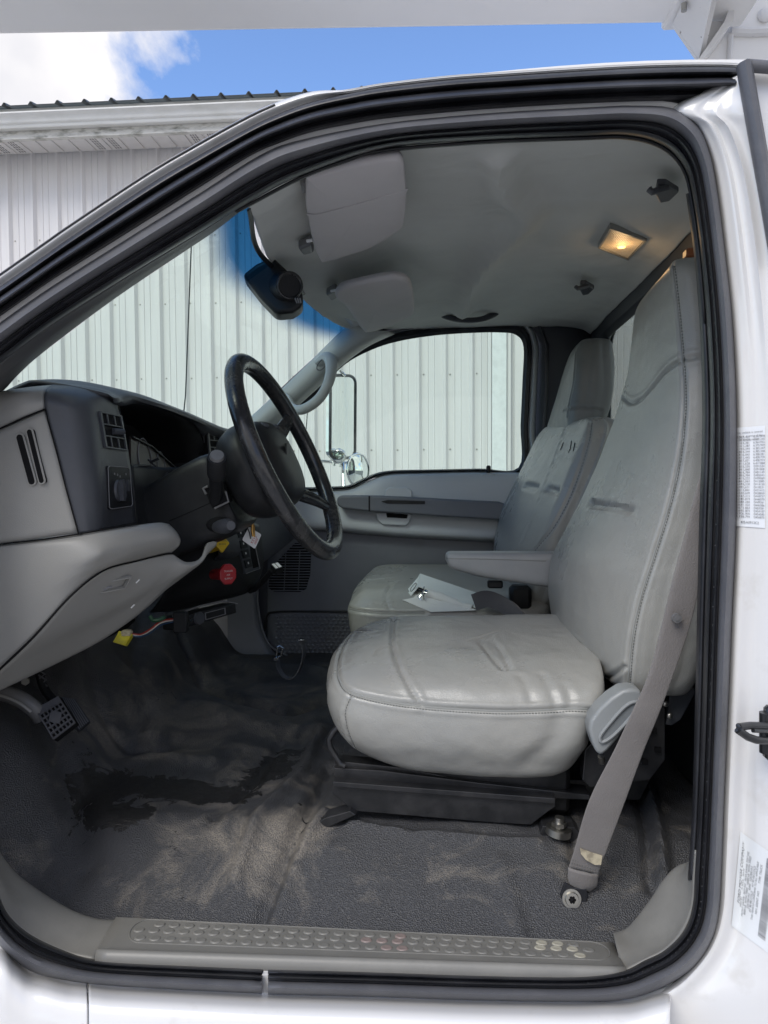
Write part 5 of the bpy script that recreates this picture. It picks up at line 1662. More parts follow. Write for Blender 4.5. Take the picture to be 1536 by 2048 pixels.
# lights / wiper stalk
S0, S1 = P(431, 1000, .375), P(434, 914, .28)
mb = MB()
d = (S1 - S0)
mb.tube([S0 - d * .05, S0, S0 + d * .18, S0 + d * .55, S0 + d * .60, S0 + d * .62, S0 + d * .95, S0 + d * 1.0], [.0115, .0125, .0125, .0135, .0150, .0180, .0190, .0175], 20)
st = mb.build('column_stalk', M['black'], DB)
mb = MB(); mb.cyl(S0 + d * .985, S0 + d * 1.05, .0145, 20, .0125); mb.build('stalk_button', M['trim_d'], st)
QF = Face((407, 976, .372), (446, 962, .372), (458, 1003, .372), (425, 1018, .372))
mb = MB(); QF.box(mb, .02, .98, .02, .98, -.03, .002); mb.build('stalk_slot', M['void'], st, smooth=False)
mb = MB(); mb.tube([QF.p(u, v, .003) for u, v in ((.25, 0), (0, .02), (.02, .3))], .0028, 8); mb.tube([QF.p(u, v, .003) for u, v in ((.15, 1.02), (1, 1.0), (1.0, .5))], .0022, 8)
mb.build('slot_edge', M['trim_d'], st)
mb = MB(); T0, T1 = P(434, 1054, .372), P(462, 1051, .31)
mb.tube([T0, T0.lerp(T1, .3), T0.lerp(T1, .7), T1], [.011, .014, .015, .009], 16)
tl = mb.build('tilt_lever', M['charcoal'], DB)
mb = MB(); mb.sphere(P(440, 1050, .372), .024, 16, 8, (1.2, .3, .7)); mb.build('lever_socket', M['void'], tl)

# gear lever low on the column side, ahead of the far door
GL = thing('gear_lever', P(500, 1190, .95), "thin black bent gear lever with a square pale-topped knob", "gear lever")
mb = MB(); mb.tube(catmull([P(x, y, Y) for x, y, Y in ((500, 1182, .98), (512, 1176, .96), (524, 1164, .93), (536, 1150, .90), (545, 1140, .88))], 5).tolist(), [.008] * 21, 10); mb.build('shaft', M['black'], GL)
KF = Face((541, 1128, .865), (556, 1124, .875), (566, 1134, .86), (551, 1139, .85))
mb = MB(); KF.box(mb, 0, 1, 0, 1, -.018, 0); kn = mb.build('knob', M['black'], GL, smooth=False)
mb = MB(); KF.box(mb, .1, .45, .1, .9, .0004, .001); KF.box(mb, .55, .9, .1, .9, .0004, .001); mb.build('shift_pattern', M['inkwhite'], kn, smooth=False)

# kick wall between firewall and passenger door
mb = MB(); mb.tube(catmull([P(x, y, 1.66) for x, y in ((515, 1176), (516, 1210), (524, 1255), (541, 1292), (575, 1312))], 6).tolist(), .004, 8); mb.build('kick_seam', M['doorpanel'], TR)
rows = [[(380, 1050, 1.62), (450, 1050, 1.65), (520, 1050, 1.675)], [(380, 1180, 1.62), (450, 1185, 1.65), (515, 1185, 1.675)], [(380, 1250, 1.60), (450, 1262, 1.65), (524, 1262, 1.675)], [(380, 1360, 1.58), (460, 1350, 1.63), (560, 1325, 1.67)]]
patch('kick_panel', rows, M['doorpanel'], TR, 5, 4, .004)
# ================================================================== seats
def groove(V, N, lines, wdt, depth, shoulder=0.0):
    for ln in lines:
        if len(ln) < 2: continue
        d = dist_poly(V, [p for p, n in ln])
        V = V - N * (depth * np.exp(-(d / wdt) ** 2))[:, None]
        if shoulder:
            V = V + N * (shoulder * np.exp(-((d - wdt * 2.4) / (wdt * 1.3)) ** 2))[:, None]
    return V
def stitches(tree_VF, pts, name, mat, par, r=.0011, gap=.006, lift_=.0006):
    V, F = tree_VF
    h = hit(V, F, pts)
    if len(h) < 3: return
    p = resample([q for q, n in h], max(3, int(sum((h[i + 1][0] - h[i][0]).length for i in range(len(h) - 1)) / gap)))
    nn = [h[min(len(h) - 1, int(i * len(h) / len(p)))][1] for i in range(len(p))]
    mb = MB()
    for i in range(len(p) - 1):
        a, b = Vector(p[i]), Vector(p[i + 1])
        off_ = nn[i] * lift_
        mb.tube([a.lerp(b, .12) + off_, a.lerp(b, .72) + off_], r, 5)
    return mb.build(name, mat, par, kind='stuff')
def rib(tree_VF, pts, name, mat, par, r=.0022, sink=.0004):
    V, F = tree_VF
    h = hit(V, F, pxcurve(pts, 8))
    if len(h) < 3: return
    mb = MB(); mb.tube([q - n * sink for q, n in h], r, 7)
    return mb.build(name, mat, par)
def rough_up(V, F, a, b, sa, sb):
    V, F = subdivide_mesh(V, F, 1); V, F = fix_normals(np.array(V), F)
    N = vnormals(V, F)
    V = V + N * (a * vnoise(V, 6.0, sa, 2) + b * vnoise(V, 26.0, sb, 2))[:, None]
    V, F = subdivide_mesh(V, F, 1)
    return fix_normals(np.array(V), F)
def rect_ring(xf, xr, yn, yf, z, rf, rr_, bl=(0, 0, 0, 0), zf=0.0, zfar=0.0):
    c = [Vector((xf, yn, EYE + z + zf)), Vector((xr, yn, EYE + z)), Vector((xr, yf, EYE + z + zfar)), Vector((xf, yf, EYE + z + zf + zfar))]
    return ringcorners(c, [rf, rr_, rr_, rf], 9, 14, bl)

# ---------------- driver seat
DS = thing('driver_seat', P(930, 1560, .5), "grey vinyl driver seat with high integrated headrest and armrest, nearest the door", "seat")
Yn0 = .285
def xs_(px, z, Y=Yn0): return XYZ(px, Y, z).x
L = [ # z, px front, px rear, yn, yf, rf, rr
 (-.572, 830, 1090, .40, .72, .10, .06), (-.568, 792, 1128, .335, .76, .11, .06), (-.555, 755, 1150, .31, .78, .12, .06), (-.530, 716, 1168, .295, .79, .13, .06), (-.495, 682, 1182, .278, .80, .135, .06),
 (-.455, 664, 1196, .272, .80, .14, .06), (-.425, 660, 1206, .274, .80, .14, .06), (-.408, 662, 1216, .280, .80, .135, .05), (-.394, 672, 1222, .296, .795, .13, .05), (-.380, 695, 1226, .325, .785, .12, .05), (-.368, 730, 1230, .37, .77, .10, .05),
 (-.358, 790, 1232, .43, .74, .08, .05), (-.352, 860, 1234, .50, .69, .05, .04)]
rings = []
for z, pf, pr, yn, yf, rf, rr_ in L:
    rings.append(rect_ring(xs_(pf, z) - (.026 if z > -.54 else .01), xs_(pr, z), yn, yf, z + (.009 if z > -.40 else 0), rf, rr_, (.006, .0, .004, .012), zf=-.006 if z > -.40 else 0, zfar=.022 if z > -.42 else .0))
V, F = close_loft(rings, 4)
V, F = rough_up(V, F, .0035, .0012, 2, 5)
# drop of the rear near corner and pull creases
N = vnormals(V, F)
d1 = np.exp(-((V[:, 0] - .20) / .10) ** 2 - ((V[:, 1] - .30) / .07) ** 2 - ((V[:, 2] - EYE + .40) / .06) ** 2)
V = V - N * (.004 * d1)[:, None]
tree0 = (V.copy(), F)
welt = pxcurve([(741, 1262), (712, 1262), (690, 1285), (676, 1320), (677, 1355), (698, 1382), (760, 1400), (840, 1412), (930, 1419), (1010, 1422), (1090, 1420), (1150, 1417), (1196, 1420)], 8)
g1 = hit(*tree0, pxcurve([(787, 1236), (784, 1270), (789, 1310), (806, 1350), (838, 1408)], 8))
g2 = hit(*tree0, pxcurve([(955, 1276), (961, 1286), (972, 1300), (990, 1322), (1006, 1338)], 6)) 
g2b = hit(*tree0, pxcurve([(974, 1270), (986, 1283), (1003, 1304), (1020, 1338)], 6))
g3 = hit(*tree0, pxcurve([(700, 1392), (688, 1420), (690, 1450), (700, 1480), (722, 1520)], 6))
gw = hit(*tree0, welt)
cr1 = hit(*tree0, [(750, 1312), (758, 1300), (772, 1293), (786, 1288)])
cr2 = hit(*tree0, pxcurve([(1040, 1352), (1052, 1372), (1062, 1400)], 4)); cr3 = hit(*tree0, pxcurve([(1130, 1372), (1138, 1390), (1140, 1412)], 4)); cr4 = hit(*tree0, pxcurve([(1085, 1350), (1100, 1380), (1110, 1410)], 4))
cr5 = hit(*tree0, pxcurve([(1190, 1430), (1170, 1500), (1140, 1550), (1110, 1572)], 5)); cr6 = hit(*tree0, pxcurve([(1120, 1430), (1105, 1480), (1060, 1520)], 5))
N = vnormals(V, F)
V = groove(V, N, [gw], .0040, .0030, .0018)
V = groove(V, N, [g1], .0040, .0045, .0022)
V = groove(V, N, [g2, g2b], .0042, .0050, .0012)
mid = hit(*tree0, pxcurve([(966, 1276), (984, 1296), (1012, 1338)], 6))
V = groove(V, N, [mid], .009, .004)
V = groove(V, N, [g3], .0036, .0026, .0010)
V = groove(V, N, [cr1], .003, .0020, .0008)
V = groove(V, N, [cr2, cr3, cr4], .006, .0020, .0010)
V = groove(V, N, [cr5], .014, .006, .003)
V = groove(V, N, [cr6], .016, .003, .001)
cu = mk('seat_cushion', V, F, M['leather'], DS)
rib((V, F), [(741, 1262), (712, 1262), (690, 1285), (676, 1320), (677, 1355), (698, 1382), (760, 1400), (840, 1412), (930, 1419), (1010, 1422), (1090, 1420), (1150, 1417), (1196, 1420)], 'piping', M['piping'], cu, .0024, .0008)
stitches((V, F), [(a, b + 6) for a, b in welt[20:]], 'stitching', M['thread'], cu, .0009, .0055)
stitches((V, F), pxcurve([(704, 1392), (692, 1420), (694, 1450), (704, 1480), (724, 1518)], 6), 'stitching', M['thread'], cu, .0009, .0055)

def seatback(levels, yn_r, thick, parent, mat):
    rings = []
    for z, pf, yf, pn, yn, th, r1, r2, bl in levels:
        a = XYZ(pf, yf, z); b = XYZ(pn, yn, z)
        c = [b, a, a + Vector((th, 0, -.0)), b + Vector((th, 0, 0))]
        rings.append(ringcorners(c, [r1, r1, r2, r2], 7, 11, (bl, 0, 0.004, .006)))
    V, F = close_loft(rings, 5)
    return rough_up(V, F, .003, .0010, 8, 5)
LV = [ # z, px far, Yfar, px near, Ynear, thickness, r front, r rear, bulge
 (-.405, 1160, .76, 1256, .33, .10, .03, .03, .0), (-.398, 1130, .79, 1252, .30, .12, .04, .04, .004), (-.375, 1108, .80, 1250, .285, .14, .045, .05, .008), (-.34, 1094, .805, 1252, .278, .15, .045, .05, .012),
 (-.27, 1086, .81, 1262, .272, .155, .045, .05, .018), (-.19, 1094, .81, 1280, .270, .155, .045, .05, .020), (-.12, 1122, .81, 1304, .270, .15, .045, .05, .016),
 (0, 1172, .80, 1346, .272, .14, .045, .05, .008), (.10, 1206, .79, 1364, .278, .13, .045, .05, .004), (.17, 1228, .765, 1368, .288, .125, .045, .05, .004), (.23, 1244, .735, 1367, .297, .115, .045, .045, .004),
 (.30, 1254, .71, 1362, .305, .11, .045, .045, .004), (.350, 1260, .70, 1356, .308, .115, .045, .045, .004), (.382, 1266, .69, 1352, .312, .112, .045, .04, .003), (.400, 1280, .665, 1351, .325, .10, .04, .035, .002), (.411, 1300, .63, 1354, .35, .08, .03, .03, .001), (.416, 1328, .56, 1366, .41, .045, .02, .02, 0)]
V, F = seatback(LV, None, None, DS, None)
t0 = (V.copy(), F)
seamB = pxcurve([(1345, 532), (1353, 600), (1362, 690), (1368, 790), (1363, 880), (1350, 960), (1330, 1040), (1305, 1120), (1280, 1200), (1264, 1280), (1256, 1368)], 10)
seamH = pxcurve([(1243, 792), (1262, 806), (1286, 796), (1312, 766), (1336, 738), (1362, 722), (1390, 714), (1414, 711)], 8)
seamL = pxcurve([(1098, 1238), (1128, 1262), (1168, 1296), (1190, 1340), (1214, 1356), (1250, 1333)], 8)
s1 = hit(*t0, seamB); s2 = hit(*t0, seamH); s3 = hit(*t0, seamL)
N = vnormals(V, F)
V = groove(V, N, [s1, s2, s3], .0040, .0040, .0018)
sl = [(1176, 996), (1268, 1012), (1264, 1034), (1172, 1018)]
ins = hit(*t0, pxcurve([(1180, 1007), (1222, 1013), (1262, 1022)], 6))
edge = hit(*t0, [(1182, 996), (1225, 1003), (1266, 1012)]); edge2 = hit(*t0, [(1176, 1018), (1220, 1026), (1260, 1034)])
V = groove(V, N, [ins], .0085, .0070)
V = groove(V, N, [edge, edge2], .0030, -.0022)
bk_ = mk('backrest', V, F, M['leather'], DS)
rib((V, F), [(1345, 532), (1353, 600), (1362, 690), (1368, 790), (1363, 880), (1350, 960), (1330, 1040), (1305, 1120), (1280, 1200), (1264, 1280), (1256, 1368)], 'piping', M['piping'], bk_, .0019, .0006)
stitches((V, F), [(a + 5, b) for a, b in seamB], 'stitching', M['thread'], bk_, .0011, .0058)
# armrest on the inboard side of the backrest
LA = [(890.5, .026, -.187, .001, .008), (893, .050, -.190, .010, .014), (899, .066, -.190, .020, .02), (915, .070, -.195, .030, .026), (960, .075, -.205, .046, .03), (1030, .078, -.218, .060, .03), (1100, .08, -.232, .072, .03), (1180, .08, -.240, .078, .03)]
rings = []
for px, wd_, zc, hh, r_ in LA:
    zt = -.186 - (.010 if px < 892 else (.004 if px < 896 else 0)); zb = zt - hh - (.018 if hh > .015 else .010)
    X = XYZ(px, .86, -.2).x
    c = [Vector((X, .86 - wd_ / 2, EYE + zb)), Vector((X, .86 + wd_ / 2, EYE + zb)), Vector((X, .86 + wd_ / 2, EYE + zt)), Vector((X, .86 - wd_ / 2, EYE + zt))]
    rings.append(ringcorners(c, [r_ * .7, r_ * .7, .018, .018], 6, 4))
V, F = close_loft(rings, 5); V, F = subdivide_mesh(V, F, 1); V, F = fix_normals(np.array(V), F)
am = mk('armrest', V, F, M['leather_d'], DS)
rib((V, F), [(893, 1116), (905, 1117), (960, 1118), (1030, 1120), (1092, 1122)], 'piping', M['piping'], am, .0016, .0006)
mb = MB(); mb.box(P(905 + 85, 1168, .90), (.04, .03, .02), bev=.004); mb.build('armrest_bracket', M['black'], DS)
# recliner cover with its scooped handle
hp_ = [(1245, 1381), (1262, 1378), (1281, 1380), (1287, 1392), (1282, 1410), (1262, 1440), (1238, 1476), (1216, 1502), (1203, 1512), (1192, 1505), (1184, 1484), (1178, 1458), (1182, 1440), (1198, 1418), (1222, 1396)]
mb = MB(); mb.prism([P(x, y, .235) for x, y in hp_], Vector((0, .05, 0)))
M['lever'] = material("recliner_plastic", (0.27, 0.285, 0.29), 0.35, col2=(0.58, 0.58, 0.56), vscale=42, vramp=(.64, .70), vamt=.7)
lv = mb.build('recliner_cover', M['lever'], DS)
md = lv.modifiers.new("b", 'BEVEL'); md.width = .006; md.segments = 3; md.limit_method = 'ANGLE'
ho = [(1268, 1404), (1278, 1408), (1262, 1434), (1228, 1470), (1206, 1484), (1200, 1478), (1204, 1466), (1232, 1432), (1252, 1412)]
mb = MB(); mb.tube(catmull([P(x, y, .233) for x, y in ho], 4, True).tolist(), .0032, 8, closed=True); mb.build('handle_lip', M['lever'], lv)
M['lever_in'] = material("recliner_plastic_inner", (0.19, 0.205, 0.215), 0.4)
mb = MB(); mb.prism([P(x, y, .2345) for x, y in ho], Vector((0, .004, 0))); mb.build('handle_scoop', M['lever_in'], lv, smooth=False)
mb = MB(); mb.tube([P(1202, 1512, .26), P(1204, 1524, .27)], .006, 10); mb.build('lever_bolt', M['zinc'], lv)
# steel base: riser, slides, brackets
def cpr(name, pts, Y, dep, mat=M['steel'], par=DS, bev=.0015):
    mb = MB(); mb.prism([P(x, y, Y) for x, y in pts], Vector((0, dep, 0)))
    o = mb.build(name, mat, par, smooth=False)
    md = o.modifiers.new("b", 'BEVEL'); md.width = bev; md.segments = 2; md.limit_method = 'ANGLE'
    return o
cpr('seat_riser', [(665, 1569), (1111, 1606), (1111, 1614), (1098, 1622), (1062, 1650), (980, 1645), (705, 1622), (690, 1608), (665, 1588)], .345, .012)
cpr('riser_lip', [(665, 1563), (1111, 1597), (1111, 1608), (665, 1574)], .335, .05)
cpr('slide_rail', [(668, 1536), (760, 1541), (960, 1566), (1180, 1590), (1180, 1600), (960, 1592), (668, 1562)], .36, .05)
cpr('upper_rail', [(672, 1522), (800, 1535), (960, 1566), (960, 1574), (668, 1536)], .37, .04)
cpr('cross_frame', [(760, 1560), (1250, 1560), (1290, 1500), (1300, 1560), (1280, 1600), (760, 1600)], .46, .26)
mb = MB(); mb.box((.07, .60, EYE - .60), (.36, .45, .12), bev=.01); mb.build('base_box', M['steel'], DS)
cpr('side_plate', [(1170, 1500), (1200, 1470), (1290, 1420), (1330, 1400), (1330, 1520), (1300, 1560), (1180, 1575), (1165, 1560)], .33, .03)
cpr('hinge_strut', [(1340, 1386), (1388, 1372), (1392, 1385), (1362, 1440), (1345, 1452), (1330, 1450), (1334, 1438)], .34, .02, M['backwall'], bev=.003)
mb = MB()
for (x, y) in ((1331, 1408), (1340, 1432)):
    mb.sphere(P(x, y, .325), .006, 10, 6, (1, .6, 1))
mb.build('rivet', M['zinc'], DS, kind='stuff')
mb = MB()
for (x, y) in ((1316, 1500), (1308, 1462), (1290, 1524)):
    F_ = Face((x - 6, y - 6, .324), (x + 6, y - 5, .324), (x + 6, y + 6, .324), (x - 6, y + 5, .324)); F_.box(mb, 0, 1, 0, 1, -.004, .0)
mb.build('slot_hole', M['void'], DS, smooth=False, kind='stuff')
mb = MB(); mb.tube([P(x, y, .345) for x, y in ((681, 1450), (668, 1462), (658, 1478), (659, 1492), (668, 1508), (680, 1528), (690, 1532))], .0065, 10); mb.build('slide_handle', M['steel'], DS)
mb = MB(); mb.cyl(P(1116, 1668, .32), P(1118, 1655, .32), .024, 20); mb.cyl(P(1118, 1656, .32), P(1119, 1634, .32), .009, 12); mb.cyl(P(1118, 1652, .32), P(1118, 1644, .32), .014, 6); mb.build('mounting_bolt', M['zinc'], DS)
cpr('mount_foot', [(1085, 1652), (1150, 1655), (1165, 1672), (1150, 1684), (1095, 1682), (1080, 1668)], .325, .05)
cpr('front_foot', [(628, 1650), (650, 1636), (700, 1622), (712, 1630), (690, 1640), (650, 1658), (632, 1664)], .325, .04)

# ---------------- passenger seat
PS = thing('passenger_seat', P(850, 1250, 1.3), "grey vinyl passenger seat with stained back and narrow headrest, beyond the driver seat", "seat")
L = [(-.52, 712, 1110, 1.06, 1.50, .05, .05), (-.50, 700, 1120, .99, 1.55, .06, .05), (-.44, 696, 1125, .975, 1.58, .08, .05), (-.385, 691, 1130, .97, 1.60, .09, .05), (-.362, 692, 1130, .974, 1.60, .09, .05),
     (-.350, 696, 1130, .985, 1.60, .09, .05), (-.335, 706, 1130, 1.01, 1.59, .08, .05), (-.320, 720, 1130, 1.06, 1.57, .07, .05), (-.312, 745, 1130, 1.14, 1.52, .06, .04)]
rings = []
for z, pf, pr, yn, yf, rf, rr_ in L:
    xf = XYZ(pf, .985, z).x
    rings.append(rect_ring(xf, .30, yn, yf, z, rf, rr_, (.0, .0, .0, .012), zfar=.018 if z > -.40 else 0))
V, F = close_loft(rings, 4); V, F = rough_up(V, F, .003, .0008, 12, 5)
t0 = (V.copy(), F)
wl = pxcurve([(688, 1207), (700, 1218), (735, 1224), (790, 1227), (850, 1226)], 8)
c1 = pxcurve([(693, 1166), (740, 1160), (790, 1155)], 6)
c2 = pxcurve([(795, 1128), (790, 1145), (784, 1165), (772, 1190), (775, 1210), (782, 1224)], 6)
N = vnormals(V, F)
V = groove(V, N, [hit(*t0, wl), hit(*t0, c2), hit(*t0, c1)], .0042, .0026, .0012)
pc = mk('seat_cushion', V, F, M['leather'], PS)
rib((V, F), [(688, 1207), (700, 1218), (735, 1224), (790, 1227), (850, 1226)], 'piping', M['piping'], pc, .0028, .001)
LV = [(-.36, 1000, 1.57, 1040, 1.02, .12, .04, .04, .02), (-.33, 990, 1.60, 1048, 1.0, .13, .05, .05, .02), (-.26, 983, 1.61, 1062, .99, .14, .05, .05, .03), (-.20, 985, 1.61, 1076, .985, .14, .05, .05, .03), (-.10, 1001, 1.60, 1106, .98, .13, .05, .05, .02),
      (0, 1027, 1.59, 1137, .985, .12, .05, .05, .01), (.06, 1043, 1.58, 1156, .99, .11, .05, .05, .008), (.12, 1060, 1.56, 1172, 1.0, .10, .045, .04, .005), (.155, 1072, 1.54, 1180, 1.02, .09, .04, .04, .003), (.175, 1084, 1.50, 1180, 1.06, .06, .03, .03, .0), (.180, 1098, 1.44, 1170, 1.14, .03, .015, .015, .0)]
V, F = seatback(LV, None, None, PS, None)
t0 = (V.copy(), F)
sA = pxcurve([(1181, 846), (1176, 880), (1160, 935), (1135, 1000), (1105, 1055), (1066, 1103)], 8)
sC = pxcurve([(1132, 850), (1122, 880), (1104, 930), (1078, 1000), (1054, 1060), (1034, 1102)], 8)
N = vnormals(V, F)
V = groove(V, N, [hit(*t0, sA), hit(*t0, sC)], .0042, .0028, .0010)
e_ = [hit(*t0, pxcurve([(1049, 971), (1062, 973), (1073, 976)], 4)), hit(*t0, pxcurve([(1094, 978), (1104, 980), (1114, 983)], 4))]
V = groove(V, N, e_, .011, .008)
pb = mk('backrest', V, F, M['leather'], PS)
stitches((V, F), [(a + 3.5, b) for a, b in sA], 'stitching', M['thread'], pb, .0013, .009)
mb = MB()
for pts in (((1127, 885), (1124, 893), (1121, 900)), ((1143, 882), (1141, 896), (1137, 906)), ((1150, 886), (1147, 902))):
    h_ = hit(V, F, pxcurve(pts, 3) if len(pts) > 2 else pts)
    if len(h_) > 1: mb.tube([p + n * .0002 for p, n in h_], .0016, 5)
if mb.v: mb.build('tear_mark', M['void'], pb, kind='stuff')
LH = [(.10, 1080, 1.49, 1136, 1.20, .07, .02, .02, .0), (.13, 1082, 1.50, 1137, 1.19, .10, .035, .03, .0), (.20, 1092, 1.50, 1141, 1.19, .12, .04, .035, .004), (.28, 1110, 1.49, 1147, 1.195, .125, .04, .035, .004), (.34, 1121, 1.48, 1152, 1.20, .12, .04, .04, .003),
      (.39, 1132, 1.46, 1157, 1.22, .11, .04, .04, .002), (.425, 1144, 1.43, 1164, 1.25, .09, .03, .03, .001), (.438, 1158, 1.39, 1172, 1.30, .05, .02, .02, 0)]
V, F = seatback(LH, None, None, PS, None)
t0 = (V.copy(), F)
N = vnormals(V, F)
V = groove(V, N, [hit(*t0, pxcurve([(1152, 704), (1148, 760), (1140, 800), (1136, 832)], 6)), hit(*t0, pxcurve([(1128, 820), (1150, 815), (1180, 816), (1204, 822)], 6))], .004, .0026, .001)
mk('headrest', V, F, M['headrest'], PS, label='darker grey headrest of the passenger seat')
mb = MB(); mb.box((.05, 1.3, EYE - .58), (.42, .42, .12), bev=.01); mb.build('base_box', M['steel'], PS)

# buckles and lap belt between the seats
BK = thing('lap_belt', P(1010, 1240, .95), "dark lap belt and buckle lying between the two seats", "seat belt")
def ribbon(pts, wdir, wd_, th=.0022):
    """flat strap: centre line, direction of its width"""
    c = catmull(pts, 6)
    V = []; F = []
    for i, p in enumerate(c):
        t = Vector(c[min(i + 1, len(c) - 1)]) - Vector(c[max(i - 1, 0)])
        t.normalize()
        wd = wdir[i * (len(wdir) - 1) // max(1, len(c) - 1)] if isinstance(wdir, list) else wdir
        w_ = Vector(wd); w_ = (w_ - t * w_.dot(t)).normalized(); n = t.cross(w_)
        hw = wd_[i * (len(wd_) - 1) // max(1, len(c) - 1)] / 2 if isinstance(wd_, list) else wd_ / 2
        for a, b in ((-1, -1), (1, -1), (1, 1), (-1, 1)):
            V.append(Vector(p) + w_ * (hw * a) + n * (th / 2 * b))
    for i in range(len(c) - 1):
        for k in range(4):
            l = (k + 1) % 4
            F.append((i * 4 + k, i * 4 + l, (i + 1) * 4 + l, (i + 1) * 4 + k))
    F.append((3, 2, 1, 0)); m_ = (len(c) - 1) * 4; F.append((m_, m_ + 1, m_ + 2, m_ + 3))
    return fix_normals(np.array([tuple(v) for v in V]), F)
V, F = ribbon([P(948, 1205, .93), P(975, 1198, .90), P(1010, 1212, .87), P(1040, 1240, .84), P(1068, 1262, .82)], Vector((.1, -.2, .9)), .046)
mk('webbing', V, F, M['rubber2'], BK)
V, F = ribbon([P(995, 1205, .91), P(1022, 1218, .88), P(1048, 1246, .85), P(1072, 1272, .83)], Vector((.4, -.1, .7)), .038)
mk('webbing', V, F, M['strapgrey'], BK)
mb = MB(); mb.box(P(1092, 1268, .86), (.10, .05, .035), Matrix.Rotation(R(-22), 3, 'Y'), bev=.012); mb.build('buckle', M['leather_d'], BK)
mb = MB(); mb.box(P(1120, 1286, .80), (.045, .012, .006), Matrix.Rotation(R(20), 3, 'Y'), bev=.002); mb.build('latch_plate', M['chrome'], BK)
mb = MB(); mb.box(P(1040, 1195, 1.0), (.06, .05, .07), bev=.01); mb.build('buckle_sleeve', M['black'], BK)

# white sleeve of papers on the passenger seat
DOC = thing('document_sleeve', P(880, 1210, 1.0), "open white card sleeve stuffed with papers lying on the passenger seat", "document box")
A_, B_, C_, D_ = P(840, 1147, 1.12), P(970, 1191, 1.04), P(955, 1216, .97), P(837, 1172, 1.04)
def slab(name, q, th, mat, par, smooth=False):
    n = (q[1] - q[0]).cross(q[3] - q[0]).normalized()
    mb = MB(); mb.prism(q, n * th); return mb.build(name, mat, par, smooth=smooth)
slab('sleeve_top', [A_, B_, C_, D_], .003, M['card'], DOC)
E_ = P(797, 1198, 1.05); G_ = P(830, 1150, 1.14); Hh = P(814, 1200, 1.02)
slab('sleeve_end', [A_, D_, Hh, E_, P(820, 1180, 1.10)], .0025, M['card'], DOC)
mb = MB(); mb.tube(catmull([P(x, y, 1.04) for x, y in ((822, 1184), (822, 1176), (831, 1166), (832, 1171), (824, 1182))], 4, True).tolist(), .0012, 5, closed=True); mb.build('finger_slot', M['inkgrey'], DOC)
mb = MB(); mb.prism([P(x, y, 1.06) for x, y in ((836, 1174), (955, 1215), (900, 1222), (816, 1199))], Vector((0, .012, 0))); mb.build('sleeve_inside', M['ink'], DOC, smooth=False)
for k in range(6):
    y0 = k * 2.6
    q = [P(816 - k * 2.2, 1199 + k * .3, 1.02 - .004 * k), P(862 + 20 * (5 - k) / 5, 1221 + k * .8, .985 - .004 * k), P(952, 1219 + k * .5, .98 - .003 * k), P(842 + 4 * (k % 3), 1187 + 2 * k, 1.03 - .004 * k)]
    slab('paper', q, .0022, M['paper'], DOC)
rl = [P(853, 1189, 1.03), P(880, 1196, 1.02), P(912, 1208, 1.0), P(945, 1216, .98)]
mb = MB(); mb.tube(catmull(rl, 4).tolist(), [.017] * 5 + [.015] * 4 + [.010] * 4, 14); mb.build('paper', M['paper'], DOC)
mb = MB()
for k in range(9):
    a = 2 * math.pi * k / 9
    c = P(847, 1184, 1.0)
    mb.tube([c, c + Vector((.012 * math.cos(a), -.006, .012 * math.sin(a) + (-.01 if k % 2 else .004)))], .0018, 5)
mb.tube(catmull([P(x, y, 1.0) for x, y in ((838, 1178), (834, 1186), (836, 1194), (842, 1200))], 4).tolist(), .0013, 5)
mb.build('clip_cluster', M['chrome'], DOC)

# ---------------- driver shoulder belt
SB = thing('shoulder_belt', P(1145, 1797, .225), "grey driver seat belt webbing running down to a floor anchor by the sill", "seat belt")
LE = [(1437, 830), (1413, 900), (1397, 960), (1381, 1020), (1366, 1080), (1347, 1150), (1323, 1250), (1297, 1347), (1262, 1428), (1229, 1499), (1178, 1601), (1149, 1698), (1136, 1738)]
RE = [(1462, 830), (1446, 900), (1436, 960), (1424, 1020), (1417, 1080), (1402, 1160), (1379, 1256), (1341, 1367), (1313, 1440), (1287, 1503), (1244, 1620), (1203, 1728), (1196, 1750)]
YB_ = [.10, .11, .12, .125, .13, .135, .145, .155, .165, .178, .195, .213, .220]
rows = [[], [], [], [], []]
for (a, b), (c, d), Y in zip(LE, RE, YB_):
    for i, t in enumerate((0, .08, .5, .92, 1)):
        rows[i].append(P(a + (c - a) * t, b + (d - b) * t, Y + (0, -.0008, -.0016, -.0008, 0)[i] + (.004 if i == 0 and b < 1400 else 0)))
wb = patch('webbing', rows, M['strapgrey'], SB, 5, 3, .0022, raw=True)
rows = [[P(x, y, Y) for x, y, Y in r_] for r_ in (((1136, 1736, 0.2170), (1137, 1762, 0.2210), (1149, 1785, .226)), ((1150, 1742, 0.2110), (1150, 1766, 0.2150), (1156, 1782, 0.2210)), ((1168, 1746, 0.2090), (1166, 1770, 0.2130), (1164, 1780, 0.2170)), ((1184, 1750, 0.2110), (1182, 1772, 0.2150), (1172, 1782, 0.2210)), ((1197, 1750, 0.2170), (1194, 1772, 0.2210), (1180, 1784, .227)))]
patch('stitched_end', rows, M['strapgrey'], SB, 5, 4, .004, raw=True)
SBF = Face((1147, 1700, 0.2185), (1204, 1720, 0.2185), (1197, 1748, 0.2175), (1137, 1734, 0.2175))
mb = MB()
for r_ in range(5):
    for k in range(11):
        c = SBF.p(.06 + k * .088, .15 + r_ * .19, .0022)
        mb.sphere(c, .0011, 5, 3)
mb.build('box_stitching', M['thread'], SB, kind='stuff')
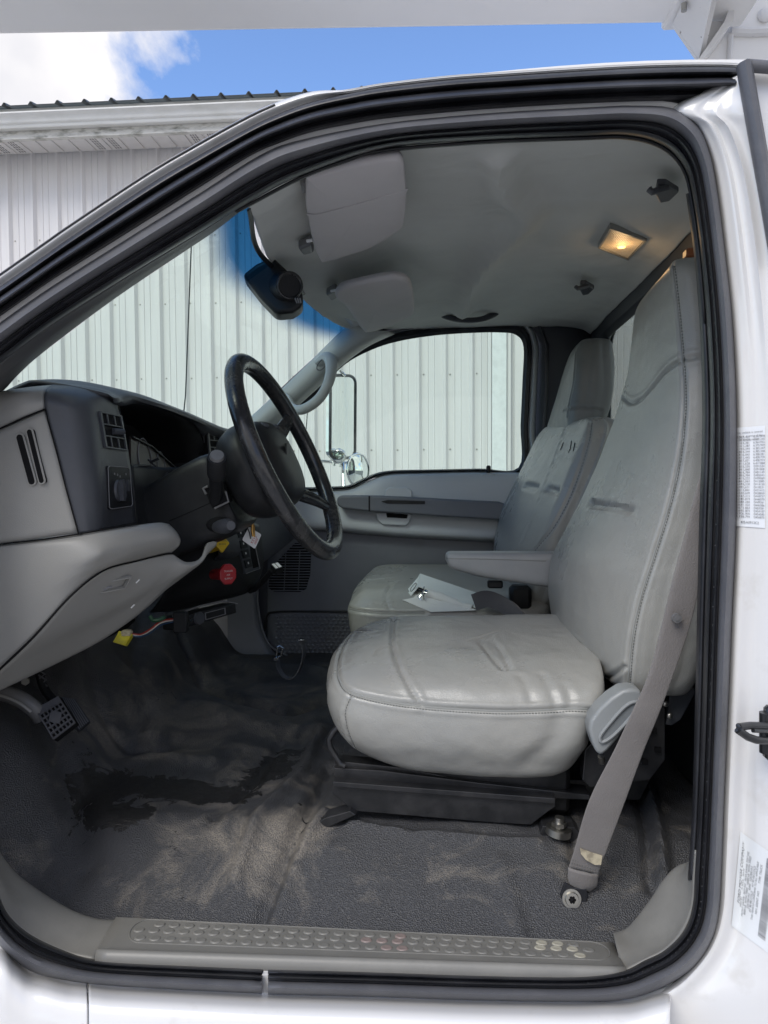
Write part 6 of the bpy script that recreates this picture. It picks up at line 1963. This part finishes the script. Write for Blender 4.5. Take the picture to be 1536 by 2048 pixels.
mb = MB(); mb.prism([P(x, y, 0.2060) for x, y in ((1160, 1696), (1168, 1700), (1180, 1704), (1205, 1712), (1202, 1730), (1190, 1730), (1172, 1720), (1162, 1708))], Vector((0, .002, 0))); mb.build('torn_label', M['tanlabel'], SB, smooth=False)
rows = [[PZ(x, y, -.742) for x, y in r_] for r_ in (((1128, 1768), (1120, 1800), (1132, 1822)), ((1145, 1776), (1140, 1800), (1152, 1826)), ((1175, 1776), (1174, 1800), (1160, 1824)))]
mb = MB()
out = [(1130, 1766), (1148, 1776), (1172, 1778), (1176, 1790), (1172, 1812), (1162, 1824), (1142, 1822), (1126, 1806), (1120, 1790)]
mb.prism([P(x, y, 0.2160) for x, y in out], Vector((0, .006, 0)))
ap = mb.build('anchor_plate', M['rubber'], SB, smooth=False)
md = ap.modifiers.new("b", 'BEVEL'); md.width = .0015; md.segments = 2
c = P(1143, 1797, 0.2140); dd = Vector((0, -1, .25)).normalized()
mb = MB(); mb.cyl(c - dd * .002, c + dd * .003, .0165, 24); mb.cyl(c + dd * .003, c + dd * .009, .0125, 24, .011); mb.build('bolt', M['zinc'], ap)
mb = MB()
for k in range(6):
    a = 2 * math.pi * k / 6; u = Vector((1, 0, 0)); v = dd.cross(u)
    mb.sphere(c + dd * .0088 + u * math.cos(a) * .0042 + v * math.sin(a) * .0042, .0026, 6, 4)
mb.sphere(c + dd * .0088, .004, 8, 5)
mb.build('torx_socket', M['void'], ap)
c = P(1353, 1236, .135)
mb = MB(); mb.cyl(c, c + Vector((0, -.004, 0)), .0085, 20, .0075); mb.cyl(c + Vector((0, -.004, 0)), c + Vector((0, -.0052, 0)), .004, 16); mb.build('stop_button', M['trim_d'], SB)

# ================================================================== overhead things
def pillow(name, outline, z0s, th, mat, par, puff=.006, **k):
    """flat cushion hanging under the roof: outline px + height; rounded edge"""
    top = [PZ(x, y, z) for (x, y), z in zip(outline, z0s)]
    ring = catmull(top, 4, True)
    ctr = ring.mean(axis=0)
    a, b, c_ = Vector(ring[0]), Vector(ring[len(ring) // 3]), Vector(ring[2 * len(ring) // 3])
    n = (b - a).cross(c_ - a).normalized()
    if n.z > 0: n = -n
    n = np.array(n)
    lay = []
    for s_, h in ((.3, 0), (.90, 0), (.975, .12 * th), (1, .5 * th), (.985, .86 * th), (.94, th), (.8, th + puff * .6), (.5, th + puff), (.2, th + puff * 1.1)):
        lay.append((ring - ctr) * s_ + ctr + n * h)
    V, F = close_loft(lay, 3)
    V, F = fix_normals(V, F)
    N = vnormals(V, F); V = V + N * (.0016 * vnoise(V, 14, 3, 2))[:, None]
    return mk(name, V, F, mat, par, **k), V, F
v1, VV, VF = pillow('sun_visor', [(612, 342), (622, 336), (700, 312), (780, 297), (803, 300), (810, 330), (812, 390), (806, 434), (790, 450), (740, 482), (655, 509), (640, 506), (625, 470), (610, 390)],
       [.500, .500, .502, .504, .505, .505, .505, .505, .505, .505, .502, .500, .500, .500], .018, M['visor'], TR, label="grey cloth driver side sun visor folded up against the roof")
h_ = hit(VV, VF, pxcurve([(614, 430), (640, 430), (700, 415), (760, 398), (811, 384)], 6))
mb = MB()
if len(h_) > 3:
    V, F = ribbon([p + n * .0012 for p, n in h_], Vector((.2, .9, 0)), .017, .0016); mk('visor_strap', V, F, M['visor'], v1)
v2, VV, VF = pillow('sun_visor', [(676, 566), (700, 556), (770, 541), (797, 540), (818, 549), (826, 575), (828, 610), (818, 622), (770, 645), (736, 653), (728, 651), (705, 618), (690, 596), (672, 580)],
       [.478, .472, .470, .470, .472, .480, .495, .51, .525, .53, .53, .515, .495, .482], .022, M['visor'], TR, label="grey cloth passenger side sun visor hanging slightly open")
for par_, pts, Zz in ((v1, ((596, 478), (606, 492), (628, 486), (622, 468)), .515), (v1, ((600, 345), (612, 342), (614, 362), (604, 362)), .51), (v2, ((652, 575), (662, 587), (682, 578), (672, 564)), .525)):
    mb = MB(); mb.prism([PZ(x, y, Zz) for x, y in pts], Vector((0, 0, -.022)))
    o = mb.build('visor_hinge', M['trim_d'], par_); md = o.modifiers.new("b", 'BEVEL'); md.width = .006; md.segments = 3
for par_, x, y, Zz in ((v1, 641, 490, .485), (v1, 620, 482, .490), (v2, 686, 587, .492), (v2, 668, 582, .50)):
    mb = MB(); mb.tube([PZ(x - 6, y, Zz), PZ(x + 5, y - 2, Zz)], .0035, 8); mb.build('visor_clip', M['label2'], par_)
# mirror mount pod with round lens
PO = thing('windshield_pod', P(545, 575, .62), "black wedge shaped pod with a round lens high on the windshield", "windshield pod")
pts = [(484, 549), (512, 527), (545, 512), (575, 540), (606, 585), (606, 612), (585, 625), (552, 628), (520, 595)]
mb = MB(); mb.prism([P(x, y, .62) for x, y in pts], Vector((-.015, .08, -.0)))
o = mb.build('housing', M['black'], PO); md = o.modifiers.new("b", 'BEVEL'); md.width = .010; md.segments = 4; md.limit_method = 'ANGLE'
c = P(573, 573, .62); dd = Vector((.45, -.86, -.16)).normalized()
mb = MB(); mb.cyl(c - dd * .02, c + dd * .026, .036, 28, .032); mb.build('lens_barrel', M['black'], PO)
mb = MB(); ring = []
u = dd.cross(Vector((0, 0, 1))).normalized(); v = u.cross(dd)
for k in range(28): ring.append(c + dd * .027 + (u * math.cos(2 * math.pi * k / 28) + v * math.sin(2 * math.pi * k / 28)) * .0275)
mb.tube(ring, .0032, 8, closed=True); mb.build('lens_ring', M['blackgloss'], PO)
mb = MB(); mb.cyl(c + dd * .018, c + dd * .0255, .026, 28); mb.build('lens_glass', M['cluster'], PO)
mb = MB()
for a in range(3): mb.tube([P(590 + a * 5, 596, .60), P(594 + a * 4, 606, .60)], .0018, 5)
mb.build('bracket_clip', M['inkgrey'], PO, kind='stuff')
# passenger pillar grab handle and roof grab handle
def handle(name, pts, rad, mat, par, n=10, **k):
    mb = MB(); c = catmull([P(*p) for p in pts], 6)
    rr = np.interp(np.linspace(0, 1, len(c)), np.linspace(0, 1, len(rad)), rad).tolist()
    mb.tube(c.tolist(), rr, n, flat=.8); return mb.build(name, mat, par, **k)
gh = handle('pillar_grab_handle', [(636, 726, 1.57), (652, 716, 1.55), (662, 722, 1.53), (662, 745, 1.50), (655, 770, 1.48), (640, 795, 1.48), (620, 812, 1.49), (600, 820, 1.50), (584, 815, 1.53), (576, 800, 1.56), (566, 790, 1.58)], [.020, .027, .025, .020, .018, .018, .018, .018, .019, .020, .016], M['pillar'], TR, label="light grey grab handle on the passenger windshield pillar")
mb = MB(); F_ = Face((634, 730, 1.545), (650, 714, 1.535), (656, 722, 1.53), (640, 740, 1.535)); 
mb.tube(catmull([P(x, y, 1.53) for x, y in ((634, 738), (636, 728), (648, 716), (655, 718), (653, 728), (642, 740))], 4, True).tolist(), .0022, 6, closed=True); mb.build('handle_cap', M['trim_d'], gh)
handle('roof_grab_handle', [(888, 622, 1.60), (886, 628, 1.56), (896, 634, 1.53), (915, 639, 1.52), (940, 641, 1.52), (965, 638, 1.52), (985, 630, 1.53), (994, 622, 1.56), (996, 617, 1.60)], [.016, .014, .013, .012, .012, .012, .013, .014, .016], M['charcoal'], TR, label="dark grab handle on the roof above the passenger window")
# dome lamp
DL = thing('dome_lamp', PZ(1243, 488, .55), "lit rectangular dome lamp glowing orange on the headliner", "dome lamp")
LFc = Face(PZ(1222, 459, .551), PZ(1290, 482, .551), PZ(1256, 519, .551), PZ(1199, 496, .551))
mb = MB(); LFc.frame(mb, -.04, 1.04, -.04, 1.04, .05, .05, -.012, .001); mb.build('lamp_bezel', M['trim'], DL, smooth=False)
mb = MB(); LFc.box(mb, .012, .988, .012, .988, -.028, -.004); ln_ = mb.build('lens', M['lens'], DL, smooth=False)
mb = MB()
for k in range(22): LFc.box(mb, .03 + k * .0435, .05 + k * .0435, .03, .97, -.0038, -.0008)
mb.build('lens_rib', M['lens'], DL, kind='stuff', smooth=False)
mb = MB(); mb.sphere(LFc.p(.56, .60, -.001), .007, 12, 8, (1.4, 1, .5)); mb.build('bulb', M['bulb'], DL)
pl = bpy.data.lights.new("dome_light", 'POINT'); pl.energy = .06; pl.color = (1, .62, .28); pl.shadow_soft_size = .02
plo = bpy.data.objects.new("dome_light", pl); COL.objects.link(plo); plo.parent = DL; plo.location = LFc.p(.5, .5, .02) - DL.location
# coat hooks
for (x, y, s_, Zz, lab) in ((1328, 376, 1.0, .53, "black coat hook on the headliner nearest the open door"), (1170, 572, .62, .545, "black coat hook on the headliner above the passenger seat")):
    HK = thing('coat_hook', PZ(x, y, Zz), lab, "coat hook")
    def q(dx, dy, dz=0): return PZ(x + dx * s_, y + dy * s_, Zz + dz)
    mb = MB(); mb.prism([q(-14, -20), q(4, -20), q(30, -4), q(12, 14), q(-8, 18), q(-18, 0)], Vector((0, 0, -.012))); o = mb.build('hook_base', M['charcoal'], HK); md = o.modifiers.new("b", 'BEVEL'); md.width = .003; md.segments = 2
    mb = MB(); mb.tube([q(6, 0, -.014), q(-10, 4, -.022), q(-24, 8, -.026), q(-30, 2, -.020)], .006, 8); mb.build('hook_arm', M['charcoal'], HK)
# amber marker by the header at the back window
mb = MB(); mb.box(PZ(1394, 508, .46), (.05, .03, .02), bev=.004); mb.build('belt_guide', M['redlens'], TR)

# ================================================================== pedals and floor things
BP = thing('brake_pedal', P(110, 1440, .36), "black gridded brake pedal pad on a curved grey arm", "pedal")
mb = MB(); mb.tube(catmull([P(-60, 1372, .34), P(0, 1384, .345), P(40, 1398, .35), P(68, 1418, .355), P(84, 1436, .365)], 6).tolist(), .014, 12, flat=1.2); mb.build('pedal_arm', M['trim_d'], BP)
mb = MB(); mb.tube(catmull([P(-60, 1380, .325), P(0, 1391, .33), P(38, 1406, .335), P(62, 1424, .34)], 6).tolist(), .003, 8); mb.build('arm_edge', M['trim'], BP)
PF = Face((72, 1419, .355), (118, 1393, .372), (152, 1446, .34), (108, 1480, .325))
mb = MB(); PF.box(mb, 0, 1, 0, 1, -.016, 0); pad = mb.build('pedal_pad', M['void'], BP, smooth=False)
mb = MB()
for k in range(7): PF.box(mb, k / 6 * .955, k / 6 * .955 + .045, 0, 1, .0002, .0045)
for k in range(6): PF.box(mb, 0, 1, .17 + k / 5 * .79, .17 + k / 5 * .79 + .04, .0002, .0042)
PF.box(mb, 0, 1, 0, .16, .0002, .0038)
mb.build('pad_grid', M['rubber2'], pad, kind='stuff', smooth=False)
mb = MB(); mb.prism([PF.p(u, v, .0046) for u, v in ((.5, .30), (.80, .52), (.5, .76), (.2, .52))], PF.n * .002); mb.build('pad_emblem', M['rubber2'], pad, smooth=False)
AP = thing('accelerator_pedal', P(150, 1440, .47), "ribbed black accelerator pedal behind the brake pedal pad", "pedal")
AF = Face((122, 1394, .47), (150, 1398, .48), (180, 1442, .46), (157, 1462, .44))
mb = MB(); AF.box(mb, 0, 1, 0, 1, -.012, 0); ac = mb.build('pedal_pad', M['rubber'], AP, smooth=False)
mb = MB()
for k in range(6): AF.box(mb, .08 + k * .15, .15 + k * .15, .02, .98, .0002, .003)
mb.build('pad_rib', M['rubber2'], ac, smooth=False, kind='stuff')
mb = MB(); mb.tube(catmull([P(74, 1320, .52), P(80, 1350, .51), P(90, 1380, .50), P(110, 1405, .49)], 5).tolist(), .010, 8); mb.build('pedal_arm', M['black'], AP)
mb = MB()
for k in range(5):
    mb.tube([P(74 + k * 3, 1338 + k * 12, .50), P(90 + k * 2, 1348 + k * 12, .50), P(78 + k * 3, 1358 + k * 12, .50)], .0022, 6)
mb.build('arm_lattice', M['rubber2'], AP)
mb = MB(); c = P(52, 1361, .46); mb.cyl(c, c + Vector((.003, -.008, 0)), .009, 6); mb.build('pedal_box_bolt', M['zinc'], TR)
mb = MB(); mb.box((-.93, .55, EYE - .30), (.22, .6, .18), bev=.02); mb.build('pedal_box', M['void'], TR)
# trailer brake controller under the dash with wires
BC = thing('brake_controller', P(410, 1240, .72), "black brake controller box screwed under the dash", "controller")
BF2 = Face((350, 1236, .66), (472, 1206, .84), (474, 1226, .84), (352, 1262, .66))
mb = MB(); BF2.box(mb, 0, 1, 0, 1, -.05, 0); bo = mb.build('housing', M['black'], BC); md = bo.modifiers.new("b", 'BEVEL'); md.width = .004; md.segments = 2
mb = MB(); BF2.frame(mb, .46, .80, .18, .80, .012, .05, .0002, .0022); mb.build('panel_outline', M['inkgrey'], bo, smooth=False)
mb = MB(); c = BF2.p(.36, .5, 0); mb.cyl(c, c + BF2.n * .006, .017, 24, .015); mb.build('gain_knob', M['charcoal'], bo)
for u in (.16, .235):
    mb = MB(); c = BF2.p(u, .48, 0); mb.cyl(c, c + BF2.n * .003, .0048, 12); mb.build('screw', M['chrome'], bo)
mb = MB(); mb.box(P(362, 1244, .655), (.035, .02, .05), bev=.003); mb.build('mounting_ear', M['black'], BC)
mb = MB(); mb.tube([P(345, 1232, .68), P(400, 1212, .76), P(445, 1202, .84), P(475, 1208, .86)], .0022, 6); mb.build('mounting_strap', M['inkgrey'], BC)
WC = thing('wiring_connector', P(245, 1278, .52), "yellow plastic wiring connector dangling on thin wires below the dash", "wiring connector")
YFc = Face((238, 1262, .53), (264, 1268, .53), (250, 1291, .52), (226, 1284, .52))
mb = MB(); YFc.box(mb, 0, 1, 0, 1, -.016, 0); mb.build('plug', M['yellowc'], WC, smooth=False)
mb = MB(); YFc.frame(mb, .08, .92, .2, .92, .06, .08, .0002, .002); mb.build('plug_rim', M['yellowc'], WC, smooth=False)
mb = MB(); mb.box(P(254, 1266, .535), (.022, .02, .014), bev=.003); mb.build('plug_boot', M['tanlabel'], WC)
for k, (mt, dy) in enumerate(((M['wired'], -3.5), (M['wirew'], -.5), (M['wireb'], 3.5), (M['rubber'], 1.5))):
    mb = MB(); mb.tube(catmull([P(x, y + dy * s_, Y) for x, y, Y, s_ in ((258, 1268, .535, .5), (280, 1271, .55, .6), (300, 1262, .58, 1), (322, 1246, .61, 1), (350, 1240, .655, .8))], 6).tolist(), .0020, 6)
    mb.build('wire', mt, WC)
mb = MB(); mb.tube(catmull([P(x, y, .60) for x, y in ((300, 1232), (306, 1240), (318, 1240), (330, 1234))], 5).tolist(), .005, 8); mb.build('wire', M['wireg'], WC)
# key with tag hanging at the column
KT = thing('key_tag', P(503, 1070, .56), "white key tag with red print hanging with a brass key from the column", "key tag")
TF = Face((498, 1053, .56), (523, 1069, .565), (510, 1098, .56), (484, 1080, .555))
mb = MB(); TF.shape(mb, rrect(0, 1, 0, 1, .10, .10, 4), -.0006, .0006); tg = mb.build('tag', M['label2'], KT, smooth=False)
text_on(TF, "KEYS", .68, .55, .0085, M['inkred'], tg, .0010, rot=R(92))
mb = MB()
for k in range(3): TF.box(mb, .80 + k * .05, .82 + k * .05, .35, .75, .0008, .0011)
mb.build('small_print', M['inkred'], tg, smooth=False, kind='stuff')
mb = MB(); mb.tube([P(505, 1046, .552), P(504, 1062, .552), P(506, 1073, .552)], .0032, 8); mb.tube([P(508, 1050, .550), P(509, 1074, .550)], .0018, 6); mb.build('key', M['brass'], KT)
mb = MB(); mb.tube([P(495, 1056, .551), P(499, 1066, .551), P(501, 1078, .551)], .0014, 6); mb.build('key_blade', M['ink'], KT)
# loose strap standing on the floor
LS = thing('loose_strap', P(580, 1355, 1.2), "curled dark strap with a wire buckle standing on the floor", "strap")
V, F = ribbon([P(556, 1316, 1.22), P(557, 1334, 1.2), P(566, 1350, 1.18), P(580, 1357, 1.17), P(594, 1348, 1.17), (P(604, 1328, 1.18)), P(608, 1305, 1.19), P(607, 1290, 1.2), P(603, 1281, 1.2)], Vector((.25, 1, .1)), .020)
mk('strap', V, F, M['rubber2'], LS)
mb = MB(); mb.tube([P(x, y, 1.21) for x, y in ((548, 1318), (554, 1315), (562, 1312), (566, 1296), (560, 1292), (555, 1294), (553, 1312))], .0022, 6); mb.box(P(553, 1318, 1.2), (.014, .01, .008)); mb.build('wire_buckle', M['chrome'], LS)
mb = MB(); mb.box(P(603, 1279, 1.2), (.018, .022, .004), bev=.001); mb.build('strap_tip', M['chrome'], LS)

# ================================================================== stickers and striker on the jamb
def on_jamb(px, py, lift_=.0012):
    d = ray(px, py).normalized()
    loc, nrm, i_, ds = JT.ray_cast(CAM, d)
    if loc is None:
        return P(px, py, -.058)
    if nrm.dot(d) > 0: nrm = -nrm
    return loc + nrm * lift_
jm = jamb.data
off_j = wloc(jamb)
JT = BVHTree.FromPolygons([tuple(v.co + off_j) for v in jm.vertices], [tuple(p.vertices) for p in jm.polygons])
class SFace(Face):
    """face bent onto the jamb: corners in px, points dropped on its surface"""
    def __init__(s, q):
        s.q = q
        s.c = [on_jamb(*a) for a in q]
        s.U = (s.c[1] - s.c[0] + s.c[2] - s.c[3]); s.V = (s.c[3] - s.c[0] + s.c[2] - s.c[1]); s.w = s.U.length / 2; s.h = s.V.length / 2
        n = s.U.cross(s.V).normalized()
        s.n = n if n.dot(CAM - s.c[0]) > 0 else -n
def sheet_on_jamb(q, name, mat, par, lift_, nu=10, nv=16, **k):
    V = []; 
    for j in range(nv + 1):
        for i in range(nu + 1):
            u, v = i / nu, j / nv
            x = (q[0][0] * (1 - u) + q[1][0] * u) * (1 - v) + (q[3][0] * (1 - u) + q[2][0] * u) * v
            y = (q[0][1] * (1 - u) + q[1][1] * u) * (1 - v) + (q[3][1] * (1 - u) + q[2][1] * u) * v
            V.append(on_jamb(x, y, lift_))
    F = [(j * (nu + 1) + i, j * (nu + 1) + i + 1, (j + 1) * (nu + 1) + i + 1, (j + 1) * (nu + 1) + i) for j in range(nv) for i in range(nu)]
    V, F = np.array([tuple(v) for v in V]), F
    if (Vector(V[1]) - Vector(V[0])).cross(Vector(V[nu + 1]) - Vector(V[0])).dot(CAM - Vector(V[0])) < 0: F = [f[::-1] for f in F]
    o = mk(name, V, F, mat, par, **k)
    return o
def jamb_text(q, lines, mat, par, size, lift_=.0022, align='CENTER'):
    """lines: (text, u, v); letters laid flat then dropped point by point on the curved jamb"""
    q = [Vector((a, b, 0)) for a, b in q]
    for txt, u, v, sz in lines:
        cu = bpy.data.curves.new("t", 'FONT'); cu.body = txt; cu.size = sz; cu.align_x = align; cu.align_y = 'CENTER'
        tmp = bpy.data.objects.new("t", cu); COL.objects.link(tmp); bpy.context.view_layer.update()
        me = bpy.data.meshes.new_from_object(tmp.evaluated_get(bpy.context.evaluated_depsgraph_get()))
        V = []
        for p in me.vertices:
            uu = u + p.co.x / jw; vv = v - p.co.y / jh
            a = q[0].lerp(q[1], uu).lerp(q[3].lerp(q[2], uu), vv)
            V.append(on_jamb(a.x, a.y, lift_))
        F = [tuple(f.vertices) for f in me.polygons]
        bpy.data.objects.remove(tmp)
        if V: mk('lettering', V, F, mat, par, smooth=False)
q1 = [(1469, 856), (1530, 851), (1530, 1056), (1469, 1052)]
st1 = sheet_on_jamb(q1, 'patent_sticker', M['label'], TR, .0012, label="tall white sticker with columns of patent numbers on the door jamb")
jw, jh = 61, 203
jamb_text(q1, [("This vehicle is covered", .5, .055, 5.6), ("by one or more of the", .5, .090, 5.6), ("following patents", .5, .125, 5.6)], M['inkgrey'], st1, 7)
cA = ["5,087,429", "5,104,327", "5,144,301", "5,161,287", "5,190,344", "5,204,344", "5,216,043", "5,271,442", "5,287,071", "5,311,628", "5,335,576", "5,341,840", "5,364,704", "5,386,704", "5,415,222", "5,441,063", "5,474,330", "5,491,631", "5,513,841", "5,520,609", "5,537,315", "5,545,874", "5,584,284", "5,621,422", "5,673,864", "5,692,874", "5,706,930", "5,738,794"]
cB = ["6,347,078", "6,352,245", "6,364,955", "6,375,949", "6,382,247", "6,385,348", "6,388,281", "6,408,770", "6,408,974", "6,417,888", "D391524", "D391808", "D401149", "D405043", "D409969", "D412085", "D414150", "D418231", "D421412", "D428850", "D444757", "D446070", "D449361", "D446386", "D453381", "D454187", "D454585", "D456875"]
jamb_text(q1, [("\n".join(cA), .30, .50, 6.0)], M['inkgrey'], st1, 6)
jamb_text(q1, [("\n".join(cB), .80, .50, 6.0)], M['inkgrey'], st1, 6)
jamb_text(q1, [("05A3912C2", .52, .955, 7.0)], M['inkgrey'], st1, 7)
q2 = [(1480, 1662), (1560, 1718), (1536, 1905), (1462, 1850)]
st2 = sheet_on_jamb(q2, 'certification_sticker', M['label2'], TR, .0012, label="slanted pale certification sticker with a bar code low on the door jamb")
# lettering runs up the sticker
q2t = [(1462, 1850), (1480, 1662), (1560, 1718), (1536, 1905)]
jw, jh = 190, 92
jamb_text(q2t, [("FORD MOTOR COMPANY", .60, .12, 10.5)], M['inkgrey'], st2, 10)
rows_ = [("MFD BY        IN U.S.A.   DATE", .46, .20, 6), ("FRONT GAWR:  3629 KG   REAR GAWR: 7257 KG", .52, .275, 6), ("8000 LB  WITH TIRES   16000 LB  WITH TIRES", .52, .335, 6), ("225/70R19.5    RIMS   225/70R19.5", .52, .395, 6), ("AT 95 PSI COLD     AT 95 PSI COLD", .52, .455, 6), ("THIS VEHICLE CONFORMS TO ALL APPLICABLE", .52, .515, 5.6), ("VEH. IDENT. NO.        TYPE: TRUCK", .56, .60, 6.4)]
jamb_text(q2t, rows_, M['inkgrey'], st2, 6)
mb = MB()
u = .10
rb = random.Random(3)
while u < .93:
    wv = rb.choice((.005, .005, .009, .013))
    def jp(uu, vv):
        q = [Vector((a, b, 0)) for a, b in q2t]
        a = q[0].lerp(q[1], uu).lerp(q[3].lerp(q[2], uu), vv)
        return on_jamb(a.x, a.y, .0022)
    mb.add([jp(u, .70), jp(u + wv, .70), jp(u + wv, .90), jp(u, .90)], [(0, 1, 2, 3)])
    u += wv + rb.choice((.004, .006, .009))
mb.build('bar_code', M['inkgrey'], st2, smooth=False, kind='stuff')
# striker loop
SK = MB()
SK.tube([P(x, y, Y) for x, y, Y in ((1540, 1452, -.06), (1500, 1451, -.085), (1478, 1454, -.095), (1476, 1460, -.096), (1496, 1474, -.09), (1512, 1480, -.088), (1540, 1482, -.062))], .0052, 10)
SK.cyl(P(1534, 1425, -.05), P(1534, 1505, -.05), .010, 12)
SK.box(P(1545, 1465, -.045), (.022, .016, .075), bev=.004)
SK.tube([P(1506, 1461, -.088), P(1540, 1462, -.066)], .003, 8)
SK.build('door_striker', M['steel'], TR, label="black steel door striker loop on the jamb")
